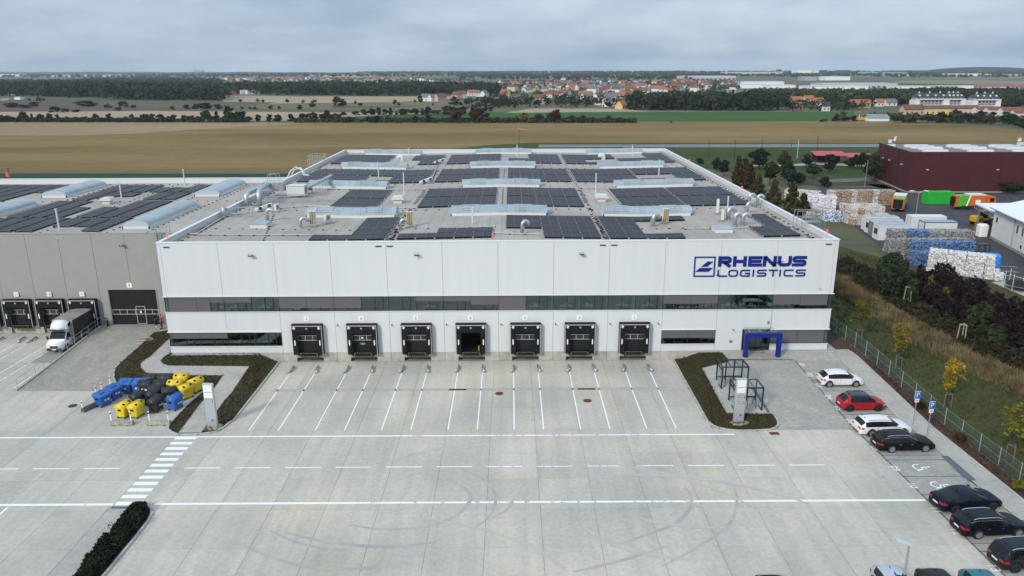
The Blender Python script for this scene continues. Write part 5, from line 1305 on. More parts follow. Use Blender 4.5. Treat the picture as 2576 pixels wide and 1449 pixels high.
# ladders, stairs over the parapets
def tubes(k, segs, r=0.03):
 for a, b in segs: k.bar(a, b, r*2)
o = thing('access_ladder', 'tall caged galvanised ladder up the grey hall beside the white corner', 'ladder', (-4.3, GY-0.1, 0))
k = MB(); tubes(k, [((-0.28,0,0.4),(-0.28,0,12.4)),((0.28,0,0.4),(0.28,0,12.4))], 0.035); k.build('rail', STEEL, o)
k = MB()
for i in range(40): k.bar((-0.28,0,0.6+0.29*i),(0.28,0,0.6+0.29*i),0.03)
k.build('rung', STEEL, o)
k = MB()
for i in range(11):
 z = 2.6+0.85*i; pts = [(0.38*math.cos(R(t)),-0.35+0.42*math.sin(R(t)),z) for t in range(180,361,30)]
 k.tube([(-0.3,0,z)]+pts+[(0.3,0,z)], 0.02, 4)
for t in (190,225,270,315,350): k.bar((0.38*math.cos(R(t)),-0.35+0.42*math.sin(R(t)),2.6),(0.38*math.cos(R(t)),-0.35+0.42*math.sin(R(t)),12.2),0.03)
k.build('cage', STEEL, o)
k = MB(); tubes(k, [((-0.6,0,11.5),(-0.6,0,12.6)),((0.6,0,11.5),(0.6,0,12.6)),((-0.6,0,12.6),(-0.6,1.8,12.6)),((0.6,0,12.6),(0.6,1.8,12.6)),((-0.6,1.8,12.6),(-0.6,1.8,10.8)),((0.6,1.8,12.6),(0.6,1.8,10.8)),((-0.6,0,12.1),(-0.6,1.8,12.1)),((0.6,0,12.1),(0.6,1.8,12.1)),((-0.6,0.9,12.6),(-0.6,0.9,10.8)),((0.6,0.9,12.6),(0.6,0.9,10.8))]); k.build('landing_rail', STEEL, o)
o = thing('access_ladder', 'galvanised guard-railed crossing over the right parapet', 'ladder', (72.9, 8.5, RZ(72)))
k = MB()
for y in (-0.5,0.5):
 tubes(k, [((-1.6,y,0),(-1.6,y,2.2)),((-1.6,y,2.2),(1.7,y,2.2)),((1.7,y,2.2),(1.7,y,-0.6)),((-0.6,y,0.3),(-0.6,y,2.2)),((0.5,y,0.8),(0.5,y,2.2)),((1.1,y,-0.4),(1.1,y,2.2)),((-1.6,y,1.4),(1.7,y,1.4)),((0.8,y,-0.4),(0.8,y,1.4))])
for x in (0.5,1.1,1.7): k.bar((x,-0.5,2.2),(x,0.5,2.2),0.05); k.bar((x,-0.5,1.0),(x,0.5,1.0),0.05)
k.build('guard_rail', STEEL, o); MB().box(-0.3,1.2,-0.5,0.5,0.85,0.9).build('platform', STEEL_MATT, o)
o = thing('access_stairs', 'pale stair tower with railings climbing the left parapet far back', 'stairs', (-1.6, 76.0, 10.0))
k = MB()
for y in (-2.0,-0.7,0.7,2.0):
 for x in (-1.2,0.2,1.6): k.bar((x,y,-3),(x,y,4.0-0.35*abs(y)),0.07)
for z in (1.2,2.0,2.8,3.6): tubes(k, [((-1.2,-2,z),(1.6,-2,z)),((-1.2,2,z),(1.6,2,z)),((-1.2,-2,z),(-1.2,2,z)),((1.6,-2,z-0.4),(1.6,2,z))], 0.035)
k.build('railing', STEEL, o); k = MB()
for i in range(9): k.box(-1.1,1.4,-1.9+0.42*i,-1.5+0.42*i,-1.2+0.3*i,-1.15+0.3*i)
k.build('step', STEEL_MATT, o)
o = thing('roof_ladder', 'short galvanised step-over with handrails from the grey hall to the white roof', 'ladder', (-1.2, 45.0, GROOF))
k = MB()
for y in (-0.7,0.7): tubes(k, [((-1.0,y,0),(-0.4,y,3.1)),((1.6,y,1.2),(1.0,y,3.1)),((-0.4,y,3.1),(1.0,y,3.1)),((-0.7,y,1.6),(1.2,y,2.2))])
k.bar((-0.4,-0.7,3.1),(-0.4,0.7,3.1),0.06); k.build('handrail', STEEL, o); MB().box(-0.5,1.1,-0.7,0.7,2.0,2.05).build('platform', STEEL_MATT, o)
o = thing('hose_bundle', 'pale ribbed hoses looping over the left parapet', 'hose', (0,0,TOP))
k = MB(); k.tube([(-2.2,56.0,-1.5),(-1.4,56.6,0.2),(-0.5,56.9,0.9),(0.6,56.3,0.6),(1.2,55.6,-0.3),(3.0,55.0,-0.65)], 0.12, 6); k.tube([(-2.0,57.2,-1.5),(-1.0,57.6,0.3),(0.2,57.6,0.7),(1.4,56.4,-0.4),(2.6,56.0,-0.65)], 0.1, 6); k.build('hose', HOODW, o)
o = thing('pipe_bridge', 'galvanised cable bridge over the left parapet near the front corner', 'pipe bridge', (0,0,RZ(1)))
k = MB(); k.bar((-1.6,17.8,0.9),(4.2,18.4,1.2),0.13,0.1); k.bar((-1.6,17.8,0.9),(-2.6,16.0,-0.9),0.1); k.bar((4.2,18.4,1.2),(4.6,16.5,0.3),0.1); k.build('tray', STEEL, o)
k = MB()
for x in (0.9,2.6,4.1): k.bar((x,18.2,-0.05),(x,18.2,1.1),0.07); k.box(x-0.2,x+0.2,18.0,18.4,-0.05,0.05)
k.bar((0.9,18.2,0.9),(2.6,17.6,0.1),0.05); k.bar((2.6,17.6,0.4),(4.1,18.2,0.4),0.05); k.build('stand', STEEL_MATT, o)
gooseneck(0.9, 17.4, RZ(0.9), 'small galvanised bend under the cable bridge at the left parapet', 0.22, 0.8, R(120))
# ================================================================== vehicles
def lerp_keys(keys, x):
 if x <= keys[0][0]: return keys[0][1]
 for (a, b), (c, d) in zip(keys[:-1], keys[1:]):
  if x <= c: return b+(d-b)*(x-a)/(c-a) if c > a else d
 return keys[-1][1]
def paint(name, c, metal=0.0, rough=0.35, coat=0.3):
 dk = max(c) < 0.05; m = mat(name, c, rough, metal, spec=0.13 if dk else 0.3, var=0.04, scale=1.5); coat = 0.1 if dk else coat; b = m.node_tree.nodes['Principled BSDF']; b.inputs['Coat Weight'].default_value = coat; b.inputs['Coat Roughness'].default_value = 0.06; return m
TRIM = mat('dark_plastic_trim', (0.018,0.018,0.019), 0.6)
TAIL = mat('tail_light_red', (0.35,0.012,0.015), 0.15, spec=0.6); HEAD = mat('headlight_glass', (0.55,0.58,0.6), 0.1, 0.2, spec=0.7)
PLATE = mat('number_plate', (0.75,0.75,0.73), 0.5); CHROME = mat('chrome_trim', (0.75,0.76,0.77), 0.18, 0.9)
WHEELS = {}
def wheel_meshes(r, rim):
 key = (round(r,3), rim.name)
 if key not in WHEELS:
  t = MB(); prof = [(0.105,r*0.70),(0.115,r*0.86),(0.10,r*0.96),(0.06,r),(-0.06,r),(-0.10,r*0.96),(-0.115,r*0.86),(-0.105,r*0.70)]; n = 24
  for y, rr_ in prof:
   for i in range(n): a = 2*math.pi*i/n; t.v.append((rr_*math.cos(a), y, rr_*math.sin(a)))
  for j in range(len(prof)-1):
   for i in range(n): t.f.append((j*n+i, j*n+(i+1)%n, (j+1)*n+(i+1)%n, (j+1)*n+i)); t.m.append(0)
  w = MB(); n5 = 10
  w.cyl((0,-0.05,0),(0,-0.03,0), r*0.70, n=24, mat=1)
  for i in range(n5):                                   # spokes
   a = 2*math.pi*i/n5; d = Vector((math.cos(a),0,math.sin(a))); s = Vector((-d.z,0,d.x))*(0.032 if i%2==0 else 0.022)
   p = [d*0.04+s*1.3, d*0.04-s*1.3, d*(r*0.66)-s, d*(r*0.66)+s]
   w.add([(q.x,-0.108,q.z) for q in p]+[(q.x,-0.07,q.z) for q in p], [(0,1,2,3),(4,7,6,5),(0,4,5,1),(1,5,6,2),(2,6,7,3),(3,7,4,0)])
  for i in range(24):
   a, b = 2*math.pi*i/24, 2*math.pi*(i+1)/24; ri, ro = r*0.62, r*0.705
   w.add([(ri*math.cos(a),-0.10,ri*math.sin(a)),(ro*math.cos(a),-0.112,ro*math.sin(a)),(ro*math.cos(b),-0.112,ro*math.sin(b)),(ri*math.cos(b),-0.10,ri*math.sin(b))], [(3,2,1,0)])
  w.cyl((0,-0.115,0),(0,-0.06,0), 0.055, n=10)
  WHEELS[key] = (t.mesh('tyre', TYRE, True), w.mesh('rim', [rim, BLACK]))
 return WHEELS[key]
def patch(bvh, pts, d, off=0.012):
 """a thin panel that hugs the body: a grid of points shot along d onto it"""
 d = Vector(d); k = MB(); ny = len(pts); nx = len(pts[0]); ok = True; v = []
 for row in pts:
  for p in row:
   h = bvh.ray_cast(Vector(p), d)
   if h[0] is None: return None
   v.append(h[0]-d*off)
 k.add(v, [(j*nx+i, j*nx+i+1, (j+1)*nx+i+1, (j+1)*nx+i) for j in range(ny-1) for i in range(nx-1)]); return k
def grid(a, b, c, nx, ny):
 """points a + (b-a) u + (c-a) v"""
 a, b, c = Vector(a), Vector(b), Vector(c)
 return [[a+(b-a)*(i/(nx-1))+(c-a)*(j/(ny-1)) for i in range(nx)] for j in range(ny)]
def car(label, loc, heading, paintm, L=4.4, Wd=1.8, H=1.47, wb=2.65, fo=0.88, kind='hatch', rim=RIM, roofm=None, rails=None, chrome=False, clad=False, wr=0.325, name='parked_car', lights=True):
 o = thing(name, label, 'car', loc, heading, 'cars parked along the yard')
 xf = L/2-fo; xr = xf-wb; hw = Wd/2
 Hb = 0.92 if H < 1.55 else 1.0                            # belt line
 if kind == 'hatch':  top = [(-L/2,0.80),(-L/2+0.05,0.98),(-L/2+0.62,H-0.10),(-L/2+1.3,H-0.01),(0.0,H),(0.42,H-0.05),(1.12,1.02),(xf+0.35,0.90),(L/2-0.12,0.72),(L/2,0.55)]; tail = (-L/2+0.10,-L/2+0.60); scr = (0.48,1.10)
 if kind == 'estate': top = [(-L/2,0.80),(-L/2+0.06,1.0),(-L/2+0.48,H-0.09),(-L/2+1.0,H-0.01),(-0.2,H),(0.32,H-0.04),(1.10,1.0),(xf+0.35,0.88),(L/2-0.14,0.72),(L/2,0.52)]; tail = (-L/2+0.10,-L/2+0.46); scr = (0.38,1.08)
 if kind == 'sedan':  top = [(-L/2,0.84),(-L/2+0.05,1.0),(-L/2+0.42,1.06),(-L/2+1.35,H-0.08),(-0.45,H),(0.22,H-0.05),(1.10,1.0),(xf+0.35,0.87),(L/2-0.14,0.70),(L/2,0.50)]; tail = (-L/2+0.46,-L/2+1.32); scr = (0.28,1.08)
 if kind == 'van':    top = [(-L/2,0.80),(-L/2+0.05,1.02),(-L/2+0.36,H-0.10),(-L/2+0.8,H-0.01),(0.2,H),(0.62,H-0.06),(1.35,1.08),(xf+0.35,0.98),(L/2-0.12,0.78),(L/2,0.55)]; tail = (-L/2+0.08,-L/2+0.34); scr = (0.68,1.33)
 belt = [(-L/2,0.70),(-L/2+0.08,Hb-0.02),(0.2,Hb),(scr[1],Hb-0.02),(xf+0.3,Hb-0.10),(L/2-0.14,0.62),(L/2,0.48)]
 wid = [(-L/2,hw*0.80),(-L/2+0.12,hw*0.93),(-L/2+0.5,hw*0.99),(0,hw),(xf,hw*0.985),(L/2-0.3,hw*0.90),(L/2-0.06,hw*0.76),(L/2,hw*0.66)]
 rw = [(-L/2,hw*0.62),(tail[1],hw*0.66),(0,hw*0.72),(scr[0],hw*0.69),(scr[1],hw*0.74),(L/2,hw*0.55)]
 ar = wr+0.065; base_z = 0.20
 def low(x):
  z = base_z
  for xw in (xf, xr):
   d = abs(x-xw)
   if d < ar: z = max(z, wr+math.sqrt(max(0, ar*ar-d*d)))
  if x > L/2-0.3: z = max(z, 0.22)
  return z
 xs_ = [-L/2,-L/2+0.05,-L/2+0.16,tail[0],tail[1],L/2-0.06,L/2,L/2-0.22,scr[0],scr[1],0.0,-0.5]
 for xw in (xf, xr): xs_ += [xw-ar-0.06,xw-ar+0.005,xw-ar*0.75,xw-ar*0.35,xw,xw+ar*0.35,xw+ar*0.75,xw+ar-0.005,xw+ar+0.06]
 xs_ = sorted(xs_); X = [xs_[0]]
 for x in xs_[1:]:
  if x-X[-1] > 0.045: X.append(x)
 X[-1] = L/2
 NP = 8; half = []
 for x in X:
  zl_ = low(x); zb_ = lerp_keys(belt, x); zt = lerp_keys(top, x); w = lerp_keys(wid, x); r_ = lerp_keys(rw, x)
  cab = zt > zb_+0.18
  zm = max(zl_+0.02, 0.5*(zl_+zb_))
  if cab: up = [(r_+0.10,zt-0.085),(r_*0.8,zt-0.02),(0,zt)]
  else: zt = max(zt, zb_+0.01); up = [(w*0.86,zb_+(zt-zb_)*0.55),(w*0.5,zt-0.01),(0,zt)]
  half.append([(0,base_z+0.02),(w*0.86,max(base_z,zl_-0.02)),(w*0.985,zl_+0.02),(w*1.0,zm),(w*0.965,zb_)]+up)
 bm = bmesh.new(); Lr = []
 for x, h in zip(X, half):
  row = [bm.verts.new((x,y,z)) for y, z in h]; row2 = [row[0]]+[bm.verts.new((x,-y,z)) for y, z in h[1:-1]]+[row[-1]]
  Lr.append((row, row2))
 mats_ = [paintm, CARGLASS, CARGLASS, CARGLASS, roofm or paintm, TRIM]
 cl = bm.edges.layers.float.new('crease_edge')
 for i in range(len(X)-1):
  xa, xb = X[i], X[i+1]; xm = (xa+xb)/2
  for side in (0, 1):
   A, B = Lr[i][side], Lr[i+1][side]
   for j in range(NP-1):
    q = [A[j],A[j+1],B[j+1],B[j]]
    if side == 0: q.reverse()
    f = bm.faces.new(q); f.smooth = True
    mi = 0
    if j == 4 and tail[1]-0.02 <= xa and xb <= scr[0]+0.02: mi = 1
    elif j == 4 and kind == 'sedan' and xa >= tail[0]+0.4 and xb <= tail[1]+0.02: mi = 1
    elif j == 4 and xa >= scr[0]-0.02 and xb <= scr[1]+0.02 : mi = 1
    if j in (5,6) and scr[0]-0.02 <= xa and xb <= scr[1]+0.02: mi = 2
    if j in (5,6) and tail[0]-0.01 <= xa and xb <= tail[1]+0.01: mi = 3
    if j in (5,6) and tail[1]-0.01 <= xa and xb <= scr[0]+0.01: mi = 4
    if j <= 0 or (clad and j in (1,2) and low(xm) > base_z+0.01) or (clad and j == 1): mi = 5
    f.material_index = mi
 for s_ in (0, len(X)-1):
  r1, r2 = Lr[s_]; f = bm.faces.new((r1+r2[-2:0:-1]) if s_ else (r1+r2[-2:0:-1])[::-1]); f.material_index = 0; f.smooth = True
 for e in bm.edges:
  m_ = {f.material_index for f in e.link_faces}
  if len(m_) > 1 and m_ != {0, 4}: e[cl] = 0.75
 for i, x in enumerate(X):
  for side in (0,1):
   for j in (1,2):
    v = Lr[i][side][j]
    for e in v.link_edges:
     if low(x) > base_z+0.01: e[cl] = max(e[cl], 0.5)
 bmesh.ops.recalc_face_normals(bm, faces=bm.faces[:])
 me = bpy.data.meshes.new('body'); bm.to_mesh(me); bm.free()
 tmp = bpy.data.objects.new('tmp', me); col.objects.link(tmp); ss = tmp.modifiers.new('s', 'SUBSURF'); ss.levels = 2; ss.render_levels = 2
 ev = tmp.evaluated_get(bpy.context.evaluated_depsgraph_get()); me2 = bpy.data.meshes.new_from_object(ev); bpy.data.objects.remove(tmp); bpy.data.meshes.remove(me)
 bm = bmesh.new(); bm.from_mesh(me2); bvh = BVHTree.FromBMesh(bm); bpy.data.meshes.remove(me2)
 def pick(test, nm, m_):
  b2 = bm.copy(); bmesh.ops.delete(b2, geom=[f for f in b2.faces if not test(f)], context='FACES')
  if not b2.faces: b2.free(); return None
  for f in b2.faces: f.material_index = 0
  mm = bpy.data.meshes.new(nm); b2.to_mesh(mm); b2.free(); mm.materials.append(m_); return link(nm, mm, o)
 body = pick(lambda f: f.material_index == 0 or (f.material_index == 4 and roofm is None), 'body', paintm)
 if roofm: pick(lambda f: f.material_index == 4, 'sunroof', roofm)
 pick(lambda f: f.material_index == 5, 'underbody', TRIM)
 pick(lambda f: f.material_index == 2, 'windscreen', CARGLASS); pick(lambda f: f.material_index == 3, 'rear_window', CARGLASS)
 pick(lambda f: f.material_index == 1 and f.calc_center_median().y > 0, 'side_window', CARGLASS); pick(lambda f: f.material_index == 1 and f.calc_center_median().y < 0, 'side_window', CARGLASS)
 bm.free()
 k = MB(); k.box(-L/2+0.3, L/2-0.3, -hw*0.72, hw*0.72, 0.18, 0.62)   # dark core behind the arches
 for xw in (xf, xr):
  k.cyl((xw,-hw*0.93,wr),(xw,-hw*0.5,wr), ar-0.015, n=18); k.cyl((xw,hw*0.5,wr),(xw,hw*0.93,wr), ar-0.015, n=18)
 k.build('wheel_well', BLACK, o)
 ty, ri = wheel_meshes(wr, rim)
 for xw in (xf, xr):
  for sg in (-1, 1):
   t = link('wheel', ty, o); t.location = (xw, sg*(hw-0.115), wr)
   t.rotation_euler = (0,0,0 if sg < 0 else math.pi); link('rim', ri, t)
 for sg in (-1, 1):                                        # lights, mirrors, handles
  g_ = grid((-L/2-1, sg*hw*0.42, 0.86), (-L/2-1, sg*hw*0.86, 0.83), (-L/2-1, sg*hw*0.42, 0.70), 5, 3); p_ = patch(bvh, g_, (1,0,0))
  if p_: (p_.build('tail_light', TAIL, o))
  g_ = grid((-L/2+0.04, sg*2, 0.86), (-L/2+0.34, sg*2, 0.84), (-L/2+0.04, sg*2, 0.70), 4, 3); p_ = patch(bvh, g_, (0,-sg,0))
  if p_: p_.build('tail_light', TAIL, o)
  g_ = grid((L/2+1, sg*hw*0.45, 0.66), (L/2+1, sg*hw*0.78, 0.68), (L/2+1, sg*hw*0.45, 0.54), 4, 3); p_ = patch(bvh, g_, (-1,0,0))
  if p_: p_.build('headlight', HEAD, o)
  g_ = grid((L/2-0.42, sg*2, 0.70), (L/2-0.12, sg*2, 0.66), (L/2-0.42, sg*2, 0.60), 4, 3); p_ = patch(bvh, g_, (0,-sg,0))
  if p_: p_.build('headlight', HEAD, o)
  mx = scr[1]-0.18; q = MB(); q.bbox(mx-0.10,mx+0.08,sg*(hw+0.10)-0.09,sg*(hw+0.10)+0.09,Hb+0.02,Hb+0.16,0.03); q.bar((mx,sg*hw*0.9,Hb+0.02),(mx,sg*(hw+0.08),Hb+0.07),0.05); q.build('wing_mirror', paintm, o)
  for xh in (-0.75, 0.25):
   g_ = grid((xh-0.09, sg*2, Hb-0.13), (xh+0.09, sg*2, Hb-0.12), (xh-0.09, sg*2, Hb-0.16), 2, 2); p_ = patch(bvh, g_, (0,-sg,0), 0.03)
   if p_: p_.build('door_handle', CHROME if chrome else paintm, o)
  for xh in (-0.32, scr[0]+0.35, xr+ar+0.12):           # door gaps: thin dark seams
   if xh > xf-ar-0.03: continue
   g_ = grid((xh-0.008, sg*2, Hb-0.02), (xh+0.008, sg*2, Hb-0.02), (xh-0.008, sg*2, 0.34), 2, 6); p_ = patch(bvh, g_, (0,-sg,0), 0.003)
   if p_: p_.build('door_seam', BLACK, o)
  for xh in ((-0.35,) if kind != 'estate' else (-0.35,-1.25)):
   zt_ = lerp_keys(top, xh)-0.16
   g_ = grid((xh-0.04, sg*2, zt_), (xh+0.04, sg*2, zt_), (xh-0.04, sg*2, Hb+0.04), 2, 5); p_ = patch(bvh, g_, (0,-sg,0), 0.004)
   if p_: p_.build('door_pillar', BLACK, o)
  if rails:
   pts = []
   for i in range(9):
    x = tail[1]+0.25+(scr[0]-0.1-tail[1]-0.25)*i/8; h = bvh.ray_cast(Vector((x, sg*hw*0.68, 3)), Vector((0,0,-1)))
    if h[0] is not None: pts.append((x, sg*hw*0.68, h[0].z+(0.045 if 0 < i < 8 else 0.0)))
   MB().tube(pts, 0.022, 5).build('roof_rail', rails, o)
  if chrome:
   pts = []
   for i in range(11):
    x = -L/2+0.45+(scr[1]-0.25+L/2-0.45)*i/10; zt_ = max(Hb+0.06, lerp_keys(top, x)-0.135)
    h = bvh.ray_cast(Vector((x, sg*2, zt_)), Vector((0,-sg,0)))
    if h[0] is not None: pts.append(h[0]+Vector((0,sg*0.012,0)))
   if len(pts) > 3: MB().tube(pts, 0.016, 4).build('window_trim', CHROME, o)
 g_ = grid((-L/2-1,-0.26,0.66), (-L/2-1,0.26,0.66), (-L/2-1,-0.26,0.54), 3, 2); p_ = patch(bvh, g_, (1,0,0), 0.02)
 if p_: p_.build('number_plate', PLATE, o)
 g_ = grid((-L/2-1,-hw*0.62,0.38), (-L/2-1,hw*0.62,0.38), (-L/2-1,-hw*0.62,0.24), 5, 2); p_ = patch(bvh, g_, (1,0,0), 0.01)
 if p_: p_.build('rear_bumper_insert', TRIM, o)
 g_ = grid((L/2+1,-hw*0.45,0.56), (L/2+1,hw*0.45,0.56), (L/2+1,-hw*0.45,0.34), 5, 3); p_ = patch(bvh, g_, (-1,0,0), 0.01)
 if p_: p_.build('grille', TRIM, o)
 h = bvh.ray_cast(Vector((tail[1]+0.35,0,3)), Vector((0,0,-1)))
 if h[0] is not None: q = MB(); q.add([(h[0].x-0.14,0,h[0].z+0.09),(h[0].x+0.02,-0.02,h[0].z-0.01),(h[0].x+0.02,0.02,h[0].z-0.01),(h[0].x-0.16,0,h[0].z-0.01)], [(0,1,2),(0,2,3),(0,3,1)]); q.build('roof_aerial', BLACK, o)
 return o
P_WHITE = paint('white_car_paint', (0.72,0.72,0.71)); P_RED = paint('red_car_paint', (0.36,0.008,0.014)); P_BLACK = paint('black_car_paint', (0.005,0.005,0.006)); P_NAVY = paint('navy_car_paint', (0.005,0.006,0.020), 0.1)
P_NAVY2 = paint('deep_navy_car_paint', (0.005,0.006,0.015), 0.1); P_GREY = paint('slate_car_paint', (0.018,0.022,0.027), 0.2); P_SILVER = paint('silver_car_paint', (0.48,0.54,0.60), 0.4); P_TEAL = paint('teal_car_paint', (0.012,0.16,0.18), 0.2)
SUNROOF = mat('dark_glass_roof', (0.012,0.014,0.02), 0.08, spec=0.6)
def park(label, ax, ay, bx, by, **k):
 """near-side wheels stand on (ax, ay) rear and (bx, by) front"""
 hd = math.atan2(by-ay, bx-ax); wd = k.get('Wd', 1.8)
 wb = k.get('wb', 2.65); fo = k.get('fo', 0.88); L_ = k.get('L', 4.4)
 mx = (ax+bx)/2; my = (ay+by)/2
 off = wd/2-0.1                                            # from the near wheels to the centre line
 cx = mx-math.sin(hd)*off; cy = my+math.cos(hd)*off
 d = (L_/2-fo-wb/2)                                        # wheel mid point ahead of the car's centre
 cx -= math.cos(hd)*d; cy -= math.sin(hd)*d
 return car(label, (cx, cy, (gz(ax,ay)+gz(bx,by))/2), hd, **k)
park('white hatchback with plain alloy wheels parked in bay 02', 69.66,-9.1,72.31,-9.1, paintm=P_WHITE, L=4.28, H=1.47, kind='hatch')
park('red compact car with a dark glass roof and black wheels parked in bay 04', 69.64,-13.97,72.37,-13.92, paintm=P_RED, L=4.3, Wd=1.8, H=1.54, wb=2.7, kind='hatch', rim=RIM_DARK, roofm=SUNROOF, clad=False, rails=BLACK, wr=0.335)
park('white estate car parked just beyond the black estate', 69.6,-18.55,72.5,-18.4, paintm=P_WHITE, L=4.85, Wd=1.85, H=1.48, wb=2.85, fo=0.95, kind='estate', rails=BLACK, wr=0.335)
park('black estate car with silver roof rails parked next to the white estate', 69.98,-21.5,72.88,-21.39, paintm=P_BLACK, L=5.0, Wd=1.87, H=1.50, wb=2.9, fo=1.0, kind='estate', rails=CHROME, chrome=True, wr=0.34)
park('navy blue sedan with a sloping tail parked beside the wheelchair bay 10', 70.2,-30.6,73.2,-30.22, paintm=P_NAVY, L=4.95, Wd=1.87, H=1.45, wb=2.95, fo=0.95, kind='sedan', rim=RIM_DARK, wr=0.345)
park('dark navy estate car with silver roof rails parked beside the navy sedan', 70.0,-33.7,73.0,-33.48, paintm=P_NAVY2, L=4.95, Wd=1.88, H=1.49, wb=2.9, fo=0.98, kind='estate', rails=CHROME, chrome=True, wr=0.34)
park('slate grey people carrier parked in bay 13, cut by the picture edge', 70.3,-37.35,73.1,-37.1, paintm=P_GREY, L=4.6, Wd=1.84, H=1.66, wb=2.8, fo=0.9, kind='van', rails=CHROME, wr=0.34, rim=RIM_DARK)
car('silver hatchback at the bottom edge in front of the lamp post', (61.4,-39.95,ZY), R(-90), P_SILVER, L=4.3, H=1.5, kind='hatch')
car('dark grey car at the bottom edge, right of the lamp post', (64.1,-40.2,ZY), R(-90), P_GREY, L=4.3, H=1.46, kind='hatch')
car('teal car at the bottom right edge', (66.8,-40.3,ZY), R(-90), P_TEAL, L=4.3, H=1.46, kind='hatch')
car('dark car at the bottom edge, only its roof showing', (53.8,-40.75,ZY), R(-90), P_BLACK, L=4.3, H=1.46, kind='hatch')

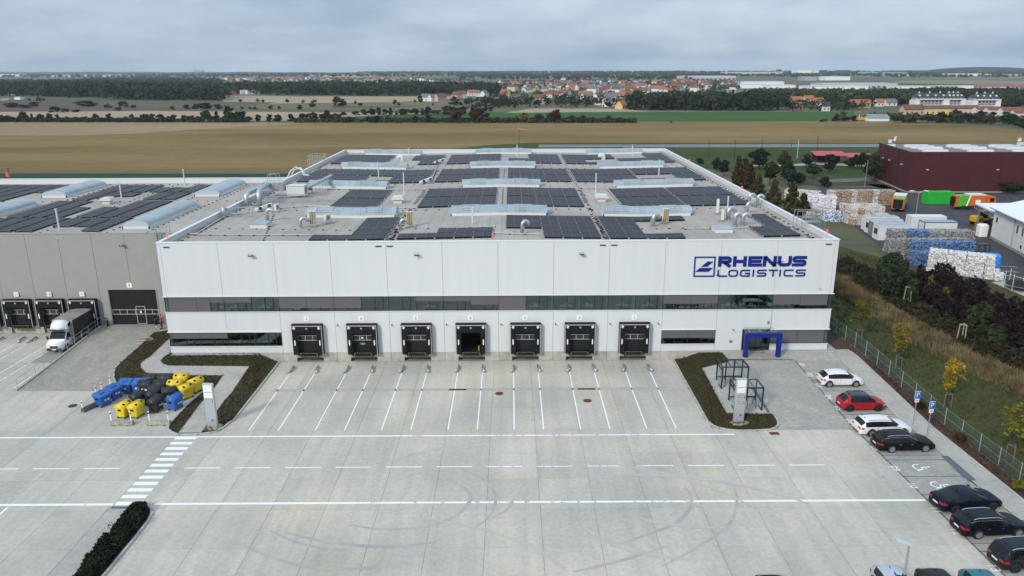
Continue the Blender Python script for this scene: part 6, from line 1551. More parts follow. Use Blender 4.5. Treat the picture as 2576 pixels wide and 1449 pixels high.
# ---- the small white lorry backed into dock 9
TARP = mat('dark_tarpaulin', (0.030,0.028,0.027), 0.7, var=0.25, scale=1.2); TARPTOP = mat('dusty_tarpaulin', (0.30,0.285,0.25), 0.85, color2=(0.19,0.175,0.15), scale=0.9)
def lorry(x, y):
 o = thing('delivery_truck', 'small white lorry with a dark tarpaulin body backed into dock 9', 'truck', (x, y, ZY), R(-90))
 # local +x is forward; cab 0..2.2, body behind
 k = MB(); k.box(-4.7,-0.02,-1.18,1.18,0.95,3.26); k.build('load_body', TARP, o)
 k = MB(); n = 8
 for i in range(n+1):
  xx = -4.68+4.64*i/n
  for yy_, zz_ in ((-1.17,3.262),(-0.5,3.30+0.02*math.sin(i*2.1)),(0.5,3.31+0.02*math.cos(i*1.7)),(1.17,3.262)): k.v.append((xx,yy_,zz_))
 for i in range(n):
  for j in range(3): k.f.append((4*i+j,4*i+4+j,4*i+5+j,4*i+1+j)); k.m.append(0)
 k.build('load_roof', TARPTOP, o)
 k = MB()
 for zz_ in (0.96,3.2): k.box(-4.72,0.0,-1.20,-1.18,zz_,zz_+0.06); k.box(-4.72,0.0,1.18,1.20,zz_,zz_+0.06)
 k.box(-0.03,0.0,-1.19,1.19,0.95,3.27); k.build('body_rail', STEEL_MATT, o)
 k = MB(); k.box(-4.6,1.6,-0.5,0.5,0.55,0.9); k.build('chassis', BLACK, o)
 prof = [(0.0,0.45),(0.05,2.05),(0.35,2.30),(0.75,2.28),(1.45,1.42),(2.05,1.22),(2.28,0.98),(2.33,0.5),(2.3,0.35),(0.0,0.35)]
 wtop = lambda zz_: 0.98-0.16*max(0, zz_-1.25)
 bm = bmesh.new(); A = [bm.verts.new((a,-wtop(b)*(0.93 if a > 2 else 1),b)) for a, b in prof]; B = [bm.verts.new((a,wtop(b)*(0.93 if a > 2 else 1),b)) for a, b in prof]
 bm.faces.new(A); bm.faces.new(B[::-1]); n = len(prof)
 for i in range(n): j=(i+1)%n; bm.faces.new((A[j],A[i],B[i],B[j]))
 bmesh.ops.bevel(bm, geom=bm.edges[:], offset=0.06, segments=2, affect='EDGES')
 me = bpy.data.meshes.new('cab'); bm.to_mesh(me); bm.free(); me.materials.append(P_WHITE); me.polygons.foreach_set('use_smooth', [True]*len(me.polygons)); link('cab', me, o)
 # roof fairing
 fp = [(-0.05,2.25),(-0.05,3.30),(0.25,3.38),(0.75,3.15),(1.12,2.55),(1.05,2.2)]
 bm = bmesh.new(); A = [bm.verts.new((a,-0.98+(0.14 if b > 3 else 0.0)+0.1*max(0,a-0.7),b)) for a, b in fp]; B = [bm.verts.new((a,0.98-(0.14 if b > 3 else 0.0)-0.1*max(0,a-0.7),b)) for a, b in fp]
 bm.faces.new(A); bm.faces.new(B[::-1]); n = len(fp)
 for i in range(n): j=(i+1)%n; bm.faces.new((A[j],A[i],B[i],B[j]))
 bmesh.ops.bevel(bm, geom=bm.edges[:], offset=0.12, segments=3, affect='EDGES'); bmesh.ops.recalc_face_normals(bm, faces=bm.faces[:])
 me = bpy.data.meshes.new('roof_fairing'); bm.to_mesh(me); bm.free(); me.materials.append(P_WHITE); me.polygons.foreach_set('use_smooth', [True]*len(me.polygons)); link('roof_fairing', me, o)
 k = MB(); k.add([(1.14,-0.85,2.50),(1.14,0.85,2.50),(1.20,0.85,2.36),(1.20,-0.85,2.36)], [(0,3,2,1)]); k.box(1.02,1.16,-0.86,0.86,2.40,2.47); k.build('sun_visor', BLACK, o)
 k = MB(); k.add([(0.82,-0.80,2.235),(0.82,0.80,2.235),(1.465,0.90,1.475),(1.465,-0.90,1.475)], [(0,3,2,1)]); k.v = [(a+0.035,b,c+0.03) for a,b,c in k.v]; k.build('windscreen', CARGLASS, o)
 for sg in (-1,1):
  k = MB(); k.slab([(0.28,1.38),(1.35,1.38),(0.85,2.02),(0.32,2.02)], -0.012, 0.012); k.v = [(a,sg*(wtop(c)+0.012),c) for a,b,c in k.v]; k.build('side_window', CARGLASS, o)
  k = MB(); k.slab([(0.05,2.75),(0.5,2.62),(0.62,2.95),(0.1,3.2)], -0.01, 0.01); k.v = [(a,sg*0.985,c) for a,b,c in k.v]; k.build('fairing_window', CARGLASS, o)
  q = MB(); q.bbox(1.28,1.44,sg*1.16-0.1,sg*1.16+0.1,1.35,1.75,0.03); q.bar((1.3,sg*0.95,1.45),(1.35,sg*1.1,1.5),0.06); q.build('wing_mirror', TRIM, o)
  q = MB(); q.add([(2.03,sg*0.55,1.16),(2.06,sg*0.9,1.12),(2.22,sg*0.88,0.93),(2.26,sg*0.55,0.96)], [(0,1,2,3) if sg < 0 else (3,2,1,0)]); q.v = [(a+0.03,b,c+0.03) for a,b,c in q.v]; q.build('headlight', HEAD, o)
  for xw in (1.35,-2.6):
   ty, ri = wheel_meshes(0.36, RIM); t = link('wheel', ty, o); t.location = (xw, sg*0.93, 0.36); t.rotation_euler = (0,0,0 if sg < 0 else math.pi); link('rim', ri, t)
   if xw > 0: q = MB(); q.cyl((xw,sg*0.80,0.40),(xw,sg*0.995,0.40),0.45,n=16); q.build('wheel_arch', BLACK, o)
 k = MB(); k.box(2.25,2.38,-0.85,0.85,0.32,0.62); k.build('front_bumper', TRIM, o); k = MB(); k.box(2.30,2.36,-0.45,0.45,0.68,0.88); k.build('grille', BLACK, o); MB().box(2.38,2.395,-0.26,0.26,0.42,0.54).build('number_plate', PLATE, o)
lorry(-14.75, 5.15)

# ================================================================== waste containers and their corner
LABELW = mat('pale_sticker', (0.62,0.66,0.66), 0.5); GREENL = mat('green_sticker', (0.10,0.35,0.10), 0.5)
def bin_meshes(kind):
 body = MB(); hx0, hx1, hy0, hy1 = 0.56, 0.68, 0.40, 0.52; z0, z1 = 0.20, 1.10
 b = 0.06
 def ring(hx, hy, z): return [(-hx+b,-hy,z),(hx-b,-hy,z),(hx,-hy+b,z),(hx,hy-b,z),(hx-b,hy,z),(-hx+b,hy,z),(-hx,hy-b,z),(-hx,-hy+b,z)]
 v = ring(hx0,hy0,z0)+ring(hx1-0.03,hy1-0.03,z1-0.05)+ring(hx1,hy1,z1-0.05)+ring(hx1,hy1,z1+0.02)
 f = [tuple(range(7,-1,-1))]
 for k in (0,8,16):
  for i in range(8): j=(i+1)%8; f.append((k+i,k+j,k+8+j,k+8+i))
 body.add(v, f+[tuple(range(24,32))])
 lid = MB()
 if kind == 'flat':
  q = [(-hx1,-hy1-0.02,1.125),(hx1,-hy1-0.02,1.125),(hx1,hy1,1.34),(-hx1,hy1,1.34),(-hx1+0.05,-hy1+0.06,1.20),(hx1-0.05,-hy1+0.06,1.20),(hx1-0.05,hy1-0.03,1.42),(-hx1+0.05,hy1-0.03,1.42),(-hx1,hy1,1.125),(hx1,hy1,1.125)]
  lid.add(q, [(4,5,6,7),(0,1,5,4),(1,2,6,5),(2,3,7,6),(3,0,4,7),(0,3,8),(1,9,2),(9,8,3,2)])
  lid.box(-0.3,0.3,-0.1,0.06,1.285,1.36)
 else:
  n = 8; w = hx1
  for s in (-w, w):
   pass
  P0 = [(-w, -hy1*math.cos(math.pi*i/n), 1.125+0.36*math.sin(math.pi*i/n)) for i in range(n+1)]; P1 = [(w,y,z) for _,y,z in P0]
  lid.add(P0+P1, [(i, n+1+i, n+2+i, i+1) for i in range(n)]+[tuple(range(n+1)), tuple(range(2*n+1,n,-1))])
  for s in (-0.45,0,0.45): lid.add([(s-0.04,y*1.02,z+0.015) for _,y,z in P0]+[(s+0.04,y*1.02,z+0.015) for _,y,z in P0], [(i, n+1+i, n+2+i, i+1) for i in range(n)])
 hole = MB()
 for sx in (-0.42, 0.42): hole.cyl((sx,-0.32,1.36),(sx,-0.36,1.435), 0.11, n=12)
 wh = MB();
 wh.cyl((0,-0.03,0.1),(0,0.03,0.1),0.1,n=10); wh.box(-0.05,0.05,-0.05,0.05,0.14,0.22)
 hook = MB(); hook.box(0.62,0.76,-0.11,0.11,0.86,0.98); hook.tube([(0.72,0,0.92),(0.76,0.04,0.75),(0.74,0.0,0.64),(0.74,-0.06,0.60)],0.03,5); hook.box(-0.76,-0.62,-0.11,0.11,0.86,0.98)
 st = MB(); st.box(-0.26,-0.06,-0.515,-0.505,0.62,0.78); st.box(0.06,0.3,-0.51,-0.50,0.56,0.76)
 return body, lid, hole, wh, hook, st
BINM = {}
for cname, m, kinds in (('blue', BLUE_BIN, ('flat','dome')), ('black', BLACK_BIN, ('dome',)), ('yellow', YELLOW, ('dome',))):
 for kd in kinds:
  body, lid, hole, wh, hook, st = bin_meshes(kd)
  BINM[cname, kd] = (body.mesh('body', m), lid.mesh('lid', m, kd == 'dome'), hole.mesh('throw_hole', BLACK), wh.mesh('castor', TYRE), hook.mesh('trunnion', BLACK), st.mesh('sticker', LABELW))
def waste_bin(color, kd, x, y, rot, label):
 o = thing('waste_container', label, 'waste container', (x, y, gz(x,y) if y > -7.7 else ZY), R(rot), 'wheeled waste containers beside the grass bank')
 b, l, h, w, k, s = BINM[color, kd]
 link('body', b, o); link('lid', l, o); link('trunnion', k, o)
 for sx in (-0.5,0.5):
  for sy in (-0.34,0.34): link('castor', w, o, (sx, sy, 0))
 if color == 'yellow' or kd == 'dome' and color == 'black': link('throw_hole', h, o) if color == 'yellow' else link('sticker', s, o)
 elif color == 'blue': link('sticker', s, o)
for c, kd, x, y, rot, lab in (
 ('blue','flat',-1.84,-11.3,70,'leftmost blue waste container beside the dark concrete block'), ('blue','flat',-1.55,-9.75,70,'blue waste container standing behind the leftmost blue one'),
 ('blue','flat',-1.05,-8.35,0,'left of the two blue containers side by side in the back row'), ('blue','flat',0.4,-8.35,0,'blue container in the back row touching the black ones'),
 ('black','dome',1.15,-7.4,0,'black domed container in the rearmost row next to the blue one'), ('black','dome',2.62,-7.4,0,'black domed container in the rearmost row next to the yellow ones'),
 ('black','dome',1.2,-8.65,-4,'black container with white stickers in front of the rearmost row'), ('black','dome',2.65,-8.55,3,'black container left of the small yellow ones'),
 ('black','dome',2.7,-9.75,4,'black container in the middle of the cluster'), ('black','dome',2.95,-11.0,72,'black container turned end-on behind the front black one'),
 ('black','dome',4.25,-10.35,25,'tilted-looking black container left of the big yellow ones'), ('black','dome',3.9,-12.6,84,'foremost black container with its end to the camera'),
 ('black','dome',1.75,-11.55,62,'black container behind the two front yellow ones'), ('yellow','dome',4.25,-7.35,0,'yellow container in the rearmost row'),
 ('yellow','dome',4.1,-8.6,0,'yellow container in front of the rearmost yellow one'), ('yellow','dome',5.95,-8.1,66,'yellow container at the far right beside the grass'),
 ('yellow','dome',5.55,-9.7,62,'yellow container with round holes in front of the far right one'), ('yellow','dome',1.45,-13.75,80,'left of the two yellow containers at the front'),
 ('yellow','dome',2.62,-13.8,82,'right of the two yellow containers at the front'), ('blue','dome',5.55,-12.15,74,'single blue container at the right front beside the grass')):
 waste_bin(c, kd, x, y, rot, lab)
def delineator(x, y, label, z=None, h=1.05):
 o = thing('delineator_post', label, 'marker post', (x, y, ZY if z is None else z), group='white marker posts around the containers')
 k = MB(); k.cyl((0,0,0.0),(0,0,h-0.04),0.065,0.06,n=8); k.cyl((0,0,h-0.04),(0,0,h),0.06,0.03,n=8); k.build('post', REFLECT_WHITE, o); MB().cyl((0,0,h-0.26),(0,0,h-0.13),0.068,0.067,n=8).build('band', BLACK if x > 0 else RED, o)
for x, y, lab, z in ((-3.36,-6.9,'rear left marker post beside the ramp corner',None), (-3.6,-8.2,'second marker post from the rear on the left side',None), (-3.75,-9.0,'third marker post from the rear on the left side',None), (-3.05,-12.75,'marker post in front of the dark block on the left',ZY+0.12),
                     (1.1,-15.5,'leftmost of the four front marker posts',ZY+0.3), (2.9,-15.5,'second front marker post, before the right yellow container',ZY+0.3), (4.6,-15.5,'third front marker post, before the black container',ZY+0.3), (6.35,-15.5,'rightmost front marker post beside the grass tip',ZY+0.3)):
 delineator(x, y, lab, z if z is not None else gz(x,y))
def barrier(x, y, rot, label, l=1.05, m=CONC_OLD):
 o = thing('barrier_block', label, 'concrete barrier', (x, y, ZY), R(rot), 'low concrete barrier blocks')
 k = MB(); prof = [(-0.25,0),(0.25,0),(0.25,0.12),(0.12,0.42),(-0.12,0.42),(-0.25,0.12)]
 k.add([(-l,a,b) for a,b in prof]+[(l,a,b) for a,b in prof], [tuple(range(5,-1,-1)), tuple(range(6,12))]+[(i,(i+1)%6,6+(i+1)%6,6+i) for i in range(6)]); k.build('block', m, o)
 k = MB()
 for s in (-0.6,0.6): k.box(s-0.1,s+0.1,-0.256,-0.245,0.0,0.06)
 k.build('lifting_slot', BLACK, o)
barrier(2.05,-15.55,0,'stained concrete block below the two yellow containers'); barrier(5.45,-15.55,0,'mossy concrete block below the black container'); barrier(-2.75,-12.1,68,'dark grey block beside the leftmost blue container',0.8,mat('dark_block', (0.10,0.10,0.10), 0.8, var=0.2, scale=3))
# ================================================================== entrance pylons, bicycle shelters, signs
ALU = mat('brushed_aluminium', (0.50,0.52,0.54), 0.4, 0.45, var=0.04, scale=2); PANELW = mat('pylon_white_panel', (0.80,0.80,0.80), 0.35)
def pylon(x, y, rz, label, texts):
 z = gz(x,y)
 o = thing('pylon_sign', label, 'sign', (x, y, z), rz, 'tall aluminium pylon signs')
 MB().bbox(-0.48,0.48,-0.14,0.14,0.12,4.32,0.03).build('column', ALU, o)
 MB().box(-0.40,0.40,-0.165,-0.14,2.95,4.2).build('sign_panel', PANELW, o)
 me = text_mesh('RHENUS', 0.155); me.materials.append(BLACK); t = link('lettering', me, o); t.matrix_local = Matrix.Translation((0.06,-0.17,3.5)) @ Matrix.Rotation(math.pi/2, 4, 'X')
 MB().slab([(-0.33,3.47),(-0.25,3.47),(-0.19,3.53),(-0.27,3.53)], -0.172, -0.166).build('emblem', BLACK, o)
 for zz_, tx, ar in texts:
  k = MB(); k.box(-0.36,0.36,-0.150,-0.143,zz_+0.2,zz_+0.215); k.build('divider', TRIM, o)
  if tx:
   me = text_mesh(tx, 0.11); me.materials.append(TRIM); t = link('lettering', me, o); t.matrix_local = Matrix.Translation((-0.02,-0.146,zz_)) @ Matrix.Rotation(math.pi/2, 4, 'X')
  if ar: MB().slab([(0.30,zz_-0.06),(0.36,zz_-0.06),(0.36,zz_+0.01),(0.40,zz_+0.01),(0.33,zz_+0.08),(0.26,zz_+0.01),(0.30,zz_+0.01)], -0.150, -0.143).build('arrow', TRIM, o)
 MB().box(0.02,0.16,-0.150,-0.143,0.68,0.82).build('emblem', BLUE_SIGN, o); MB().box(0.2,0.38,-0.150,-0.143,0.66,0.84).build('emblem', STEEL_MATT, o)
 k = MB(); k.box(-0.42,0.42,-0.12,0.12,0.0,0.12); k.build('plinth', STEEL_MATT, o)
 pts = [(1.0*math.cos(2*math.pi*i/14)*(0.9+0.12*math.sin(3*i)), 0.75*math.sin(2*math.pi*i/14)) for i in range(14)]
 MB().prism(pts, -0.1, 0.045).build('foundation', mat('sandy_concrete', (0.40,0.35,0.26), 0.9, var=0.15, scale=3) if 'SANDY' not in globals() else SANDY, o)
SANDY = mat('sandy_concrete', (0.40,0.35,0.26), 0.9, var=0.15, scale=3)
pylon(10.62,-16.1,R(-6),'aluminium pylon sign with white panel on the left grass bank',((2.6,'',True),)); pylon(58.68,-15.75,R(4),'aluminium pylon sign with white panel before the bicycle shelters',((2.5,'Reception',True),(1.9,'Parking',True)))
def bike_shelter(x0, x1, y0, y1, label):
 z = min(gz(x0,y0), gz(x1,y0))
 o = thing('bicycle_shelter', label, 'bicycle shelter', (x0, y0, z), group='glass-roofed bicycle shelters')
 w = x1-x0; d = y1-y0; h = 2.35; p = 0.115
 for px_, py_ in ((0,0),(w,0),(0,d),(w,d),(w*0.35,d),(w*0.68,d)): MB().bar((px_,py_,0),(px_,py_,h),p).build('post', DARK_STEEL, o)
 k = MB()
 for a, b in (((-.05,0,h),(w+.05,0,h)),((-.05,d,h),(w+.05,d,h)),((0,0,h),(0,d,h)),((w,0,h),(w,d,h)),((0,d,0.55),(w,d,0.55)),((0,0,0.08),(0,d,0.08)),((w,0,0.08),(w,d,0.08)),((0,d,0.08),(w,d,0.08)),((0,0,h-0.35),(0,d,h-0.35))): k.bar(a, b, p)
 for i in (1,2): k.bar((w*i/3,0,h+0.01),(w*i/3,d,h+0.01),0.06)
 k.bar((w,0.4,h),(w,0.0,h-0.4),0.06); k.build('frame', DARK_STEEL, o)
 for i in range(3): MB().box(w*i/3+0.05,w*(i+1)/3-0.05,0.0,d,h+0.05,h+0.065).build('roof_pane', GLASS_CLEAR, o)
 MB().box(-0.012,0.012,0.05,d-0.05,0.35,h-0.4).build('side_pane', GLASS_CLEAR, o)
 for i in range(3):
  xx = 0.45+i*(w-0.9)/2
  MB().tube([(xx,0.35,0.0),(xx,0.35,0.75),(xx,0.55,0.92),(xx,1.15,0.92),(xx,1.3,0.75),(xx,1.3,0.0)],0.035,5).build('bike_stand', DARK_STEEL, o)
bike_shelter(58.8,61.35,-9.4,-7.45,'rear bicycle shelter with dark frame nearer the entrance portal'); bike_shelter(58.9,61.45,-13.75,-11.75,'front bicycle shelter with dark frame behind the pylon sign')
def parking_sign(x, y, label):
 o = thing('parking_sign', label, 'sign', (x, y, gz(x,y)+0.1), R(8), 'blue parking signs'); h = 3.35
 MB().cyl((0,0,-0.1),(0,0,h),0.04,n=8).build('pole', STEEL, o); MB().bbox(-0.27,0.27,-0.07,-0.045,h-0.72,h-0.02,0.02).build('sign_plate', REFLECT_WHITE, o)
 MB().box(-0.25,0.25,-0.078,-0.071,h-0.70,h-0.04).build('blue_field', mat('traffic_blue', (0.02,0.12,0.50), 0.4) if 'TBLUE' not in globals() else TBLUE, o)
 me = text_mesh('P', 0.62); me.materials.append(REFLECT_WHITE); t = link('lettering', me, o); t.matrix_local = Matrix.Translation((0,-0.083,h-0.37)) @ Matrix.Rotation(math.pi/2, 4, 'X')
 MB().bbox(-0.2,0.2,-0.07,-0.045,h-1.08,h-0.76,0.02).build('sub_plate', REFLECT_WHITE, o); MB().box(-0.13,0.13,-0.078,-0.071,h-0.98,h-0.86).build('pictogram', STEEL_MATT, o)
TBLUE = mat('traffic_blue', (0.02,0.12,0.50), 0.4)
parking_sign(74.28,-16.6,'blue P parking sign on a grey pole nearer the building'); parking_sign(74.42,-18.75,'blue P parking sign on a grey pole nearer the camera')
# gully grates at the kerbs
def gully(x, y, label):
 o = thing('gully_grate', label, 'drain grate', (x, y, ZY+0.004)); k = MB(); k.box(-0.42,0.42,-0.26,0.26,0,0.008)
 for i in range(7): k.box(-0.38,0.38,-0.24+0.07*i,-0.21+0.07*i,0.008,0.02)
 k.build('grate', RUST, o)
gully(61.3,-17.9,'rusty square drain grate at the tip of the right grass bank')
# ---- chain-link fence along the pavement
MESH = bpy.data.materials.new('green_wire_mesh'); MESH.use_nodes = True
t = MESH.node_tree; b_ = t.nodes['Principled BSDF']; b_.inputs['Base Color'].default_value = (0.085,0.13,0.11,1); b_.inputs['Roughness'].default_value = 0.5
tr_ = t.nodes.new('ShaderNodeBsdfTransparent'); mx_ = t.nodes.new('ShaderNodeMixShader'); mx_.inputs[0].default_value = 0.30
t.links.new(tr_.outputs[0], mx_.inputs[1]); t.links.new(b_.outputs[0], mx_.inputs[2]); t.links.new(mx_.outputs[0], t.nodes['Material Output'].inputs[0])
FENCEP = mat('galvanised_post', (0.36,0.42,0.40), 0.5, 0.3)
fo_ = thing('wire_fence', 'green wire mesh fence on grey posts between the car park and the grass', 'fence', (0,0,0))
fy = [30-2.45*i for i in range(31)]
fp_ = [(xfence(y) if y < 0 else 76.42-0.02*y, y) for y in fy]
for x, y in fp_: MB().cyl((x,y,gz(x,y)-0.2),(x,y,gz(x,y)+1.72),0.035,n=6).build('fence_post', FENCEP, fo_)
for (xa, ya), (xb, yb) in zip(fp_[:-1], fp_[1:]):
 za, zb_ = gz(xa,ya), gz(xb,yb); k = MB(); k.add([(xa,ya,za+0.04),(xb,yb,zb_+0.04),(xb,yb,zb_+1.66),(xa,ya,za+1.66)], [(0,1,2,3)]); k.build('mesh_panel', MESH, fo_)
 k = MB()
 for h in (0.06,0.85,1.65): k.bar((xa,ya,za+h),(xb,yb,zb_+h),0.012)
 k.build('tension_wire', FENCEP, fo_)
# ---- street lamp at the bottom edge
pt = G(*zq(662,1080), z=5.2)
o = thing('street_lamp', 'slim grey lamp post with a flat LED head at the bottom right', 'street lamp', (pt.x, pt.y, ZY))
MB().cyl((0,0,0),(0,0,6.2),0.085,0.055,n=10).build('pole', STEEL_MATT, o)
k = MB(); k.add([(0.1,-0.16,6.2),(0.12,0.12,6.2),(-0.62,0.42,6.42),(-0.66,0.10,6.42),(0.1,-0.16,6.28),(0.12,0.12,6.28),(-0.62,0.42,6.47),(-0.66,0.10,6.47)], [(3,2,1,0),(4,5,6,7),(0,1,5,4),(1,2,6,5),(2,3,7,6),(3,0,4,7)])
k.build('lamp_head', mat('pale_lamp_casing', (0.50,0.55,0.60), 0.4), o); MB().cyl((0,0,4.05),(0,0,4.35),0.12,n=8).build('bracket', DARK_STEEL, o)
k = MB(); k.bar((0,0,4.2),(-0.45,0.1,4.25),0.06); k.bar((-0.45,0.1,4.25),(-0.5,0.1,4.45),0.05); k.build('bracket_arm', DARK_STEEL, o)
# ---- railing and bollard along the ramp
o = thing('guard_railing', 'galvanised railing on the wall of the paved ramp', 'railing', (0,0,0))
ry = [9.6-1.55*i for i in range(12)]
for y in ry: MB().bar((-12.6,y,gz(-12.5,y)+0.1),(-12.6,y,gz(-12.5,y)+1.16),0.04).build('baluster', STEEL, o)
for h in (1.15, 0.62):
 k = MB()
 for a, b in zip(ry[:-1], ry[1:]): k.bar((-12.6,a,gz(-12.5,a)+h),(-12.6,b,gz(-12.5,b)+h),0.036)
 k.build('rail', STEEL, o)
o = thing('bollard', 'short black bollard left of the big shutter door', 'bollard', (-11.85,9.45,0)); MB().cyl((0,0,0),(0,0,1.0),0.1,n=10).build('post', BLACK, o); MB().cyl((0,0,0.78),(0,0,0.88),0.104,n=10).build('band', HAZARD, o)
# ---- wheel guides in front of the docks
def wheel_guide(x, y, sg, label, grp='steel wheel guides in front of the docks'):
 o = thing('wheel_guide', label, 'wheel guide', (x, y, ZY), group=grp)
 pts = [(0,0,0.2),(0,-1.0,0.2),(sg*0.22,-1.65,0.17)]
 MB().tube(pts, [0.10,0.10,0.11], 8).build('guide_tube', STEEL, o, smooth=True)
 for px_, py_ in ((0,0.02),(0,-0.95),(sg*0.2,-1.6)): k = MB(); k.box(px_-0.14,px_+0.14,py_-0.1,py_+0.1,0,0.02); k.box(px_-0.05,px_+0.05,py_-0.05,py_+0.05,0.02,0.14); k.build('foot_plate', STEEL_MATT, o)
NUMW = ('one','two','three','four','five','six','seven')
for i, xc in enumerate(DOCK_X):
 for s in (-1,1): wheel_guide(xc+s*1.33, -1.9, s, f"{'left' if s < 0 else 'right'} steel wheel guide on the ground before dock {NUMW[i]}")
for i, xc in enumerate(LDOCK_X[1:3]):
 for s in (-1,1): wheel_guide(xc+s*1.3, 8.0, s, f"{'left' if s < 0 else 'right'} steel wheel guide on the ground before dock {('ten','eleven')[i]}")

# ================================================================== two people beside the shutter door
SKIN = mat('skin', (0.42,0.25,0.18), 0.6); CLOTHK = mat('black_clothing', (0.014,0.014,0.017), 0.85); CLOTHR = mat('red_jacket', (0.42,0.02,0.035), 0.8); JEANS = mat('dark_jeans', (0.025,0.03,0.05), 0.85); HAIR = mat('dark_hair', (0.018,0.013,0.01), 0.7); SHOE = mat('white_shoes', (0.6,0.6,0.6), 0.6)
def skin_mesh(name, chains, m, levels=1):
 """limbs as one skinned surface: chains is (vertices, edges, radii)"""
 vs, es, rs = chains
 me = bpy.data.meshes.new(name); me.from_pydata(vs, es, []); ob = bpy.data.objects.new(name, me); col.objects.link(ob)
 md = ob.modifiers.new('skin', 'SKIN'); md.use_smooth_shade = True
 for i, r in enumerate(rs): me.skin_vertices[0].data[i].radius = (r, r)
 me.skin_vertices[0].data[0].use_root = True
 sd = ob.modifiers.new('sub', 'SUBSURF'); sd.levels = levels; sd.render_levels = levels
 ev = ob.evaluated_get(bpy.context.evaluated_depsgraph_get()); out_ = bpy.data.meshes.new_from_object(ev); bpy.data.objects.remove(ob)
 out_.materials.clear(); out_.materials.append(m); return out_
def person(x, y, rz, label, top, trousers, shoes, arm_up):
 o = thing('person', label, 'person', (x, y, 0.0 if y > 8 else gz(x,y)), rz)
 # body: pelvis root, spine, neck, head, arms, legs - one surface
 V = [(0,0,0.92),(0,0,1.15),(0,0.0,1.38),(0,0.0,1.50),(0,-0.01,1.57),(0,-0.02,1.68),(0,-0.01,1.77)]
 E = [(0,1),(1,2),(2,3),(3,4),(4,5),(5,6)]; Rr = [0.14,0.13,0.155,0.07,0.062,0.105,0.07]
 for s in (-1,1):
  b = len(V)
  up_ = arm_up and s > 0
  el = (s*0.27,-0.04,1.14) if not up_ else (s*0.26,-0.14,1.16); wr_ = (s*0.25,-0.14,0.90) if not up_ else (s*0.12,-0.30,1.36); ha = (s*0.245,-0.17,0.80) if not up_ else (s*0.07,-0.30,1.46)
  V += [(s*0.18,0,1.43),el,wr_,ha]; E += [(2,b),(b,b+1),(b+1,b+2),(b+2,b+3)]; Rr += [0.072,0.052,0.038,0.042]
  V += [(s*0.10,0,0.86),(s*0.11,-0.02,0.49),(s*0.115,0.02,0.09),(s*0.12,-0.14,0.045)]; E += [(0,b+4),(b+4,b+5),(b+5,b+6),(b+6,b+7)]; Rr += [0.10,0.072,0.05,0.042]
 link('body', skin_mesh('body', (V,E,Rr), SKIN), o)
 j = [(0,0,0.90),(0,0,1.15),(0,0,1.38),(0,0,1.49)]; je = [(0,1),(1,2),(2,3)]; jr = [0.165,0.155,0.18,0.09]
 for s in (-1,1):
  b = len(j); up_ = arm_up and s > 0
  el = (s*0.27,-0.04,1.14) if not up_ else (s*0.26,-0.14,1.16); wr_ = (s*0.25,-0.13,0.93) if not up_ else (s*0.14,-0.28,1.33)
  j += [(s*0.18,0,1.43),el,wr_]; je += [(2,b),(b,b+1),(b+1,b+2)]; jr += [0.09,0.07,0.055]
 link('jacket', skin_mesh('jacket', (j,je,jr), top), o)
 for s in (-1,1):
  pass
 tv = [(0,0,0.90)]; te = []; trd = [0.165]
 for s in (-1,1):
  b = len(tv); tv += [(s*0.10,0,0.84),(s*0.11,-0.02,0.49),(s*0.115,0.02,0.12)]; te += [(0,b),(b,b+1),(b+1,b+2)]; trd += [0.12,0.09,0.075]
 link('trousers', skin_mesh('trousers', (tv,te,trd), trousers), o)
 link('hair', skin_mesh('hair', ([(0,0.03,1.66),(0,0.01,1.76),(0,-0.03,1.80)],[(0,1),(1,2)],[0.10,0.105,0.075]), HAIR), o)
 for s in (-1,1): k = MB(); k.bbox(s*0.12-0.055,s*0.12+0.055,-0.22,0.09,0.0,0.10,0.03); k.build('shoe', shoes, o)
 k = MB()
 for s in (-1,1): k.box(s*0.04-0.012,s*0.04+0.012,-0.128,-0.11,1.685,1.70)
 k.build('eyes', BLACK, o); MB().box(-0.012,0.012,-0.15,-0.115,1.64,1.68).build('nose', SKIN, o); MB().box(-0.03,0.03,-0.128,-0.11,1.605,1.615).build('mouth', RED, o)
person(-5.75,9.2,R(60),'person in black clothes and white shoes standing at the edge of the shutter door', CLOTHK, CLOTHK, SHOE, True)
person(-4.7,8.35,R(-50),'person in a red jacket and dark trousers beside the caged ladder', CLOTHR, JEANS, CLOTHK, False)
o = thing('garden_hose', 'coiled pale hose lying on the grass beside the ramp', 'hose', (0,0,0)); p = G(*zl(790,115)); k = MB()
k.tube([(p.x+1.0*math.cos(a*0.7)*(0.9+0.1*math.sin(a*2.3)), p.y+0.55*math.sin(a*0.7)*(0.9+0.1*math.cos(a)), gz(p.x,p.y)+0.08+0.003*a) for a in range(0,28)], 0.03, 4); k.build('hose', mat('pale_hose', (0.40,0.34,0.24), 0.7), o)
# ================================================================== recycling yard beyond the grass bank
Z8 = lambda x, y: (2079.6+x*0.27779, 322+y*0.27779)
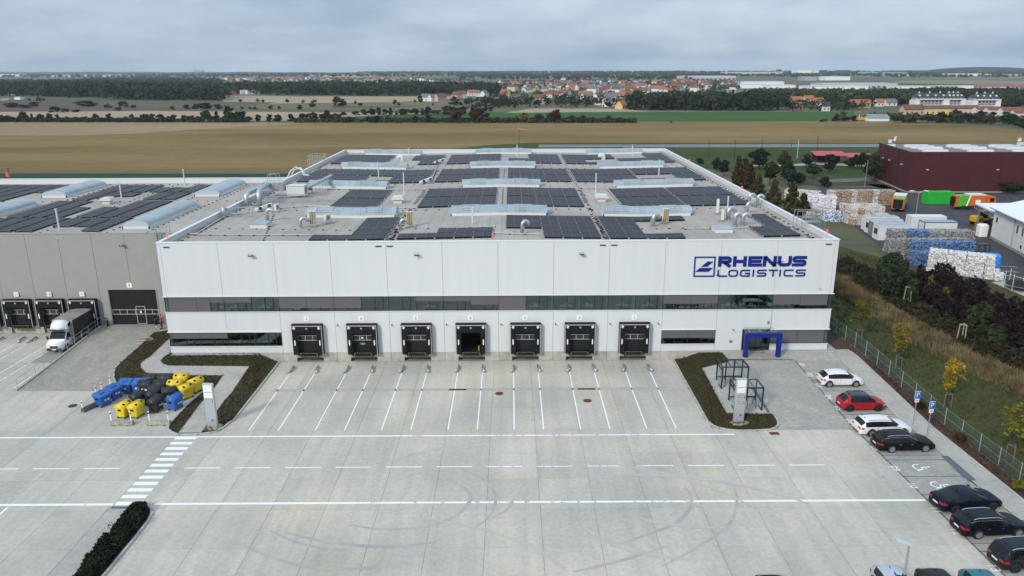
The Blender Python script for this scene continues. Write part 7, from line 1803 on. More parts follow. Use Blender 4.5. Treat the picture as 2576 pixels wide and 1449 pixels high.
# ---- bales
def balemat(name, cols, sc=9.0):
 def b(t):
  g = nd(t, 'ShaderNodeNewGeometry'); v = nd(t, 'ShaderNodeTexVoronoi'); v.inputs['Scale'].default_value = sc
  t.links.new(g.outputs['Position'], v.inputs['Vector'])
  sp = nd(t, 'ShaderNodeSeparateColor'); t.links.new(v.outputs['Color'], sp.inputs[0])
  return t_ramp(t, sp.outputs[0], [(i/(len(cols)-1)*0.9+0.03, c) for i, c in enumerate(cols)])
 return tex_mat(name, b, 0.5, 0.4)
B_CLEAR = balemat('clear_plastic_bale', [(0.20,0.19,0.18),(0.42,0.42,0.40),(0.60,0.60,0.58),(0.75,0.75,0.74)]); B_BLUE = balemat('blue_plastic_bale', [(0.010,0.022,0.06),(0.022,0.07,0.19),(0.05,0.14,0.33),(0.26,0.34,0.44)])
B_GREY = balemat('mixed_plastic_bale', [(0.05,0.045,0.045),(0.15,0.14,0.135),(0.25,0.255,0.26),(0.42,0.41,0.41)]); B_BROWN = balemat('cardboard_bale', [(0.12,0.075,0.045),(0.24,0.155,0.09),(0.34,0.24,0.15),(0.55,0.48,0.42)])
B_PAPER = balemat('paper_bale', [(0.20,0.14,0.10),(0.42,0.36,0.32),(0.55,0.50,0.47),(0.66,0.64,0.62)]); B_WHITE = balemat('film_bale', [(0.30,0.30,0.32),(0.50,0.50,0.53),(0.66,0.66,0.70),(0.80,0.80,0.82)]); B_PALEBLUE = balemat('pale_blue_film', [(0.30,0.32,0.34),(0.20,0.40,0.55),(0.60,0.64,0.68),(0.78,0.80,0.82)])
def bale_mesh(seed, m):
 bm = bmesh.new(); bmesh.ops.create_cube(bm, size=1.0); bmesh.ops.subdivide_edges(bm, edges=bm.edges[:], cuts=5, use_grid_fill=True)
 rr_ = random.Random(seed)
 for v in bm.verts:
  n_ = mnoise.noise_vector(v.co*3.1+Vector((seed*7.3,0,0)))*0.10; v.co += n_+Vector([rr_.uniform(-0.04,0.04) for _ in range(3)])
  v.co.x *= 1.24; v.co.y *= 1.14; v.co.z *= 1.13
 me = bpy.data.meshes.new('bale'); bm.to_mesh(me); bm.free(); me.materials.append(m); return me
BM_ = {}
def bale(m, x, y, z, rz, label, group):
 k = (m.name, rnd.randrange(3))
 if k not in BM_: BM_[k] = bale_mesh(len(BM_)+1, m)
 o = link('bale', BM_[k], None, (x+rnd.uniform(-0.08,0.08), y+rnd.uniform(-0.14,0.14), z+0.56), rz+rnd.uniform(-0.1,0.1))
 return tag(o, label, 'bale', group)
ORD = ('first','second','third','fourth','fifth','sixth','seventh','eighth','ninth','tenth','eleventh','twelfth'); TIER = ('bottom','middle','top'); DEEP_ = ('front','second','third','fourth','fifth','rear')
def stack(x0, y0, ang, nx, ny, nz, mf, label, group, hfun=None):
 """nx bales along ang, ny deep, nz high; bales wholly inside the stack are left out"""
 c, s = math.cos(ang), math.sin(ang)
 H = [[(hfun(i, j) if hfun else nz) for j in range(ny)] for i in range(nx)]
 for i in range(nx):
  for j in range(ny):
   for k in range(H[i][j]):
    nb = [H[i-1][j] if i else 0, H[i+1][j] if i < nx-1 else 0, H[i][j-1] if j else 0, H[i][j+1] if j < ny-1 else 0]
    if k < H[i][j]-1 and nb[2] > k and nb[0] > k: continue
    if k < H[i][j]-1 and j == ny-1 and ny > 1 and nb[0] > k and nb[2] > k: continue
    a, b = 1.24*i, 1.15*j
    m = mf(i, j, k) if callable(mf) else mf
    bale(m, x0+a*c-b*s, y0+a*s+b*c, 1.12*k, ang, f"{ORD[i]} {TIER[k]} bale from the left, {DEEP_[j]+' row, ' if ny > 1 else ''}{label}", group)
GB = 'bales stacked in the recycling yard'
stack(102.4,33.2,R(-33),7,2,3,B_CLEAR,'bright clear stack by the purple hedge',GB+', clear front stack', lambda i, j: 3 if i < 6 else 3-(j == 0))
bale(B_CLEAR,109.7,28.3,0,R(-30),'single bale of clear plastic on the ground at the right end of the bright stack',None); bale(B_CLEAR,110.3,30.2,0,R(-30),'low bale of clear plastic tucked behind the right end of the bright stack',None)
stack(102.3,36.8,R(0),2,2,2,B_BLUE,'low dark blue block',GB+', blue front block')
stack(102.9,39.6,R(0),8,1,3,B_BLUE,'long blue plastic wall',GB+', blue row')
stack(101.5,41.6,R(0),9,1,3,B_GREY,'grey plastic wall behind the blue one',GB+', grey middle row')
stack(102.5,44.2,R(8),2,3,2,B_GREY,'grey plastic block at the lawn edge',GB+', grey left end')
stack(103.6,48.0,R(-4),11,2,3,lambda i, j, k: B_BLUE if i in (2,3,4) and k == 2 else B_GREY,'mixed plastic stack by the white containers',GB+', mixed back row')
stack(105.9,69.3,R(-4),6,6,3,lambda i, j, k: B_PAPER if (i*3+j+k) % 5 else B_BROWN,'pale paper block behind the containers',GB+', paper block', lambda i, j: 3 if j > 1 else 2+(i < 3))
stack(110.6,91.2,R(2),12,2,3,lambda i, j, k: B_BROWN if i % 4 else B_PAPER,'brown cardboard wall at the back',GB+', cardboard wall')
stack(101.4,93.5,R(-35),6,2,3,B_PAPER,'pale paper stack beside the trees',GB+', pale rear row')
stack(102.5,84.0,R(-20),5,4,3,B_WHITE,'white film pile by the conical trees',GB+', white film pile', lambda i, j: 2+((i+j) % 2))
# loose heap of film
def heap(x, y, rx, ry, h, m, label, n=900):
 v = MB(); rr_ = random.Random(int(x))
 for i in range(n):
  a = rr_.uniform(0, 6.283); r_ = math.sqrt(rr_.random()); z = h*(1-r_*r_)*rr_.uniform(0.55,1.0); c = Vector((rx*r_*math.cos(a), ry*r_*math.sin(a), max(0.05,z))); s = rr_.uniform(0.15,0.38)
  u = Vector([rr_.uniform(-1,1) for _ in range(3)]).normalized()*s; w = u.orthogonal().normalized()*s*rr_.uniform(0.5,1)
  v.add([c-u-w, c+u-w*0.6, c+u*0.8+w, c-u+w*0.7], [(0,1,2,3)])
 o = v.build('waste_heap', m, None, loc=(x,y,0)); tag(o, label, 'waste heap')
heap(104.5,74.0,2.6,2.0,1.9,B_PALEBLUE,'loose heap of white and pale blue plastic film at the edge of the lawn'); heap(101.8,78.0,2.4,2.2,1.6,B_PAPER,'loose heap of pale waste paper left of the blue film heap')
TARPB = mat('bright_blue_tarp', (0.03,0.22,0.70), 0.5); o = thing('tarpaulin', 'bright blue tarpaulin over a bale beside the bright stack', 'tarpaulin', (111.6,34.0,0), R(-25)); MB().bbox(-1.4,1.4,-0.9,0.9,0,2.6,0.25).build('sheet', TARPB, o)
o = thing('skip_frame', 'dark open steel frame behind the blue bales', 'frame', (116.2,43.5,0)); k = MB();
for a in ((-0.9,-0.6),(0.9,-0.6),(-0.9,0.6),(0.9,0.6)): k.bar((a[0],a[1],0),(a[0],a[1],1.9),0.1)
k.box(-1,1,-0.7,0.7,1.85,2.0); k.build('frame', DARK_STEEL, o)
# ---- containers and cabins
CABW = mat('cabin_white', (0.66,0.67,0.66), 0.5, var=0.06, scale=1.2); CABROOF = mat('cabin_roof', (0.33,0.36,0.38), 0.6, var=0.15, scale=0.8); GREENC = mat('green_container_paint', (0.02,0.40,0.035), 0.5, var=0.08, scale=1.0); CABGREY = mat('cabin_grey', (0.20,0.215,0.22), 0.6); BLUEC = mat('blue_container_paint', (0.03,0.09,0.30), 0.5)
def container(x, y, rz, l, w, h, m, roofm, label, ribs=True, window=None, framem=None):
 """steel box standing with its near left corner at (x, y)"""
 o = thing('container', label, 'container', (x, y, 0), rz, 'containers in the recycling yard')
 k = MB(); k.box(0.05,l-0.05,0.05,w-0.05,0.1,h-0.05)
 if ribs:
  n = int(l/0.28)
  for i in range(n): a = 0.15+i*(l-0.3)/n; k.box(a,a+0.13,0.015,0.05,0.18,h-0.18); k.box(a,a+0.13,w-0.05,w-0.015,0.18,h-0.18)
 k.build('box', m, o); k = MB()
 for a in (0,l-0.12):
  for b in (0,w-0.12): k.box(a,a+0.12,b,b+0.12,0,h)
 for a, b, c, d in ((0.12,l-0.12,0,0.1),(0.12,l-0.12,w-0.1,w)): k.box(a,b,c,d,h-0.14,h); k.box(a,b,c,d,0,0.14)
 for a in (0,l-0.1): k.box(a,a+0.1,0.12,w-0.12,h-0.14,h); k.box(a,a+0.1,0.12,w-0.12,0,0.14)
 k.build('frame', framem or m, o); MB().box(0.1,l-0.1,0.1,w-0.1,h-0.05,h-0.01).build('roof', roofm, o)
 if window:
  f = MB().box(-0.02,0.02,*window,0.95,2.1).build('window', CABW, o); MB().box(-0.035,-0.02,window[0]+0.07,window[1]-0.07,1.02,2.03).build('pane', STRIPGLASS, f)
 return o
a_ = R(-3)
container(105.9,63.3,a_,6.0,2.4,2.7,CABW,CABROOF,'white cabin container at the rear of the row beside the lawn',False); container(105.3,60.6,a_,6.0,2.4,2.7,CABW,CABROOF,'white cabin container with a glazed grey end, second from the rear',False,(0.3,1.9))
container(104.8,58.0,a_,6.0,2.4,2.65,CABGREY,CABROOF,'grey-fronted cabin container with louvred end, third from the rear',True); container(104.4,55.2,a_,6.0,2.5,2.7,CABW,CABROOF,'white cabin container with a window, foremost in the row beside the lawn',False,(0.4,2.0))
container(115.2,64.8,a_,6.6,2.4,2.5,CABW,CABW,'white storage container standing alone below the tall double lamp',True); container(115.0,59.6,a_,6.1,2.4,2.45,CABW,CABROOF,'container with a blue rim behind the mixed bales',True,None,BLUEC)
container(132.9,92.3,0,6.1,2.4,2.75,GREENC,GREENC,'bright green shipping container in front of the dark red hall',False,None,GREENC)
# ---- refuse lorries
ORANGE = mat('orange_lorry_paint', (0.62,0.13,0.015), 0.35); GREENT = mat('green_lorry_paint', (0.10,0.38,0.03), 0.4)
def refuse_lorry(x, y, rz, label):
 o = thing('refuse_truck', label, 'refuse truck', (x, y, 0), rz, 'orange and green refuse trucks'); w = 1.22
 MB().box(-4.2,4.4,-0.45,0.45,0.65,0.95).build('chassis', BLACK, o)
 k = MB(); k.add([(2.6,-w,0.75),(4.6,-w,0.75),(4.7,-w,1.7),(4.35,-w,2.9),(2.6,-w,3.0),(2.6,w,0.75),(4.6,w,0.75),(4.7,w,1.7),(4.35,w,2.9),(2.6,w,3.0)], [(4,3,2,1,0)[::-1],(5,6,7,8,9)[::-1],(0,1,6,5)[::-1],(1,2,7,6)[::-1],(2,3,8,7)[::-1],(3,4,9,8)[::-1],(4,0,5,9)[::-1]]); k.build('cab', ORANGE, o)
 k = MB(); k.add([(4.72,-1.05,1.72),(4.72,1.05,1.72),(4.39,1.0,2.72),(4.39,-1.0,2.72)], [(0,1,2,3)]); k.build('windscreen', CARGLASS, o)
 for s in (-1,1): k = MB(); k.box(3.3,4.2,min(s*w,s*(w+0.02)),max(s*w,s*(w+0.02)),1.75,2.6); k.build('side_window', CARGLASS, o)
 k = MB(); k.slab([(-1.6,0.95),(2.4,0.95),(2.4,3.05),(-1.0,3.15)], -w, w); k.build('hopper_body', ORANGE, o)
 k = MB(); k.box(-1.15,2.4,-w*0.98,w*0.98,3.15,3.35); k.build('body_roof', CABW, o)
 k = MB(); k.slab([(-3.6,0.7),(-1.62,0.9),(-1.02,3.1),(-2.9,3.1),(-3.7,2.2)], -w, w); k.build('tail_body', GREENT, o)
 for s in (-1,1): k = MB(); k.slab([(-1.75,0.85),(-1.45,0.85),(-0.85,3.12),(-1.15,3.12)], min(s*w,s*(w+0.02)), max(s*w,s*(w+0.02))); k.build('stripe', REFLECT_WHITE, o)
 k = MB(); k.box(-4.1,-3.62,-1.1,1.1,0.65,1.5); k.box(-3.95,-3.3,-1.15,-0.95,1.5,2.9); k.box(-3.95,-3.3,0.95,1.15,1.5,2.9); k.box(-3.9,-3.4,-1.15,1.15,2.8,3.0); k.build('bin_lift', ORANGE, o)
 MB().box(-4.13,-4.1,-0.95,0.95,0.8,2.7).build('hopper_opening', BLACK, o)
 for s in (-1,1): k = MB(); k.box(0.2,1.3,min(s*(w+0.005),s*(w+0.02)),max(s*(w+0.005),s*(w+0.02)),1.5,2.2); k.build('poster', PANELW, o)
 ty, ri = wheel_meshes(0.5, RIM_DARK)
 for xw in (3.5,-1.0,-2.3):
  for s in (-1,1): t_ = link('wheel', ty, o); t_.location = (xw, s*1.08, 0.5); t_.scale = (1,1.3,1); t_.rotation_euler = (0,0,0 if s < 0 else math.pi); link('rim', ri, t_)
 k = MB(); k.box(4.55,4.8,-w,w,0.4,0.8); k.build('bumper', TRIM, o)
refuse_lorry(123.4,86.0,math.atan2(0.86,0.52),'orange refuse truck with its dark tail opening towards the camera'); refuse_lorry(139.3,86.2,R(-1),'orange and green refuse truck seen from the side, right of the green container')
# ---- wheel loader
LOADY = mat('loader_yellow', (0.62,0.33,0.015), 0.4)
o = thing('wheel_loader', 'yellow wheel loader with a dark cab beside the canopy post', 'loader', (131.4,68.6,0), R(8))
MB().bbox(-2.3,-0.6,-0.9,0.9,0.8,1.9,0.15).build('engine_hood', LOADY, o); MB().bbox(-0.7,0.6,-0.7,0.7,1.0,1.5,0.1).build('body', LOADY, o); MB().bbox(-0.6,0.55,-0.65,0.65,1.5,2.75,0.1).build('cab', CARGLASS, o); MB().bbox(-0.75,0.65,-0.75,0.75,2.75,2.92,0.05).build('cab_roof', LOADY, o)
k = MB(); k.bar((0.5,-0.5,1.4),(2.6,-0.5,0.8),0.22); k.bar((0.5,0.5,1.4),(2.6,0.5,0.8),0.22); k.build('lift_arm', LOADY, o); k = MB(); k.slab([(2.5,0.15),(3.4,0.12),(2.9,0.6),(2.8,1.3),(2.5,1.2)], -1.2, 1.2); k.build('bucket', LOADY, o)
ty, ri = wheel_meshes(0.72, mat('yellow_rim', (0.6,0.35,0.02), 0.5))
for xw in (-1.4,1.3):
 for s in (-1,1): t_ = link('wheel', ty, o); t_.location = (xw, s*0.95, 0.72); t_.scale = (1,2,1); t_.rotation_euler = (0,0,0 if s < 0 else math.pi); link('rim', ri, t_)
# ---- dark red hall
MAROON = mat('dark_red_cladding', (0.060,0.009,0.011), 0.6, var=0.06, scale=0.5); MAR_ROOF = mat('grey_red_hall_roof', (0.17,0.165,0.16), 0.85, var=0.1, scale=0.3)
o = thing('industrial_hall', 'dark red industrial hall with a flat grey roof beyond the yard', 'hall', (136.9,109.4,0), R(-2.4)); hl, hd, hh = 66.0, 24.0, 9.9
# skewed left gable: corner runs back at a slant
gx, gy = 1.8, 20.5
n_ = 9
for i in range(n_):
 a, b = hl*i/n_, hl*(i+1)/n_; MB().box(a+0.02,b-0.02,0,0.2,0.25,hh).build('wall_panel', MAROON, o)
for i in range(3):
 a, b = hd*i/3, hd*(i+1)/3; k = MB(); s_ = gx/gy; k.prism([(a*s_,a+0.22),(a*s_+0.2,a+0.22),(b*s_+0.2,b),(b*s_,b)], 0.25, hh); k.build('wall_panel', MAROON, o)
MB().prism([(0.3,0.2),(hl,0.2),(hl,hd),(hd*gx/gy+0.3,hd)], hh-0.35, hh-0.25).build('roof', MAR_ROOF, o)
k = MB(); k.prism([(-0.05,-0.05),(hl,-0.05),(hl,0.25),(0.25,0.25)], hh, hh+0.12); k.prism([(-0.05,0.26),(0.28,0.26),(hd*gx/gy+0.28,hd),(hd*gx/gy-0.05,hd)], hh, hh+0.12); k.build('coping', mat('dark_red_trim', (0.11,0.03,0.03), 0.5), o)
k = MB(); k.prism([(-0.1,-0.1),(hl,-0.1),(hl,0.0),(0,0.0),(hd*gx/gy,hd),(hd*gx/gy-0.1,hd)], 0, 0.25); k.build('plinth', CONC_WALL, o)
MB().box(8.2,9.3,-0.04,0.0,0.25,2.4).build('door', mat('dark_red_door', (0.07,0.012,0.014), 0.5), o)
for px_ in (4.0,21.0,): k = MB(); k.box(px_,px_+0.5,-0.35,0,5.6,5.8); k.build('wall_lamp', HOODW, o)
for py_ in (5.0,14.0,19.0): k = MB(); xq = py_*gx/gy; k.box(xq-0.35,xq,py_,py_+0.5,6.3,6.5); k.build('wall_lamp', HOODW, o)
MARSKY = mat('skylight_panel', (0.45,0.50,0.53), 0.3)
def rooflight(u, v, l):
 k = MB(); k.bbox(u,u+l,v,v+1.5,hh-0.3,hh+0.35,0.15); s_ = k.build('skylight', CURB, o)
 for i in range(2): MB().bbox(u+0.12+i*l/2,u+l/2-0.1+i*l/2,v+0.12,v+1.38,hh+0.35,hh+0.5,0.1).build('skylight_dome', MARSKY, s_)
for u0 in (0.0,11.0,22.0,33.0,44.0):
 for du, v, l in ((5.0,14.4,6.0),(5.3,11.6,6.0),(5.9,8.6,6.0),(3.8,1.7,6.0)): rooflight(u0+du, v, l)
def dish(u, v, label, n):
 p = Matrix.Rotation(R(-2.4),4,'Z') @ Vector((u,v,0))
 q = thing('satellite_dish', label, 'satellite dish', (136.9+p.x,109.4+p.y,hh-0.25)); MB().cyl((0,0,0),(0,0,2.0),0.06,n=6).build('mast', STEEL, q); MB().box(-0.8,0.8,-0.5,0.5,0,0.7).build('ballast', HOODW, q)
 for i in range(n):
  c = Vector(((-0.7,0.5,0.6)[i],-0.2,(1.5,1.9,2.5)[i])); r_ = (0.55,0.4,0.35)[i]; k = MB()
  for a in range(12): t0 = 2*math.pi*a/12; t1 = 2*math.pi*(a+1)/12; k.add([c+Vector((0,0.15,0)),c+Vector((r_*math.cos(t0),-0.05,r_*math.sin(t0))),c+Vector((r_*math.cos(t1),-0.05,r_*math.sin(t1)))], [(0,1,2)])
  k.build('dish', HOODW, q)
dish(2.4,17.0,'cluster of white satellite dishes on the left corner of the red hall roof',3); dish(38.5,21.0,'single white satellite dish far right on the red hall roof',1)
# ---- white office building and canopy at the right edge
RENDER = mat('white_render', (0.66,0.65,0.62), 0.8, var=0.04, scale=0.8); OFFROOF = mat('white_metal_roof', (0.74,0.75,0.76), 0.5); GREYBASE = mat('grey_plinth', (0.25,0.25,0.24), 0.8)
ang = math.atan2(56.34-42.09, 125.55-122.46)                   # long wall runs back along this line
o = thing('office_building', 'white rendered office building with a bright roof at the right edge', 'building', (121.0,35.3,0), ang)
# local +x runs along the wall away from the camera, local -y points into the building
lx, ly, lh = 21.6, -13.0, 5.6
k = MB(); k.box(0,lx,ly,0,0.5,lh); k.build('wall', RENDER, o); MB().box(-0.05,lx+0.05,ly-0.05,0.05,0,0.5).build('plinth', GREYBASE, o)
k = MB(); k.add([(-0.5,0.6,lh-0.05),(lx+0.5,0.6,lh-0.05),(lx+0.5,-6.5,lh+1.9),(-0.5,-6.5,lh+1.9),(-0.5,ly-0.6,lh-0.05),(lx+0.5,ly-0.6,lh-0.05),(-0.5,0.6,lh+0.1),(lx+0.5,0.6,lh+0.1),(lx+0.5,-6.5,lh+2.05),(-0.5,-6.5,lh+2.05),(-0.5,ly-0.6,lh+0.1),(lx+0.5,ly-0.6,lh+0.1)],
 [(0,1,2,3),(3,2,5,4),(9,8,7,6),(10,11,8,9),(0,6,7,1),(1,7,8,2),(2,8,11,5),(5,11,10,4),(4,10,9,3),(3,9,6,0)]); k.build('roof', OFFROOF, o)
k = MB(); k.cyl((12,-5,lh+1.2),(12,-5,lh+2.9),0.12,n=8); k.build('flue', HOODW, o)
k = MB(); k.tube([(-0.5,0.68,lh-0.02),(lx+0.5,0.68,lh-0.02)],0.09,6); k.build('gutter', STEEL, o)
for xx in (12.3, 2.0): k = MB(); k.tube([(xx,0.66,lh-0.05),(xx,0.15,lh-0.5),(xx,0.12,0.1)],0.07,6); k.build('downpipe', STEEL_MATT, o)
for xx, z0, z1, w_ in ((19.4,3.2,4.3,0.9),(10.6,3.0,4.6,0.9),(8.5,3.0,4.6,0.9),(6.3,3.0,4.6,0.9),(3.6,3.0,4.6,0.9),(1.2,3.0,4.6,0.9),(8.3,0.9,1.7,0.8),(4.8,0.9,1.7,0.8)):
 f = MB().box(xx,xx+w_,0,0.04,z0,z1).build('window', CABW, o); MB().box(xx+0.08,xx+w_-0.08,0.04,0.05,z0+0.08,z1-0.08).build('pane', STRIPGLASS, f); MB().box(xx-0.05,xx+w_+0.05,0,0.12,z0-0.06,z0).build('sill', CABW, f)
o = thing('loading_canopy', 'flat white canopy on a lattice edge beam beside the office building', 'canopy', (0,0,0))
MB().prism([(126.0,57.0),(134.5,57.0),(134.5,66.5),(128.0,66.5)], 4.55, 4.75).build('roof', OFFROOF, o)
k = MB(); A = Vector((128.0,66.5,0)); B = Vector((125.9,57.0,0)); k.bar((A.x,A.y,4.5),(B.x,B.y,4.5),0.12); k.bar((A.x,A.y,3.8),(B.x,B.y,3.8),0.12)
for i in range(9):
 p = A.lerp(B, i/8); q = A.lerp(B, min(1,(i+1)/8)); k.bar((p.x,p.y,3.8),(p.x,p.y,4.5),0.07)
 if i < 8: k.bar((p.x,p.y,3.8),(q.x,q.y,4.5),0.06)
k.build('lattice_beam', STEEL, o); k = MB(); k.bar((127.9,64.5,0),(127.9,64.5,4.5),0.22); k.build('post', STEEL, o); MB().box(127.6,128.2,64.2,64.8,0,0.7).build('post_guard', LOADY, o)
o = thing('storage_tank', 'white upright plastic tank beside the office wall', 'tank', (124.9,58.0,0)); MB().bbox(-0.8,0.8,-0.8,0.8,0.1,2.4,0.25).build('tank', PLASTIC_WHITE, o); MB().box(-0.7,0.7,-0.7,0.7,0,0.1).build('base', GREYBASE, o)
o = thing('storage_box', 'orange-brown steel box behind the white tank', 'box', (126.6,61.0,0)); MB().bbox(-0.9,0.9,-0.9,0.9,0,1.7,0.05).build('box', mat('rust_orange_paint', (0.32,0.12,0.05), 0.6, var=0.2, scale=2), o)
o = thing('lamp_post', 'tall grey lamp post with two heads in the lorry yard', 'street lamp', (120.7,73.7,0)); MB().cyl((0,0,0),(0,0,5.6),0.09,0.06,n=8).build('pole', STEEL, o)
for s in (-1,1):
 k = MB(); k.tube([(0,0,5.4),(s*0.4,0,5.9),(s*1.0,0,6.05)],0.05,5); k.build('arm', STEEL, o); MB().bbox(min(s*1.0,s*1.9),max(s*1.0,s*1.9),-0.16,0.16,6.0,6.15,0.05).build('lamp_head', HOODW, o)
YLINE = [((2505,668),(2560,672)),((2500,680),(2565,685)),((2505,692),(2545,694)),((2540,690),(2590,706))]
for (a, b), (c, d) in YLINE:
 p = G(a,b,0.035); q = G(c,d,0.035); s_ = (q-p).normalized(); n_v = Vector((-s_.y,s_.x,0))*0.06; k = MB(); k.add([p-n_v,q-n_v,q+n_v,p+n_v], [(0,1,2,3)]); structure(k.build('parking_line', MARK))
o = thing('trampoline', 'round dark trampoline with white net poles beside the curved path', 'trampoline', tuple(G(2568,728,0.0))); MB().cyl((0,0,0.75),(0,0,0.8),2.0,n=24).build('mat', BLACK, o); MB().cyl((0,0,0.68),(0,0,0.74),2.15,n=24).build('rim', STEEL, o)
for i in range(7): a = 2*math.pi*i/7; MB().bar((2.1*math.cos(a),2.1*math.sin(a),0),(2.1*math.cos(a),2.1*math.sin(a),2.5),0.06).build('net_pole', HOODW, o)
o = thing('gas_bin', 'dark red steel bin at the right edge of the lorry yard', 'bin', (120.6,36.2,0)); MB().bbox(-0.8,0.8,-1.2,1.2,0,1.8,0.08).build('box', mat('red_bin_paint', (0.25,0.03,0.02), 0.6), o)
# ---- red-roofed shelter on the airfield meadow
REDROOF = mat('red_sheet_roof', (0.42,0.055,0.06), 0.5)
p0 = G(2052,412,0.0); o = thing('open_shelter', 'open shelter with a red sheet roof and white back room on the meadow', 'shelter', (p0.x,p0.y,0), R(-7))
k = MB(); k.add([(-0.5,-0.5,2.6),(9.5,-0.5,2.6),(9.5,6.0,3.4),(-0.5,6.0,3.4),(-0.5,-0.5,2.75),(9.5,-0.5,2.75),(9.5,6.0,3.55),(-0.5,6.0,3.55)], [(3,2,1,0),(4,5,6,7),(0,1,5,4),(1,2,6,5),(2,3,7,6),(3,0,4,7)]); k.build('roof', REDROOF, o)
k = MB(); k.add([(9.0,-1.5,2.3),(17.5,-1.5,2.3),(17.5,4.5,3.0),(9.0,4.5,3.0),(9.0,-1.5,2.45),(17.5,-1.5,2.45),(17.5,4.5,3.15),(9.0,4.5,3.15)], [(3,2,1,0),(4,5,6,7),(0,1,5,4),(1,2,6,5),(2,3,7,6),(3,0,4,7)]); k.build('roof', REDROOF, o)
for a in (0,3,6,9): MB().bar((a,0,0),(a,0,2.65),0.18).build('post', DARK_STEEL, o)
MB().box(10.5,17,0.2,4.2,0,2.4).build('room', CABW, o); MB().box(0,9,5.4,5.6,0,3.3).build('back_wall', mat('dark_boards', (0.03,0.025,0.02), 0.8), o)
for i in range(3): MB().box(11.5+1.8*i,12.7+1.8*i,0.15,0.2,0.4,2.1).build('door', STEEL_MATT, o)
for a in (1.0,3.2): k = MB(); k.box(a,a+1.6,1.5,2.2,0.7,0.78); k.box(a,a+1.6,1.0,1.25,0.42,0.48); k.bar((a+0.1,1.5,0),(a+0.1,2.1,0.7),0.08); k.bar((a+1.5,1.5,0),(a+1.5,2.1,0.7),0.08); k.build('picnic_table', DARK_STEEL, o)
def mast(px, py, h, label, m=DARK_STEEL, sock=None):
 p = G(px,py,0.0); o = thing('mast', label, 'mast', (p.x,p.y,0), group='thin masts along the airfield'); MB().cyl((0,0,0),(0,0,h),0.09,0.06,n=6).build('pole', m, o)
 if sock: MB().cyl((0,0,h),(1.6,0,h-0.3),0.45,0.2,n=8).build('windsock', sock, o)
WINDS = mat('orange_windsock', (0.75,0.14,0.03), 0.6)
mast(1306,371,7.0,'mast with an orange windsock beside the airfield strip',DARK_STEEL,WINDS); mast(2005,399,6.5,'white pole with small lamp behind the red-roofed shelter',HOODW)
for x, y, l in ((1782,398,'dark mast with a ground strut left of the group of trees'),(1847,399,'dark mast behind the dark pair of trees'),(1915,396,'dark mast between the two bushy trees'),(1988,401,'dark mast left of the red-roofed shelter'),(2054,385,'dark mast just beyond the red-roofed shelter'),(2178,425,'dark mast near the left end of the red hall')): mast(x, y, 6.5, l)
mast(2175,470,7.0,'thin pale lamp pole in front of the red hall',STEEL)
o = thing('marker_board', 'small orange marker at the left end of the crop strip', 'marker', tuple(G(22,452,0.0))); MB().box(-0.6,0.6,-0.1,0.1,0.8,2.0).build('board', WINDS, o); MB().bar((0.4,0,0),(0.4,0,3.4),0.2).build('post', mat('rusty_post', (0.18,0.06,0.02), 0.8), o)
# ================================================================== plants near the halls
npr = np.random.default_rng(11)
def quads_mesh(name, C, U, Wv, material):
 """many small leaf-sized quads: centre C, half axes U and W (n x 3 arrays)"""
 n = len(C); v = np.empty((n,4,3)); v[:,0] = C-U-Wv*0.6; v[:,1] = C+U*0.7-Wv; v[:,2] = C+U+Wv*0.6; v[:,3] = C-U*0.7+Wv
 me = bpy.data.meshes.new(name); me.vertices.add(4*n); me.vertices.foreach_set('co', v.reshape(-1).astype(np.float32))
 me.loops.add(4*n); me.loops.foreach_set('vertex_index', np.arange(4*n, dtype=np.int32)); me.polygons.add(n); me.polygons.foreach_set('loop_start', np.arange(0,4*n,4,dtype=np.int32))
 try: me.polygons.foreach_set('loop_total', np.full(n,4,dtype=np.int32))
 except Exception: pass
 me.materials.append(material); me.update(calc_edges=True); return me
def rand_axes(n, s0, s1, flat=0.0):
 d = npr.normal(size=(n,3)); d[:,2] *= 1-flat; d /= np.linalg.norm(d,axis=1)[:,None]
 e = npr.normal(size=(n,3)); e -= d*(d*e).sum(1)[:,None]; e /= np.linalg.norm(e,axis=1)[:,None]; s = npr.uniform(s0,s1,n)[:,None]
 return d*s, e*s*npr.uniform(0.5,1.0,n)[:,None]
def crown_points(n, lobes, shell=0.55):
 """points inside a union of ellipsoid lobes (centre, radii), denser towards their surface"""
 vol = np.array([l[1][0]*l[1][1]*l[1][2] for l in lobes])**0.67; pick = npr.choice(len(lobes), n, p=vol/vol.sum())
 c = np.array([l[0] for l in lobes])[pick]; r = np.array([l[1] for l in lobes])[pick]
 d = npr.normal(size=(n,3)); d /= np.linalg.norm(d,axis=1)[:,None]; t = npr.uniform(shell,1.0,n)[:,None]*npr.uniform(0.85,1.12,n)[:,None]
 return c+d*r*t
def round_lobes(h, w, n, low=0.2):
 L_ = []
 for i in range(n):
  a = npr.uniform(0,6.283); q = npr.uniform(0,1)**0.6; z = npr.uniform(low+0.1,0.86)
  rr_ = w*0.5*math.sqrt(max(0.05,1-((z-0.5*(1+low))/(0.5*(1-low)+0.08))**2))
  L_.append(((q*rr_*0.75*math.cos(a), q*rr_*0.75*math.sin(a), z*h), (w*0.21*npr.uniform(0.7,1.25),)*2+(h*0.13*npr.uniform(0.75,1.2),)))
 L_.append(((0,0,h*0.9),(w*0.16,w*0.16,h*0.10))); return L_
def cone_lobes(h, w, n):
 L_ = []
 for i in range(n):
  z = 0.08+0.88*(i+0.5)/n; a = i*2.4; rr_ = w*0.5*(1-z)**0.8
  L_.append(((rr_*0.55*math.cos(a), rr_*0.55*math.sin(a), z*h), (max(0.12*w,rr_*0.62),)*2+(h*0.10,)))
 return L_
BARK = mat('bark', (0.055,0.042,0.032), 0.9, var=0.3, scale=3)
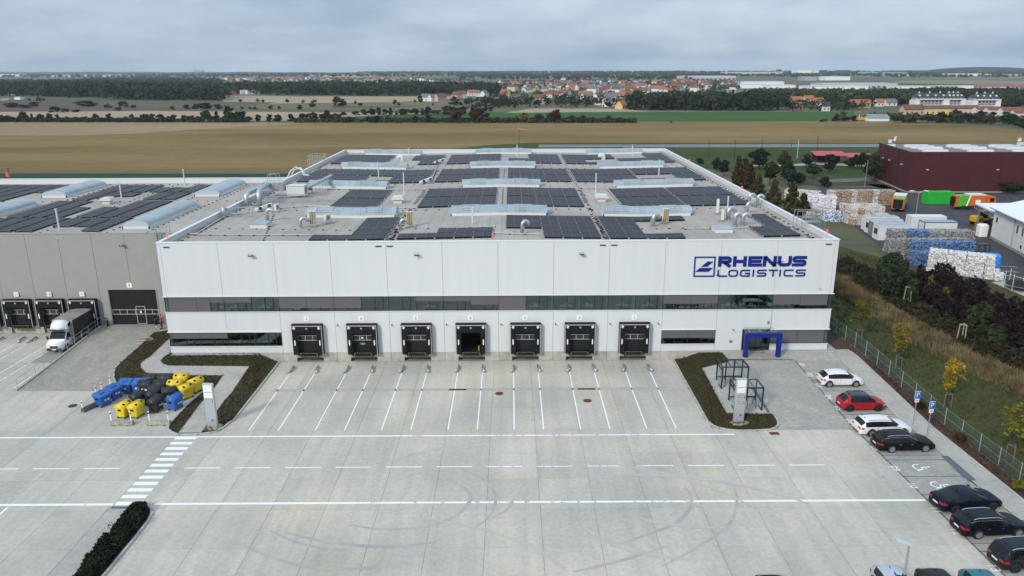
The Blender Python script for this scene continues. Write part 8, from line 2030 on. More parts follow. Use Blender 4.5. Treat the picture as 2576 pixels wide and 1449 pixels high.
def trunk_mesh(h, r, limbs=5, spread=0.35, name='trunk'):
 k = MB(); k.tube([(0,0,-0.2),(0.02*h,0.01*h,h*0.35),(-0.01*h,0.0,h*0.7),(0,0,h*0.92)], [r,r*0.75,r*0.45,r*0.15], 6)
 for i in range(limbs):
  a = i*2.4+0.5; z = h*(0.3+0.1*i/limbs*3); k.tube([(0,0,z),(spread*h*0.5*math.cos(a),spread*h*0.5*math.sin(a),z+h*0.14),(spread*h*math.cos(a),spread*h*math.sin(a),z+h*0.22)], [r*0.4,r*0.28,r*0.08], 4)
 return k.mesh(name, BARK)
G_DARK = leafmat('dark_green_leaves', (0.010,0.017,0.009), (0.026,0.040,0.016), (0.040,0.052,0.020)); G_MID = leafmat('mid_green_leaves', (0.018,0.028,0.010), (0.045,0.062,0.018), (0.075,0.080,0.022)); G_OLIVE = leafmat('olive_leaves', (0.028,0.030,0.010), (0.070,0.066,0.018), (0.13,0.085,0.02))
G_AUTUMN = leafmat('autumn_oak_leaves', (0.035,0.026,0.010), (0.085,0.052,0.014), (0.050,0.060,0.016), 0.9); G_YELLOW = leafmat('yellow_leaves', (0.12,0.095,0.010), (0.30,0.20,0.012), (0.36,0.17,0.012), 1.6); G_YELLOWG = leafmat('yellow_green_leaves', (0.060,0.075,0.010), (0.17,0.15,0.012), (0.26,0.19,0.015), 1.4)
G_RUST = leafmat('russet_leaves', (0.035,0.016,0.008), (0.080,0.036,0.014), (0.055,0.040,0.014)); G_PURPLE = leafmat('purple_shrub_leaves', (0.007,0.004,0.004), (0.021,0.009,0.009), (0.036,0.017,0.013), 1.3); G_JUN = leafmat('juniper_sprays', (0.008,0.014,0.006), (0.022,0.034,0.012), (0.034,0.046,0.017), 1.5)
def make_tree(kind, h, w, leaf, nq, q0, q1, lobes=None):
 L_ = lobes or (cone_lobes(h,w,16) if kind == 'cone' else round_lobes(h,w,15))
 P = crown_points(nq, L_, 0.35); U, V = rand_axes(nq, q0, q1); return quads_mesh('crown', P, U, V, leaf)
def tree(name, label, px, py, h, w, leaf, kind='round', nq=900, q=(0.12,0.3), group=None, trunk=True, loc=None, cat='tree'):
 p = Vector(loc) if loc is not None else G(px, py, 0.0)
 o = thing(name, label, cat, (p.x,p.y,p.z), rnd.uniform(0,6.28), group); link('crown', make_tree(kind,h,w,leaf,nq,*q), o)
 if trunk: link('trunk', trunk_mesh(h, 0.03*h if kind != 'cone' else 0.022*h), o)
 return o
z7r = lambda x, y: ((2500+x/3.0186)*0.67083, (480+y/3.0186)*0.67083)
GT = 'trees between the white warehouse and the red hall'
for lab, x, y, hz_, wz, m, kd in (('small dark tree at the far end of the tree group by the right parapet',565,495,155,110,G_DARK,'round'), ('dark bushy tree second from the far end along the right parapet',645,545,170,115,G_DARK,'round'), ('tall narrow tree turning orange behind the right parapet',800,640,300,120,G_AUTUMN,'cone'),
 ('broad dark tree with a twin crown on the meadow',1050,475,235,235,G_DARK,'round'), ('bushy tree with an orange patch on the meadow',1325,475,210,170,G_OLIVE,'round'), ('mid green tree in front of the dark twin tree',1165,650,260,170,G_MID,'round'), ('dense dark green tree left of the grey path',1375,655,250,200,G_DARK,'round'),
 ('small dark round tree left of the red-roofed shelter',1580,452,145,95,G_DARK,'round'), ('green bushy shrub tree in front of the red-roofed shelter',1650,565,155,160,G_MID,'round'), ('dark tree hiding the corner of the red-roofed shelter',1840,505,200,140,G_DARK,'round'), ('orange-green narrow tree in the row along the right parapet',930,700,280,150,G_AUTUMN,'cone'),
 ('olive narrow tree next to the orange-green one',1030,800,270,130,G_OLIVE,'cone'), ('green conical tree before the white film bales',1205,880,290,150,G_OLIVE,'cone'), ('tallest conical tree beside the bale yard',1400,1010,390,185,G_OLIVE,'cone'), ('low conical tree right of the tallest one',1535,985,230,140,G_OLIVE,'cone'),
 ('low bush at the far end of the right parapet',380,405,55,80,G_DARK,'round'), ('dark bush beside the grey path',1780,668,105,120,G_DARK,'round'), ('round dark tree right of the red-roofed shelter',2080,452,110,110,G_DARK,'round'), ('dark shrub below the dense dark green tree',1490,640,120,160,G_DARK,'round'), ('olive bush at the foot of the mid green tree',880,560,200,140,G_OLIVE,'cone')):
 px_, py_ = z7r(x, y); p = G(px_, py_, 0.0); dep = (p-CAM_POS).dot(fw); s_ = dep/CAM_F/3.0186*0.67083
 tree('tree' if kd == 'round' else 'conical_tree', lab, px_, py_, hz_*s_*1.04, wz*s_*(1.15 if kd == 'round' else 1.45), m, kd, 1300, (0.16,0.42), GT)
for lab, x, y, h, w, m in (('leafy tree hugging the left end of the red hall',2197,456,8.0,5.0,G_MID), ('dark bush at the foot of the leafy tree by the red hall',2185,450,4.5,5.0,G_DARK), ('round dark tree between the shelter and the red hall',2167,425,5.0,6.0,G_DARK), ('dark hedge bush under the canopy at the far right',2535,485,2.6,9.0,G_DARK)):
 tree('tree' if h > 4.6 else 'bush', lab, x, y, h, w, m, 'round', 900, (0.16,0.4), GT, h > 4.6, cat='tree' if h > 4.6 else 'bush')
# ---- young staked trees on the lawn
def young(px, py, h, w, m, label, lean=0.0):
 p = G(px, py); o = tree('young_tree', label, 0, 0, h, w*1.15, m, 'round', 520, (0.06,0.16), 'young staked trees along the fence', False, (p.x,p.y,p.z), 'tree')
 cr_ = [c for c in bpy.data.objects if c.parent == o][0]; cr_.location = (0,0,1.0); cr_.scale = (1,1,0.82)
 MB().tube([(0,0,-0.1),(0.02,0.0,1.6),(0.0,0.03,h*0.85)],[0.04,0.03,0.012],6).build('trunk', BARK, o)
 for a in (0.5,2.6,4.7): MB().bar((0.4*math.cos(a),0.4*math.sin(a),-0.1),(0.36*math.cos(a),0.36*math.sin(a),1.5),0.06).build('stake', STAKE, o)
 k = MB()
 for a, b in ((0.5,2.6),(2.6,4.7),(4.7,0.5)): k.bar((0.36*math.cos(a),0.36*math.sin(a),1.42),(0.36*math.cos(b),0.36*math.sin(b),1.42),0.05)
 k.build('cross_bar', STAKE, o)
STAKE = mat('grey_wooden_stake', (0.16,0.13,0.10), 0.9)
young(2162,860,5.6,2.4,G_YELLOWG,'young tree with green and yellow leaves behind the fence near the building corner'); young(2256,931,5.5,2.0,G_YELLOW,'young orange-yellow tree behind the fence, second from the building'); young(2380,1025,5.1,2.0,G_YELLOW,'young golden tree behind the fence level with the parking signs'); young(2541,1160,5.4,2.2,G_YELLOWG,'young yellow tree behind the fence at the right edge')
def stake_frame(px, py, label):
 p = G(px, py, 0.0); o = thing('stake_frame', label, 'stake frame', (p.x,p.y,0), 0.4, 'bare wooden stake frames');
 for a in (0.5,2.6,4.7): MB().bar((0.5*math.cos(a),0.5*math.sin(a),0),(0.36*math.cos(a),0.36*math.sin(a),2.6),0.1).build('stake', PALEST, o)
 k = MB()
 for a, b in ((0.5,2.6),(2.6,4.7),(4.7,0.5)): k.bar((0.36*math.cos(a),0.36*math.sin(a),2.5),(0.36*math.cos(b),0.36*math.sin(b),2.5),0.08)
 k.build('cross_bar', PALEST, o)
PALEST = mat('weathered_wood', (0.30,0.27,0.23), 0.9)
zv = lambda x, y: (2046+x*0.27775, 469.6+y*0.27775)
stake_frame(*zv(845,1075),'pale stake frame at the upper edge of the dry grass'); stake_frame(*zv(1330,1440),'pale stake frame among the lower dry grass')
# ---- shrubs on the bank
def inside(P, poly):
 x, y = P[:,0], P[:,1]; c = np.zeros(len(P), bool); n = len(poly)
 for i in range(n):
  (x0,y0),(x1,y1) = poly[i], poly[(i+1)%n]
  m = ((y0 > y) != (y1 > y)) & (x < (x1-x0)*(y-y0)/(y1-y0+1e-12)+x0); c ^= m
 return c
def scatter(poly, n, holes=()):
 A = np.array(poly); lo, hi = A.min(0), A.max(0); out_ = np.empty((0,2))
 while len(out_) < n:
  P = lo+npr.random((n*2,2))*(hi-lo); k = inside(P, poly)
  for h in holes: k &= ~inside(P, h)
  out_ = np.vstack([out_, P[k]])
 return out_[:n]
gzv = np.vectorize(gz)
def leaf_mass(name, poly, n, hmax, material, q, label, cat, lump=2.2, kind=None, base=0.0):
 """a hedge-like mass of leaves filling a ground polygon, its top lumpy"""
 P = scatter(poly, n); A = np.array(poly);
 seeds = scatter(poly, max(6, int(len(P)/260))); d = np.sqrt(((P[:,None,:]-seeds[None])**2).sum(2)).min(1); top = np.clip(1-(d/lump)**2, 0.25, 1)*npr.uniform(0.85,1.08,n)
 z = hmax*top*(1-npr.random(n)**2.2*0.9); C = np.column_stack([P, gzv(P[:,0],P[:,1])+base+z]); U, V = rand_axes(n, *q)
 me = quads_mesh('foliage', C, U, V, material); o = link(name, me); return tag(o, label, cat, None, kind)
def Pz(pts, z=0.0): return [tuple(G(*zv(*p), z=z).xy) for p in pts]
leaf_mass('shrub_hedge', Pz([(930,800),(1050,760),(1180,765),(1300,830),(1450,880),(1700,1020),(1908,1090),(2100,1180),(2100,1560),(1800,1400),(1500,1230),(1200,1180),(1020,1080),(930,960)], 0.9), 13000, 2.6, G_PURPLE, (0.10,0.26), 'broad dark purple shrub hedge covering the bank below the bale stacks', 'hedge', 1.8)
leaf_mass('bush', Pz([(560,800),(640,735),(760,730),(840,800),(850,920),(760,1000),(620,1000),(560,920)], 1.0), 3600, 3.6, G_DARK, (0.12,0.3), 'large rounded dark green bush on the upper bank', 'bush', 3.2)
leaf_mass('bush', Pz([(820,880),(900,850),(945,920),(940,1020),(860,1040),(800,980)], 0.8), 1700, 2.6, G_MID, (0.1,0.26), 'mid green bush between the dark bush and the purple hedge', 'bush', 2.0)
leaf_mass('bush', Pz([(1380,1180),(1500,1090),(1600,1120),(1620,1260),(1500,1300),(1390,1270)], 0.8), 1900, 2.9, G_MID, (0.1,0.26), 'green bush growing in the lower purple hedge', 'bush', 2.0)
leaf_mass('bush', Pz([(1480,1330),(1620,1290),(1740,1360),(1730,1430),(1560,1430)], 0.6), 1500, 2.0, G_DARK, (0.1,0.25), 'low dark green bush at the lower edge of the purple hedge', 'bush', 1.8)
for lab, x, y in (('yellowing bushlet in the upper purple hedge',1040,1010), ('yellow-green bushlet below the upper one in the hedge',1170,1130)):
 p = G(*zv(x,y), z=0.0); tree('bush', lab, 0,0, 3.3, 1.9, G_YELLOWG, 'cone', 380, (0.08,0.2), None, True, (p.x,p.y,0), 'bush')
leaf_mass('undergrowth', Pz([(220,650),(480,700),(560,820),(580,1010),(850,1060),(1000,1100),(1200,1190),(1500,1260),(1800,1440),(2000,1560),(2000,1720),(1500,1545),(1250,1410),(1050,1300),(820,1150),(560,1010),(420,920),(210,780)], 0.4), 15000, 1.2, leafmat('bramble_leaves', (0.014,0.014,0.007), (0.036,0.032,0.013), (0.060,0.038,0.018), 1.0), (0.09,0.24), 'dark brambles and low scrub along the middle of the bank', None, 1.5, 'stuff')
def tufts(name, poly, n, h0, h1, w, material, label, lean=0.35, zfun=gz, blades=3, holes=()):
 """grass: thin upright blades, several to a tuft"""
 P = scatter(poly, n, holes); P = np.repeat(P, blades, 0)+npr.normal(scale=0.06, size=(n*blades,2)); m = len(P); h = npr.uniform(h0,h1,m); a = npr.uniform(0,6.283,m); b = npr.uniform(0,6.283,m)
 z = np.vectorize(zfun)(P[:,0],P[:,1]); v = np.empty((m,3,3)); dx, dy = np.cos(a)*w, np.sin(a)*w
 v[:,0] = np.column_stack([P[:,0]-dx,P[:,1]-dy,z]); v[:,1] = np.column_stack([P[:,0]+dx,P[:,1]+dy,z]); v[:,2] = np.column_stack([P[:,0]+np.cos(b)*h*lean,P[:,1]+np.sin(b)*h*lean,z+h])
 me = bpy.data.meshes.new(name); me.vertices.add(3*m); me.vertices.foreach_set('co', v.reshape(-1).astype(np.float32)); me.loops.add(3*m); me.loops.foreach_set('vertex_index', np.arange(3*m,dtype=np.int32)); me.polygons.add(m); me.polygons.foreach_set('loop_start', np.arange(0,3*m,3,dtype=np.int32))
 try: me.polygons.foreach_set('loop_total', np.full(m,3,dtype=np.int32))
 except Exception: pass
 me.materials.append(material); me.update(calc_edges=True); return tag(link(name, me), label, None, None, 'stuff')
DRY = leafmat('dry_grass', (0.085,0.066,0.036), (0.27,0.20,0.105), (0.17,0.115,0.060), 0.5, 0.0); DRYG = leafmat('dry_green_grass', (0.050,0.060,0.020), (0.15,0.135,0.055), (0.28,0.22,0.115), 0.5, 0.0); LAWNB = leafmat('lawn_blades', (0.036,0.044,0.014), (0.064,0.078,0.022), (0.090,0.078,0.032), 0.5, 0.0); BANKB = leafmat('bank_blades', (0.070,0.050,0.028), (0.056,0.058,0.022), (0.058,0.072,0.024), 0.4, 0.0)
dry = Pz([(190,800),(330,850),(560,985),(700,1075),(830,1160),(1000,1275),(1200,1390),(1420,1510),(1700,1640),(2000,1750),(2000,1980),(1700,1800),(1300,1640),(1000,1480),(760,1360),(640,1230),(500,1150),(330,1060),(190,960)])
tufts('dry_grass', dry, 6500, 0.3, 1.1, 0.07, DRY, 'tall dry straw-coloured grass along the bank'); tufts('dry_grass', dry, 8000, 0.25, 0.9, 0.07, DRYG, 'greener grass mixed into the tall dry grass')
tufts('lawn_grass', [(77.2,-45),(76.8,-20),(76.7,0),(73.6,8),(73.6,96),(80,96),(86,80),(90,60),(96,46),(99,38),(100,34),(96,20),(92,5),(92,-20),(95,-45)], 16000, 0.10, 0.26, 0.07, LAWNB, 'short rough grass of the lawn behind the fence')
tufts('bank_grass', lb, 7500, 0.05, 0.17, 0.06, BANKB, 'short tufty grass on the left bank', 0.5, holes=(pl,)); tufts('bank_grass', rb2, 6000, 0.05, 0.19, 0.06, BANKB, 'short tufty grass on the right bank', 0.5)
jun = [(p[0]*1.0, p[1]*1.0) for p in bed]
cx_ = sum(p[0] for p in jun)/len(jun); cy_ = sum(p[1] for p in jun)/len(jun)
leaf_mass('juniper_hedge', [(cx_+(x-cx_)*0.86-0.12, cy_+(y-cy_)*0.97) for x, y in jun], 9500, 0.62, G_JUN, (0.04,0.12), 'low dark juniper hedge in the kerbed bed at the bottom left', 'hedge', 0.9)
k_ = leaf_mass('juniper_sprigs', [(cx_+(x-cx_)*0.8-0.25, cy_+(y-cy_)*0.97) for x, y in jun], 420, 1.05, G_JUN, (0.03,0.10), 'upright juniper sprigs sticking out of the low hedge', None, 1.5, 'stuff')
# leaf litter on the bark strip
litter = [(xwalk(y)+0.1, y) for y in (-50,-20,-3)]+[(xfence(y)+0.3, y) for y in (-3,-20,-50)]
P_ = scatter(litter, 5000); C_ = np.column_stack([P_, gzv(P_[:,0],P_[:,1])+0.05+npr.random(5000)*0.03]); U_, V_ = rand_axes(5000, 0.03, 0.09, 0.8)
tag(link('bark_chips', quads_mesh('bark_chips', C_, U_, V_, leafmat('bark_chip_colours', (0.026,0.014,0.009), (0.085,0.046,0.030), (0.13,0.085,0.055), 2.5, 0.0))), 'loose bark chips on the strip along the fence', None, None, 'stuff')
for lab, y in (('low russet shrub at the fence before the first parking sign',-13.5), ('low russet shrub at the fence behind the second parking sign',-19.5), ('small yellow-green shrub at the foot of the fence near the right edge',-27.5)):
 o = thing('low_shrub', lab, 'shrub', (xwalk(y)+0.75, y, gz(77,y)), 0, 'low shrubs on the bark strip'); m_ = G_YELLOWG if 'yellow' in lab else G_RUST
 link('foliage', make_tree('round', 0.75, 1.5, m_, 260, 0.05, 0.13), o)
# ================================================================== the landscape beyond
far_r = random.Random(21)
def far_tree_mesh(i, leaf, kind='round'):
 L_ = round_lobes(1.0, 0.95, 9, 0.1) if kind == 'round' else cone_lobes(1.0, 0.5, 9)
 P = crown_points(230, L_, 0.2); U, V = rand_axes(230, 0.08, 0.17); return quads_mesh('crown', P, U, V, leaf)
FT = {}
F_TRUNK = None
def far_tree(px, py, hpx, wpx, leaf, label, group, cat='tree', name=None):
 """single tree out in the fields: hpx and wpx are its size in the photograph, turned into metres by its distance"""
 global F_TRUNK
 p = G(px, py, 0.0); s_ = (p-CAM_POS).dot(fw)/CAM_F; h, w = hpx*s_, wpx*s_
 k = (leaf.name, far_r.randrange(4))
 if k not in FT: FT[k] = far_tree_mesh(k[1], leaf)
 if F_TRUNK is None: F_TRUNK = trunk_mesh(1.0, 0.035, 3)
 o = thing(name or ('tree' if h > 3 else 'bush'), label, cat if h > 3 else 'bush', (p.x,p.y,0.0), far_r.uniform(0,6.28), group)
 c = link('crown', FT[k], o); c.scale = (w*1.1,w*1.1,h)
 if h > 3: t_ = link('trunk', F_TRUNK, o); t_.scale = (h*0.9,h*0.9,h*0.9)
 return o
za = lambda x, y: (x/3.0, 134.2+y/3.0); zb2 = lambda x, y: (858.7+x/3.0, 134.2+y/3.0); zc = lambda x, y: (1717.3+x/3.0, 134.2+y/3.0)
GH = 'hedgerow trees along the far edge of the stubble field'; ND = {'d': G_DARK, 'm': G_MID, 'o': G_OLIVE, 'r': G_RUST, 'y': G_YELLOWG}
adj = {'d': 'dark green', 'm': 'green', 'o': 'olive green', 'r': 'russet brown', 'y': 'yellow-green'}
T1 = 'first second third fourth fifth sixth seventh eighth ninth tenth eleventh twelfth thirteenth fourteenth fifteenth sixteenth seventeenth eighteenth nineteenth'.split()
def ordn(i):
 i += 1
 if i < 20: return T1[i-1]
 t_, u = divmod(i, 10); b = ('twenty','thirty','forty')[t_-2]; return b[:-1]+'ieth' if u == 0 else b+'-'+T1[u-1]
def row(conv, base, lst, grp, where):
 for i_, (x, h, w, c, *b) in enumerate(sorted(lst)):
  px_, py_ = conv(x, b[0] if b else base)
  size = 'large' if h > 85 else 'tall' if h > 65 else 'small' if h < 40 else 'medium'
  far_tree(px_, py_, h/3.0, w/3.0, ND[c], f"{size} {adj[c]} tree {where}, {ordn(i_)} from the left", grp)
row(za, 517, [(175,72,70,'m'),(245,60,38,'d'),(305,58,62,'m'),(375,60,55,'m'),(440,55,42,'m'),(505,38,60,'d'),(575,36,70,'d'),(650,38,80,'d'),(725,58,52,'d'),(830,60,68,'d'),(905,32,55,'o'),(955,38,50,'o'),(1000,56,42,'d'),(1090,56,68,'d'),(1150,60,38,'d'),(1215,55,66,'d'),(1275,42,40,'d'),(1312,52,44,'d'),(1395,48,50,'d'),(1455,45,90,'d'),(1570,86,90,'m'),(1640,76,60,'d'),(1725,112,108,'m'),(1825,76,120,'d'),(1880,40,60,'r'),(1950,52,46,'d'),(2030,56,52,'d'),(2105,54,54,'d'),(2195,58,58,'d'),(2290,60,90,'d'),(2370,70,70,'d'),(2440,60,70,'d'),(2472,84,50,'d'),(2530,62,90,'d'),(60,45,110,'o'),(20,48,60,'d'),(330,40,80,'o'),(1500,40,80,'d'),(2080,26,60,'r')], GH, 'in the left hedgerow beyond the stubble')
row(zb2, 523, [(60,46,90,'r'),(205,46,40,'d'),(268,50,84,'d'),(355,52,50,'d'),(406,40,36,'d'),(560,50,54,'d'),(665,58,56,'d'),(710,30,70,'r'),(880,108,116,'r'),(1010,130,124,'r'),(1095,70,80,'r'),(1180,40,70,'o'),(1240,36,90,'o'),(1320,50,60,'o'),(1375,72,70,'y'),(1430,38,50,'o'),(1490,64,72,'d'),(1620,96,118,'r'),(1740,52,80,'o'),(1820,56,90,'o'),(1895,42,60,'r'),(2010,54,74,'o'),(2090,36,80,'o'),(2155,26,70,'d'),(2490,8,30,'d')], GH, 'in the middle hedgerow beyond the stubble')
GU = 'trees along the upper edge of the green crop'
row(zb2, 466, [(20,24,70,'d'),(110,30,60,'d'),(170,44,50,'d'),(228,50,60,'d'),(282,56,56,'d'),(330,46,46,'d'),(375,54,52,'d'),(415,30,30,'d'),(465,46,70,'d'),(505,40,44,'m'),(555,50,76,'m'),(610,50,40,'d'),(655,62,56,'d'),(720,36,90,'m'),(790,66,90,'d'),(850,60,80,'d'),(920,62,70,'d'),(1090,40,46,'d',438),(1125,34,36,'d',438)], GU, 'along the upper edge of the green crop')
GF = 'single trees and bushes scattered over the fields'
row(za, 0, [(415,44,76,'d',446),(495,28,52,'d',446),(570,20,70,'d',444),(645,42,136,'d',402),(930,42,66,'d',406),(900,24,50,'d',432),(262,34,80,'d',402),(95,34,140,'d',408),(295,28,36,'d',362),(330,18,30,'d',358),(222,16,24,'d',357),(170,26,34,'d',345),(1305,26,40,'d',426),(1410,32,64,'d',420),(1475,38,70,'d',420),(1545,44,110,'d',420),(1655,36,70,'d',420),(1830,18,30,'d',420),(1885,18,30,'d',420),(1925,22,40,'o',424),(2045,26,46,'o',420),(2105,22,34,'d',420),(2265,34,56,'d',424),(2360,30,50,'d',406),(2545,72,60,'d',402),(1985,20,34,'d',370),(1945,24,30,'o',366),(1815,20,30,'d',368),(2170,26,36,'d',370),(2290,20,24,'d',374),(2365,24,44,'o',374),(820,30,60,'o',412),(1005,22,40,'d',412),(180,24,110,'d',412)], GF, 'standing in the left fields')
row(zb2, 0, [(20,52,56,'d',396),(105,26,26,'d',382),(145,22,40,'d',396),(400,42,36,'m',392),(432,24,36,'d',394),(555,22,16,'d',372),(595,50,34,'d',372),(690,18,24,'d',392),(850,60,90,'o',390),(900,24,40,'d',392),(945,46,50,'m',394)], GF, 'standing in the middle fields')
row(zc, 0, [(1210,66,120,'o',512),(1290,42,60,'d',512),(1150,34,60,'d',514),(1065,20,60,'o',516),(1600,66,70,'m',522),(1660,52,110,'o',522),(1760,60,120,'o',524),(1850,66,110,'m',524),(1950,76,120,'o',524),(2040,94,100,'m',526),(2130,76,110,'d',528),(2230,90,110,'m',530),(2330,90,110,'o',534),(2420,96,100,'m',540),(2480,86,80,'d',545),(2545,66,70,'d',562),(2600,80,100,'d',575)], 'trees at the right end of the stubble field', 'at the right end of the stubble field')
# ---- woods that read as one mass
def forest(label, pts, n, h, leaf, off=(0,0), hv=0.3, qs=(0.9,2.0)):
 """a wood: clumps of leaves over a ground polygon, crowns of uneven height"""
 poly = [tuple(G(x, y, 0.0).xy) for x, y in pts]; per = 26
 T = scatter(poly, n); n = len(T); hh_ = h*npr.uniform(1-hv,1+hv*0.6,n); w = hh_*npr.uniform(0.42,0.62,n)
 a = npr.uniform(0,6.283,(n,per)); ct = npr.uniform(-0.45,1,(n,per)); st = np.sqrt(1-ct**2); r = npr.uniform(0.6,1.0,(n,per))
 X = T[:,0,None]+w[:,None]*0.95*r*st*np.cos(a); Y = T[:,1,None]+w[:,None]*0.95*r*st*np.sin(a); Z = hh_[:,None]*(0.56+0.44*r*ct)
 C = np.column_stack([X.ravel(),Y.ravel(),Z.ravel()]); low = npr.random(n*3) ;
 B = np.repeat(T,3,0)+npr.normal(scale=h*0.25,size=(n*3,2)); C = np.vstack([C, np.column_stack([B, npr.uniform(0.02,0.4,n*3)*h])]); m_ = len(C)
 U, V = rand_axes(m_, qs[0]*h/11, qs[1]*h/11)
 return tag(link('forest', quads_mesh('forest', C, U, V, leaf)), label, None, None, 'stuff')
F_DARK = leafmat('forest_green', (0.012,0.021,0.010), (0.026,0.040,0.016), (0.040,0.053,0.022), 0.03, 0.0); F_MIX = leafmat('mixed_wood_green', (0.018,0.030,0.012), (0.040,0.055,0.020), (0.070,0.066,0.028), 0.02, 0.0)
F_OLIVE = leafmat('olive_wood_green', (0.030,0.042,0.014), (0.062,0.070,0.024), (0.095,0.080,0.030), 0.02, 0.0)
forest('dark wood on the left behind the fields', [(-150,242),(0,242),(200,246),(290,252),(420,253),(570,254),(572,240),(560,236),(400,234),(200,230),(0,227),(-150,227)], 1100, 14, F_DARK)
forest('dark wood stretching behind the pale field in the middle', [(572,232),(640,238),(840,241),(1060,242),(1100,238),(1250,244),(1260,238),(1240,230),(1060,226),(860,224),(600,226),(560,230)], 1100, 12, F_DARK)
forest('thin wood bordering the fields far left', [(-150,217),(0,214),(150,216),(300,218),(560,218),(560,210),(300,206),(100,208),(-150,209)], 600, 10, F_MIX)
forest('trees growing among the houses in the middle', [(1170,266),(1230,262),(1400,266),(1700,266),(1710,238),(1600,234),(1400,236),(1290,238),(1180,250)], 190, 5, F_MIX, hv=0.5)
forest('belt of tall trees between the village and the green crop', [(1180,272),(1290,273),(1480,272),(1590,274),(1600,268),(1500,262),(1400,262),(1290,264),(1240,262),(1180,264)], 80, 7, F_DARK, hv=0.5)
forest('dense dark wood beyond the green crop right of the middle', [(1580,277),(1720,279),(1860,279),(1975,279),(1980,271),(1950,269),(1860,268),(1720,268),(1640,269),(1580,270)], 210, 11, F_DARK, hv=0.5)
forest('loose trees between the houses on the right', [(1975,280),(2100,281),(2160,278),(2200,270),(2100,264),(1980,264)], 75, 5.5, F_MIX, hv=0.5)
forest('broad green wood in front of the white warehouses', [(1890,252),(2000,258),(2100,259),(2170,257),(2170,250),(2100,246),(1990,245),(1900,246)], 420, 9, F_OLIVE)
forest('wooded rise behind the apartment blocks', [(2160,262),(2300,266),(2640,274),(2640,252),(2500,246),(2350,244),(2160,250)], 800, 9.5, F_MIX)
forest('trees around the terraced houses at the right', [(2180,296),(2260,300),(2330,304),(2560,314),(2640,318),(2640,304),(2450,301),(2300,297),(2200,293)], 260, 3, F_OLIVE)
forest('garden trees of the far village on the left', [(460,208),(900,209),(1130,210),(1200,214),(1200,203),(900,199),(700,197),(470,199)], 500, 6, F_MIX)
forest('garden trees of the far village on the right', [(1210,226),(1500,231),(1760,234),(1860,228),(1860,212),(1700,205),(1400,205),(1210,210)], 700, 6.5, F_MIX)
forest('distant wooded band under the skyline on the left', [(-300,197),(0,196),(400,197),(900,194),(1250,191),(1250,186),(800,186.5),(300,188),(-300,190)], 1100, 9, F_DARK, qs=(2,4)); forest('distant wooded band under the skyline in the middle', [(1150,200),(1400,202),(1760,202),(1850,197),(1850,187),(1500,186),(1150,187)], 1000, 8, F_MIX, qs=(2,4))
forest('distant wooded band under the skyline on the right', [(1760,192),(2050,196),(2300,195),(2700,197),(2700,186),(2300,185.5),(1760,186)], 700, 7, F_MIX, qs=(2,4)); forest('shrubby ground between fields and town far left', [(250,206),(560,208),(560,202),(400,199),(200,200)], 500, 8, F_MIX)
forest('farthest wooded skyline', [(900,184.6),(1300,184),(2000,184.6),(2700,186),(2700,184),(2000,182.6),(1300,182),(900,182.6)], 1300, 9, F_DARK, qs=(3,6))
# low wooded ridge along the skyline on the left
k = MB(); n = 60
for i in range(n+1):
 x = -8600+i*(8400/n); y = 7450-1700*i/n; h = 27.5*(1-(i/n)**1.6)+1.5*math.sin(i*1.9)+1.2*math.sin(i*0.7); h = max(h, 1.0) if i < n else 0.0
 k.v += [(x,y-420,-1),(x,y-150,h*0.72),(x,y,h),(x,y+200,-1)]
for i in range(n):
 for j in range(3): k.f.append((4*i+j,4*i+4+j,4*i+5+j,4*i+1+j)); k.m.append(0)
structure(k.build('hill', F_DARK, None, True))
forest('low bushes and weeds under the hedgerow, left half', [(-60,307.5),(620,308.6),(620,306),(-60,304.5)], 420, 2.3, F_MIX, qs=(1.6,3)); forest('low bushes and weeds under the hedgerow, middle', [(740,309),(1600,309.6),(1600,306.5),(740,306)], 460, 2.4, F_OLIVE, qs=(1.6,3))
# ---- houses
HW = [mat('house_white', (0.70,0.68,0.64), 0.8), mat('house_cream', (0.58,0.48,0.34), 0.8), mat('house_grey', (0.42,0.40,0.38), 0.8), mat('house_yellow', (0.60,0.46,0.18), 0.8), mat('house_pink', (0.55,0.36,0.28), 0.8)]
HR = [mat('roof_red_tile', (0.20,0.070,0.045), 0.8), mat('roof_orange_tile', (0.32,0.115,0.055), 0.8), mat('roof_brown_tile', (0.13,0.07,0.05), 0.8), mat('roof_grey_tile', (0.14,0.14,0.15), 0.8), mat('roof_dark_tile', (0.035,0.038,0.05), 0.7)]
WINM = mat('far_window', (0.03,0.035,0.04), 0.3)
HN = {}; WPANE = MB().box(-0.5,0.5,-0.03,0.025,0,1.2).mesh('window', WINM)
def house_meshes(wm, rm, l, w, h, rh):
 k = MB(); k.box(-l/2,l/2,-w/2,w/2,0,h); k.add([(-l/2,-w/2,h),(-l/2,w/2,h),(-l/2,0,h+rh)], [(2,1,0)]); k.add([(l/2,-w/2,h),(l/2,w/2,h),(l/2,0,h+rh)], [(0,1,2)])
 r_ = MB(); e = 0.4; r_.add([(-l/2-e,-w/2-e,h-0.35),(l/2+e,-w/2-e,h-0.35),(l/2+e,0,h+rh),(-l/2-e,0,h+rh),(-l/2-e,w/2+e,h-0.35),(l/2+e,w/2+e,h-0.35),(-l/2-e,0,h+rh+0.2),(l/2+e,0,h+rh+0.2),(-l/2-e,-w/2-e,h-0.15),(l/2+e,-w/2-e,h-0.15),(-l/2-e,w/2+e,h-0.15),(l/2+e,w/2+e,h-0.15)], [(8,9,7,6),(6,7,11,10),(0,1,9,8),(4,10,11,5),(0,8,6,3),(3,6,10,4),(1,2,7,9),(2,5,11,7),(0,3,2,1),(3,4,5,2)])
 return k.mesh('wall', wm), r_.mesh('roof', rm)
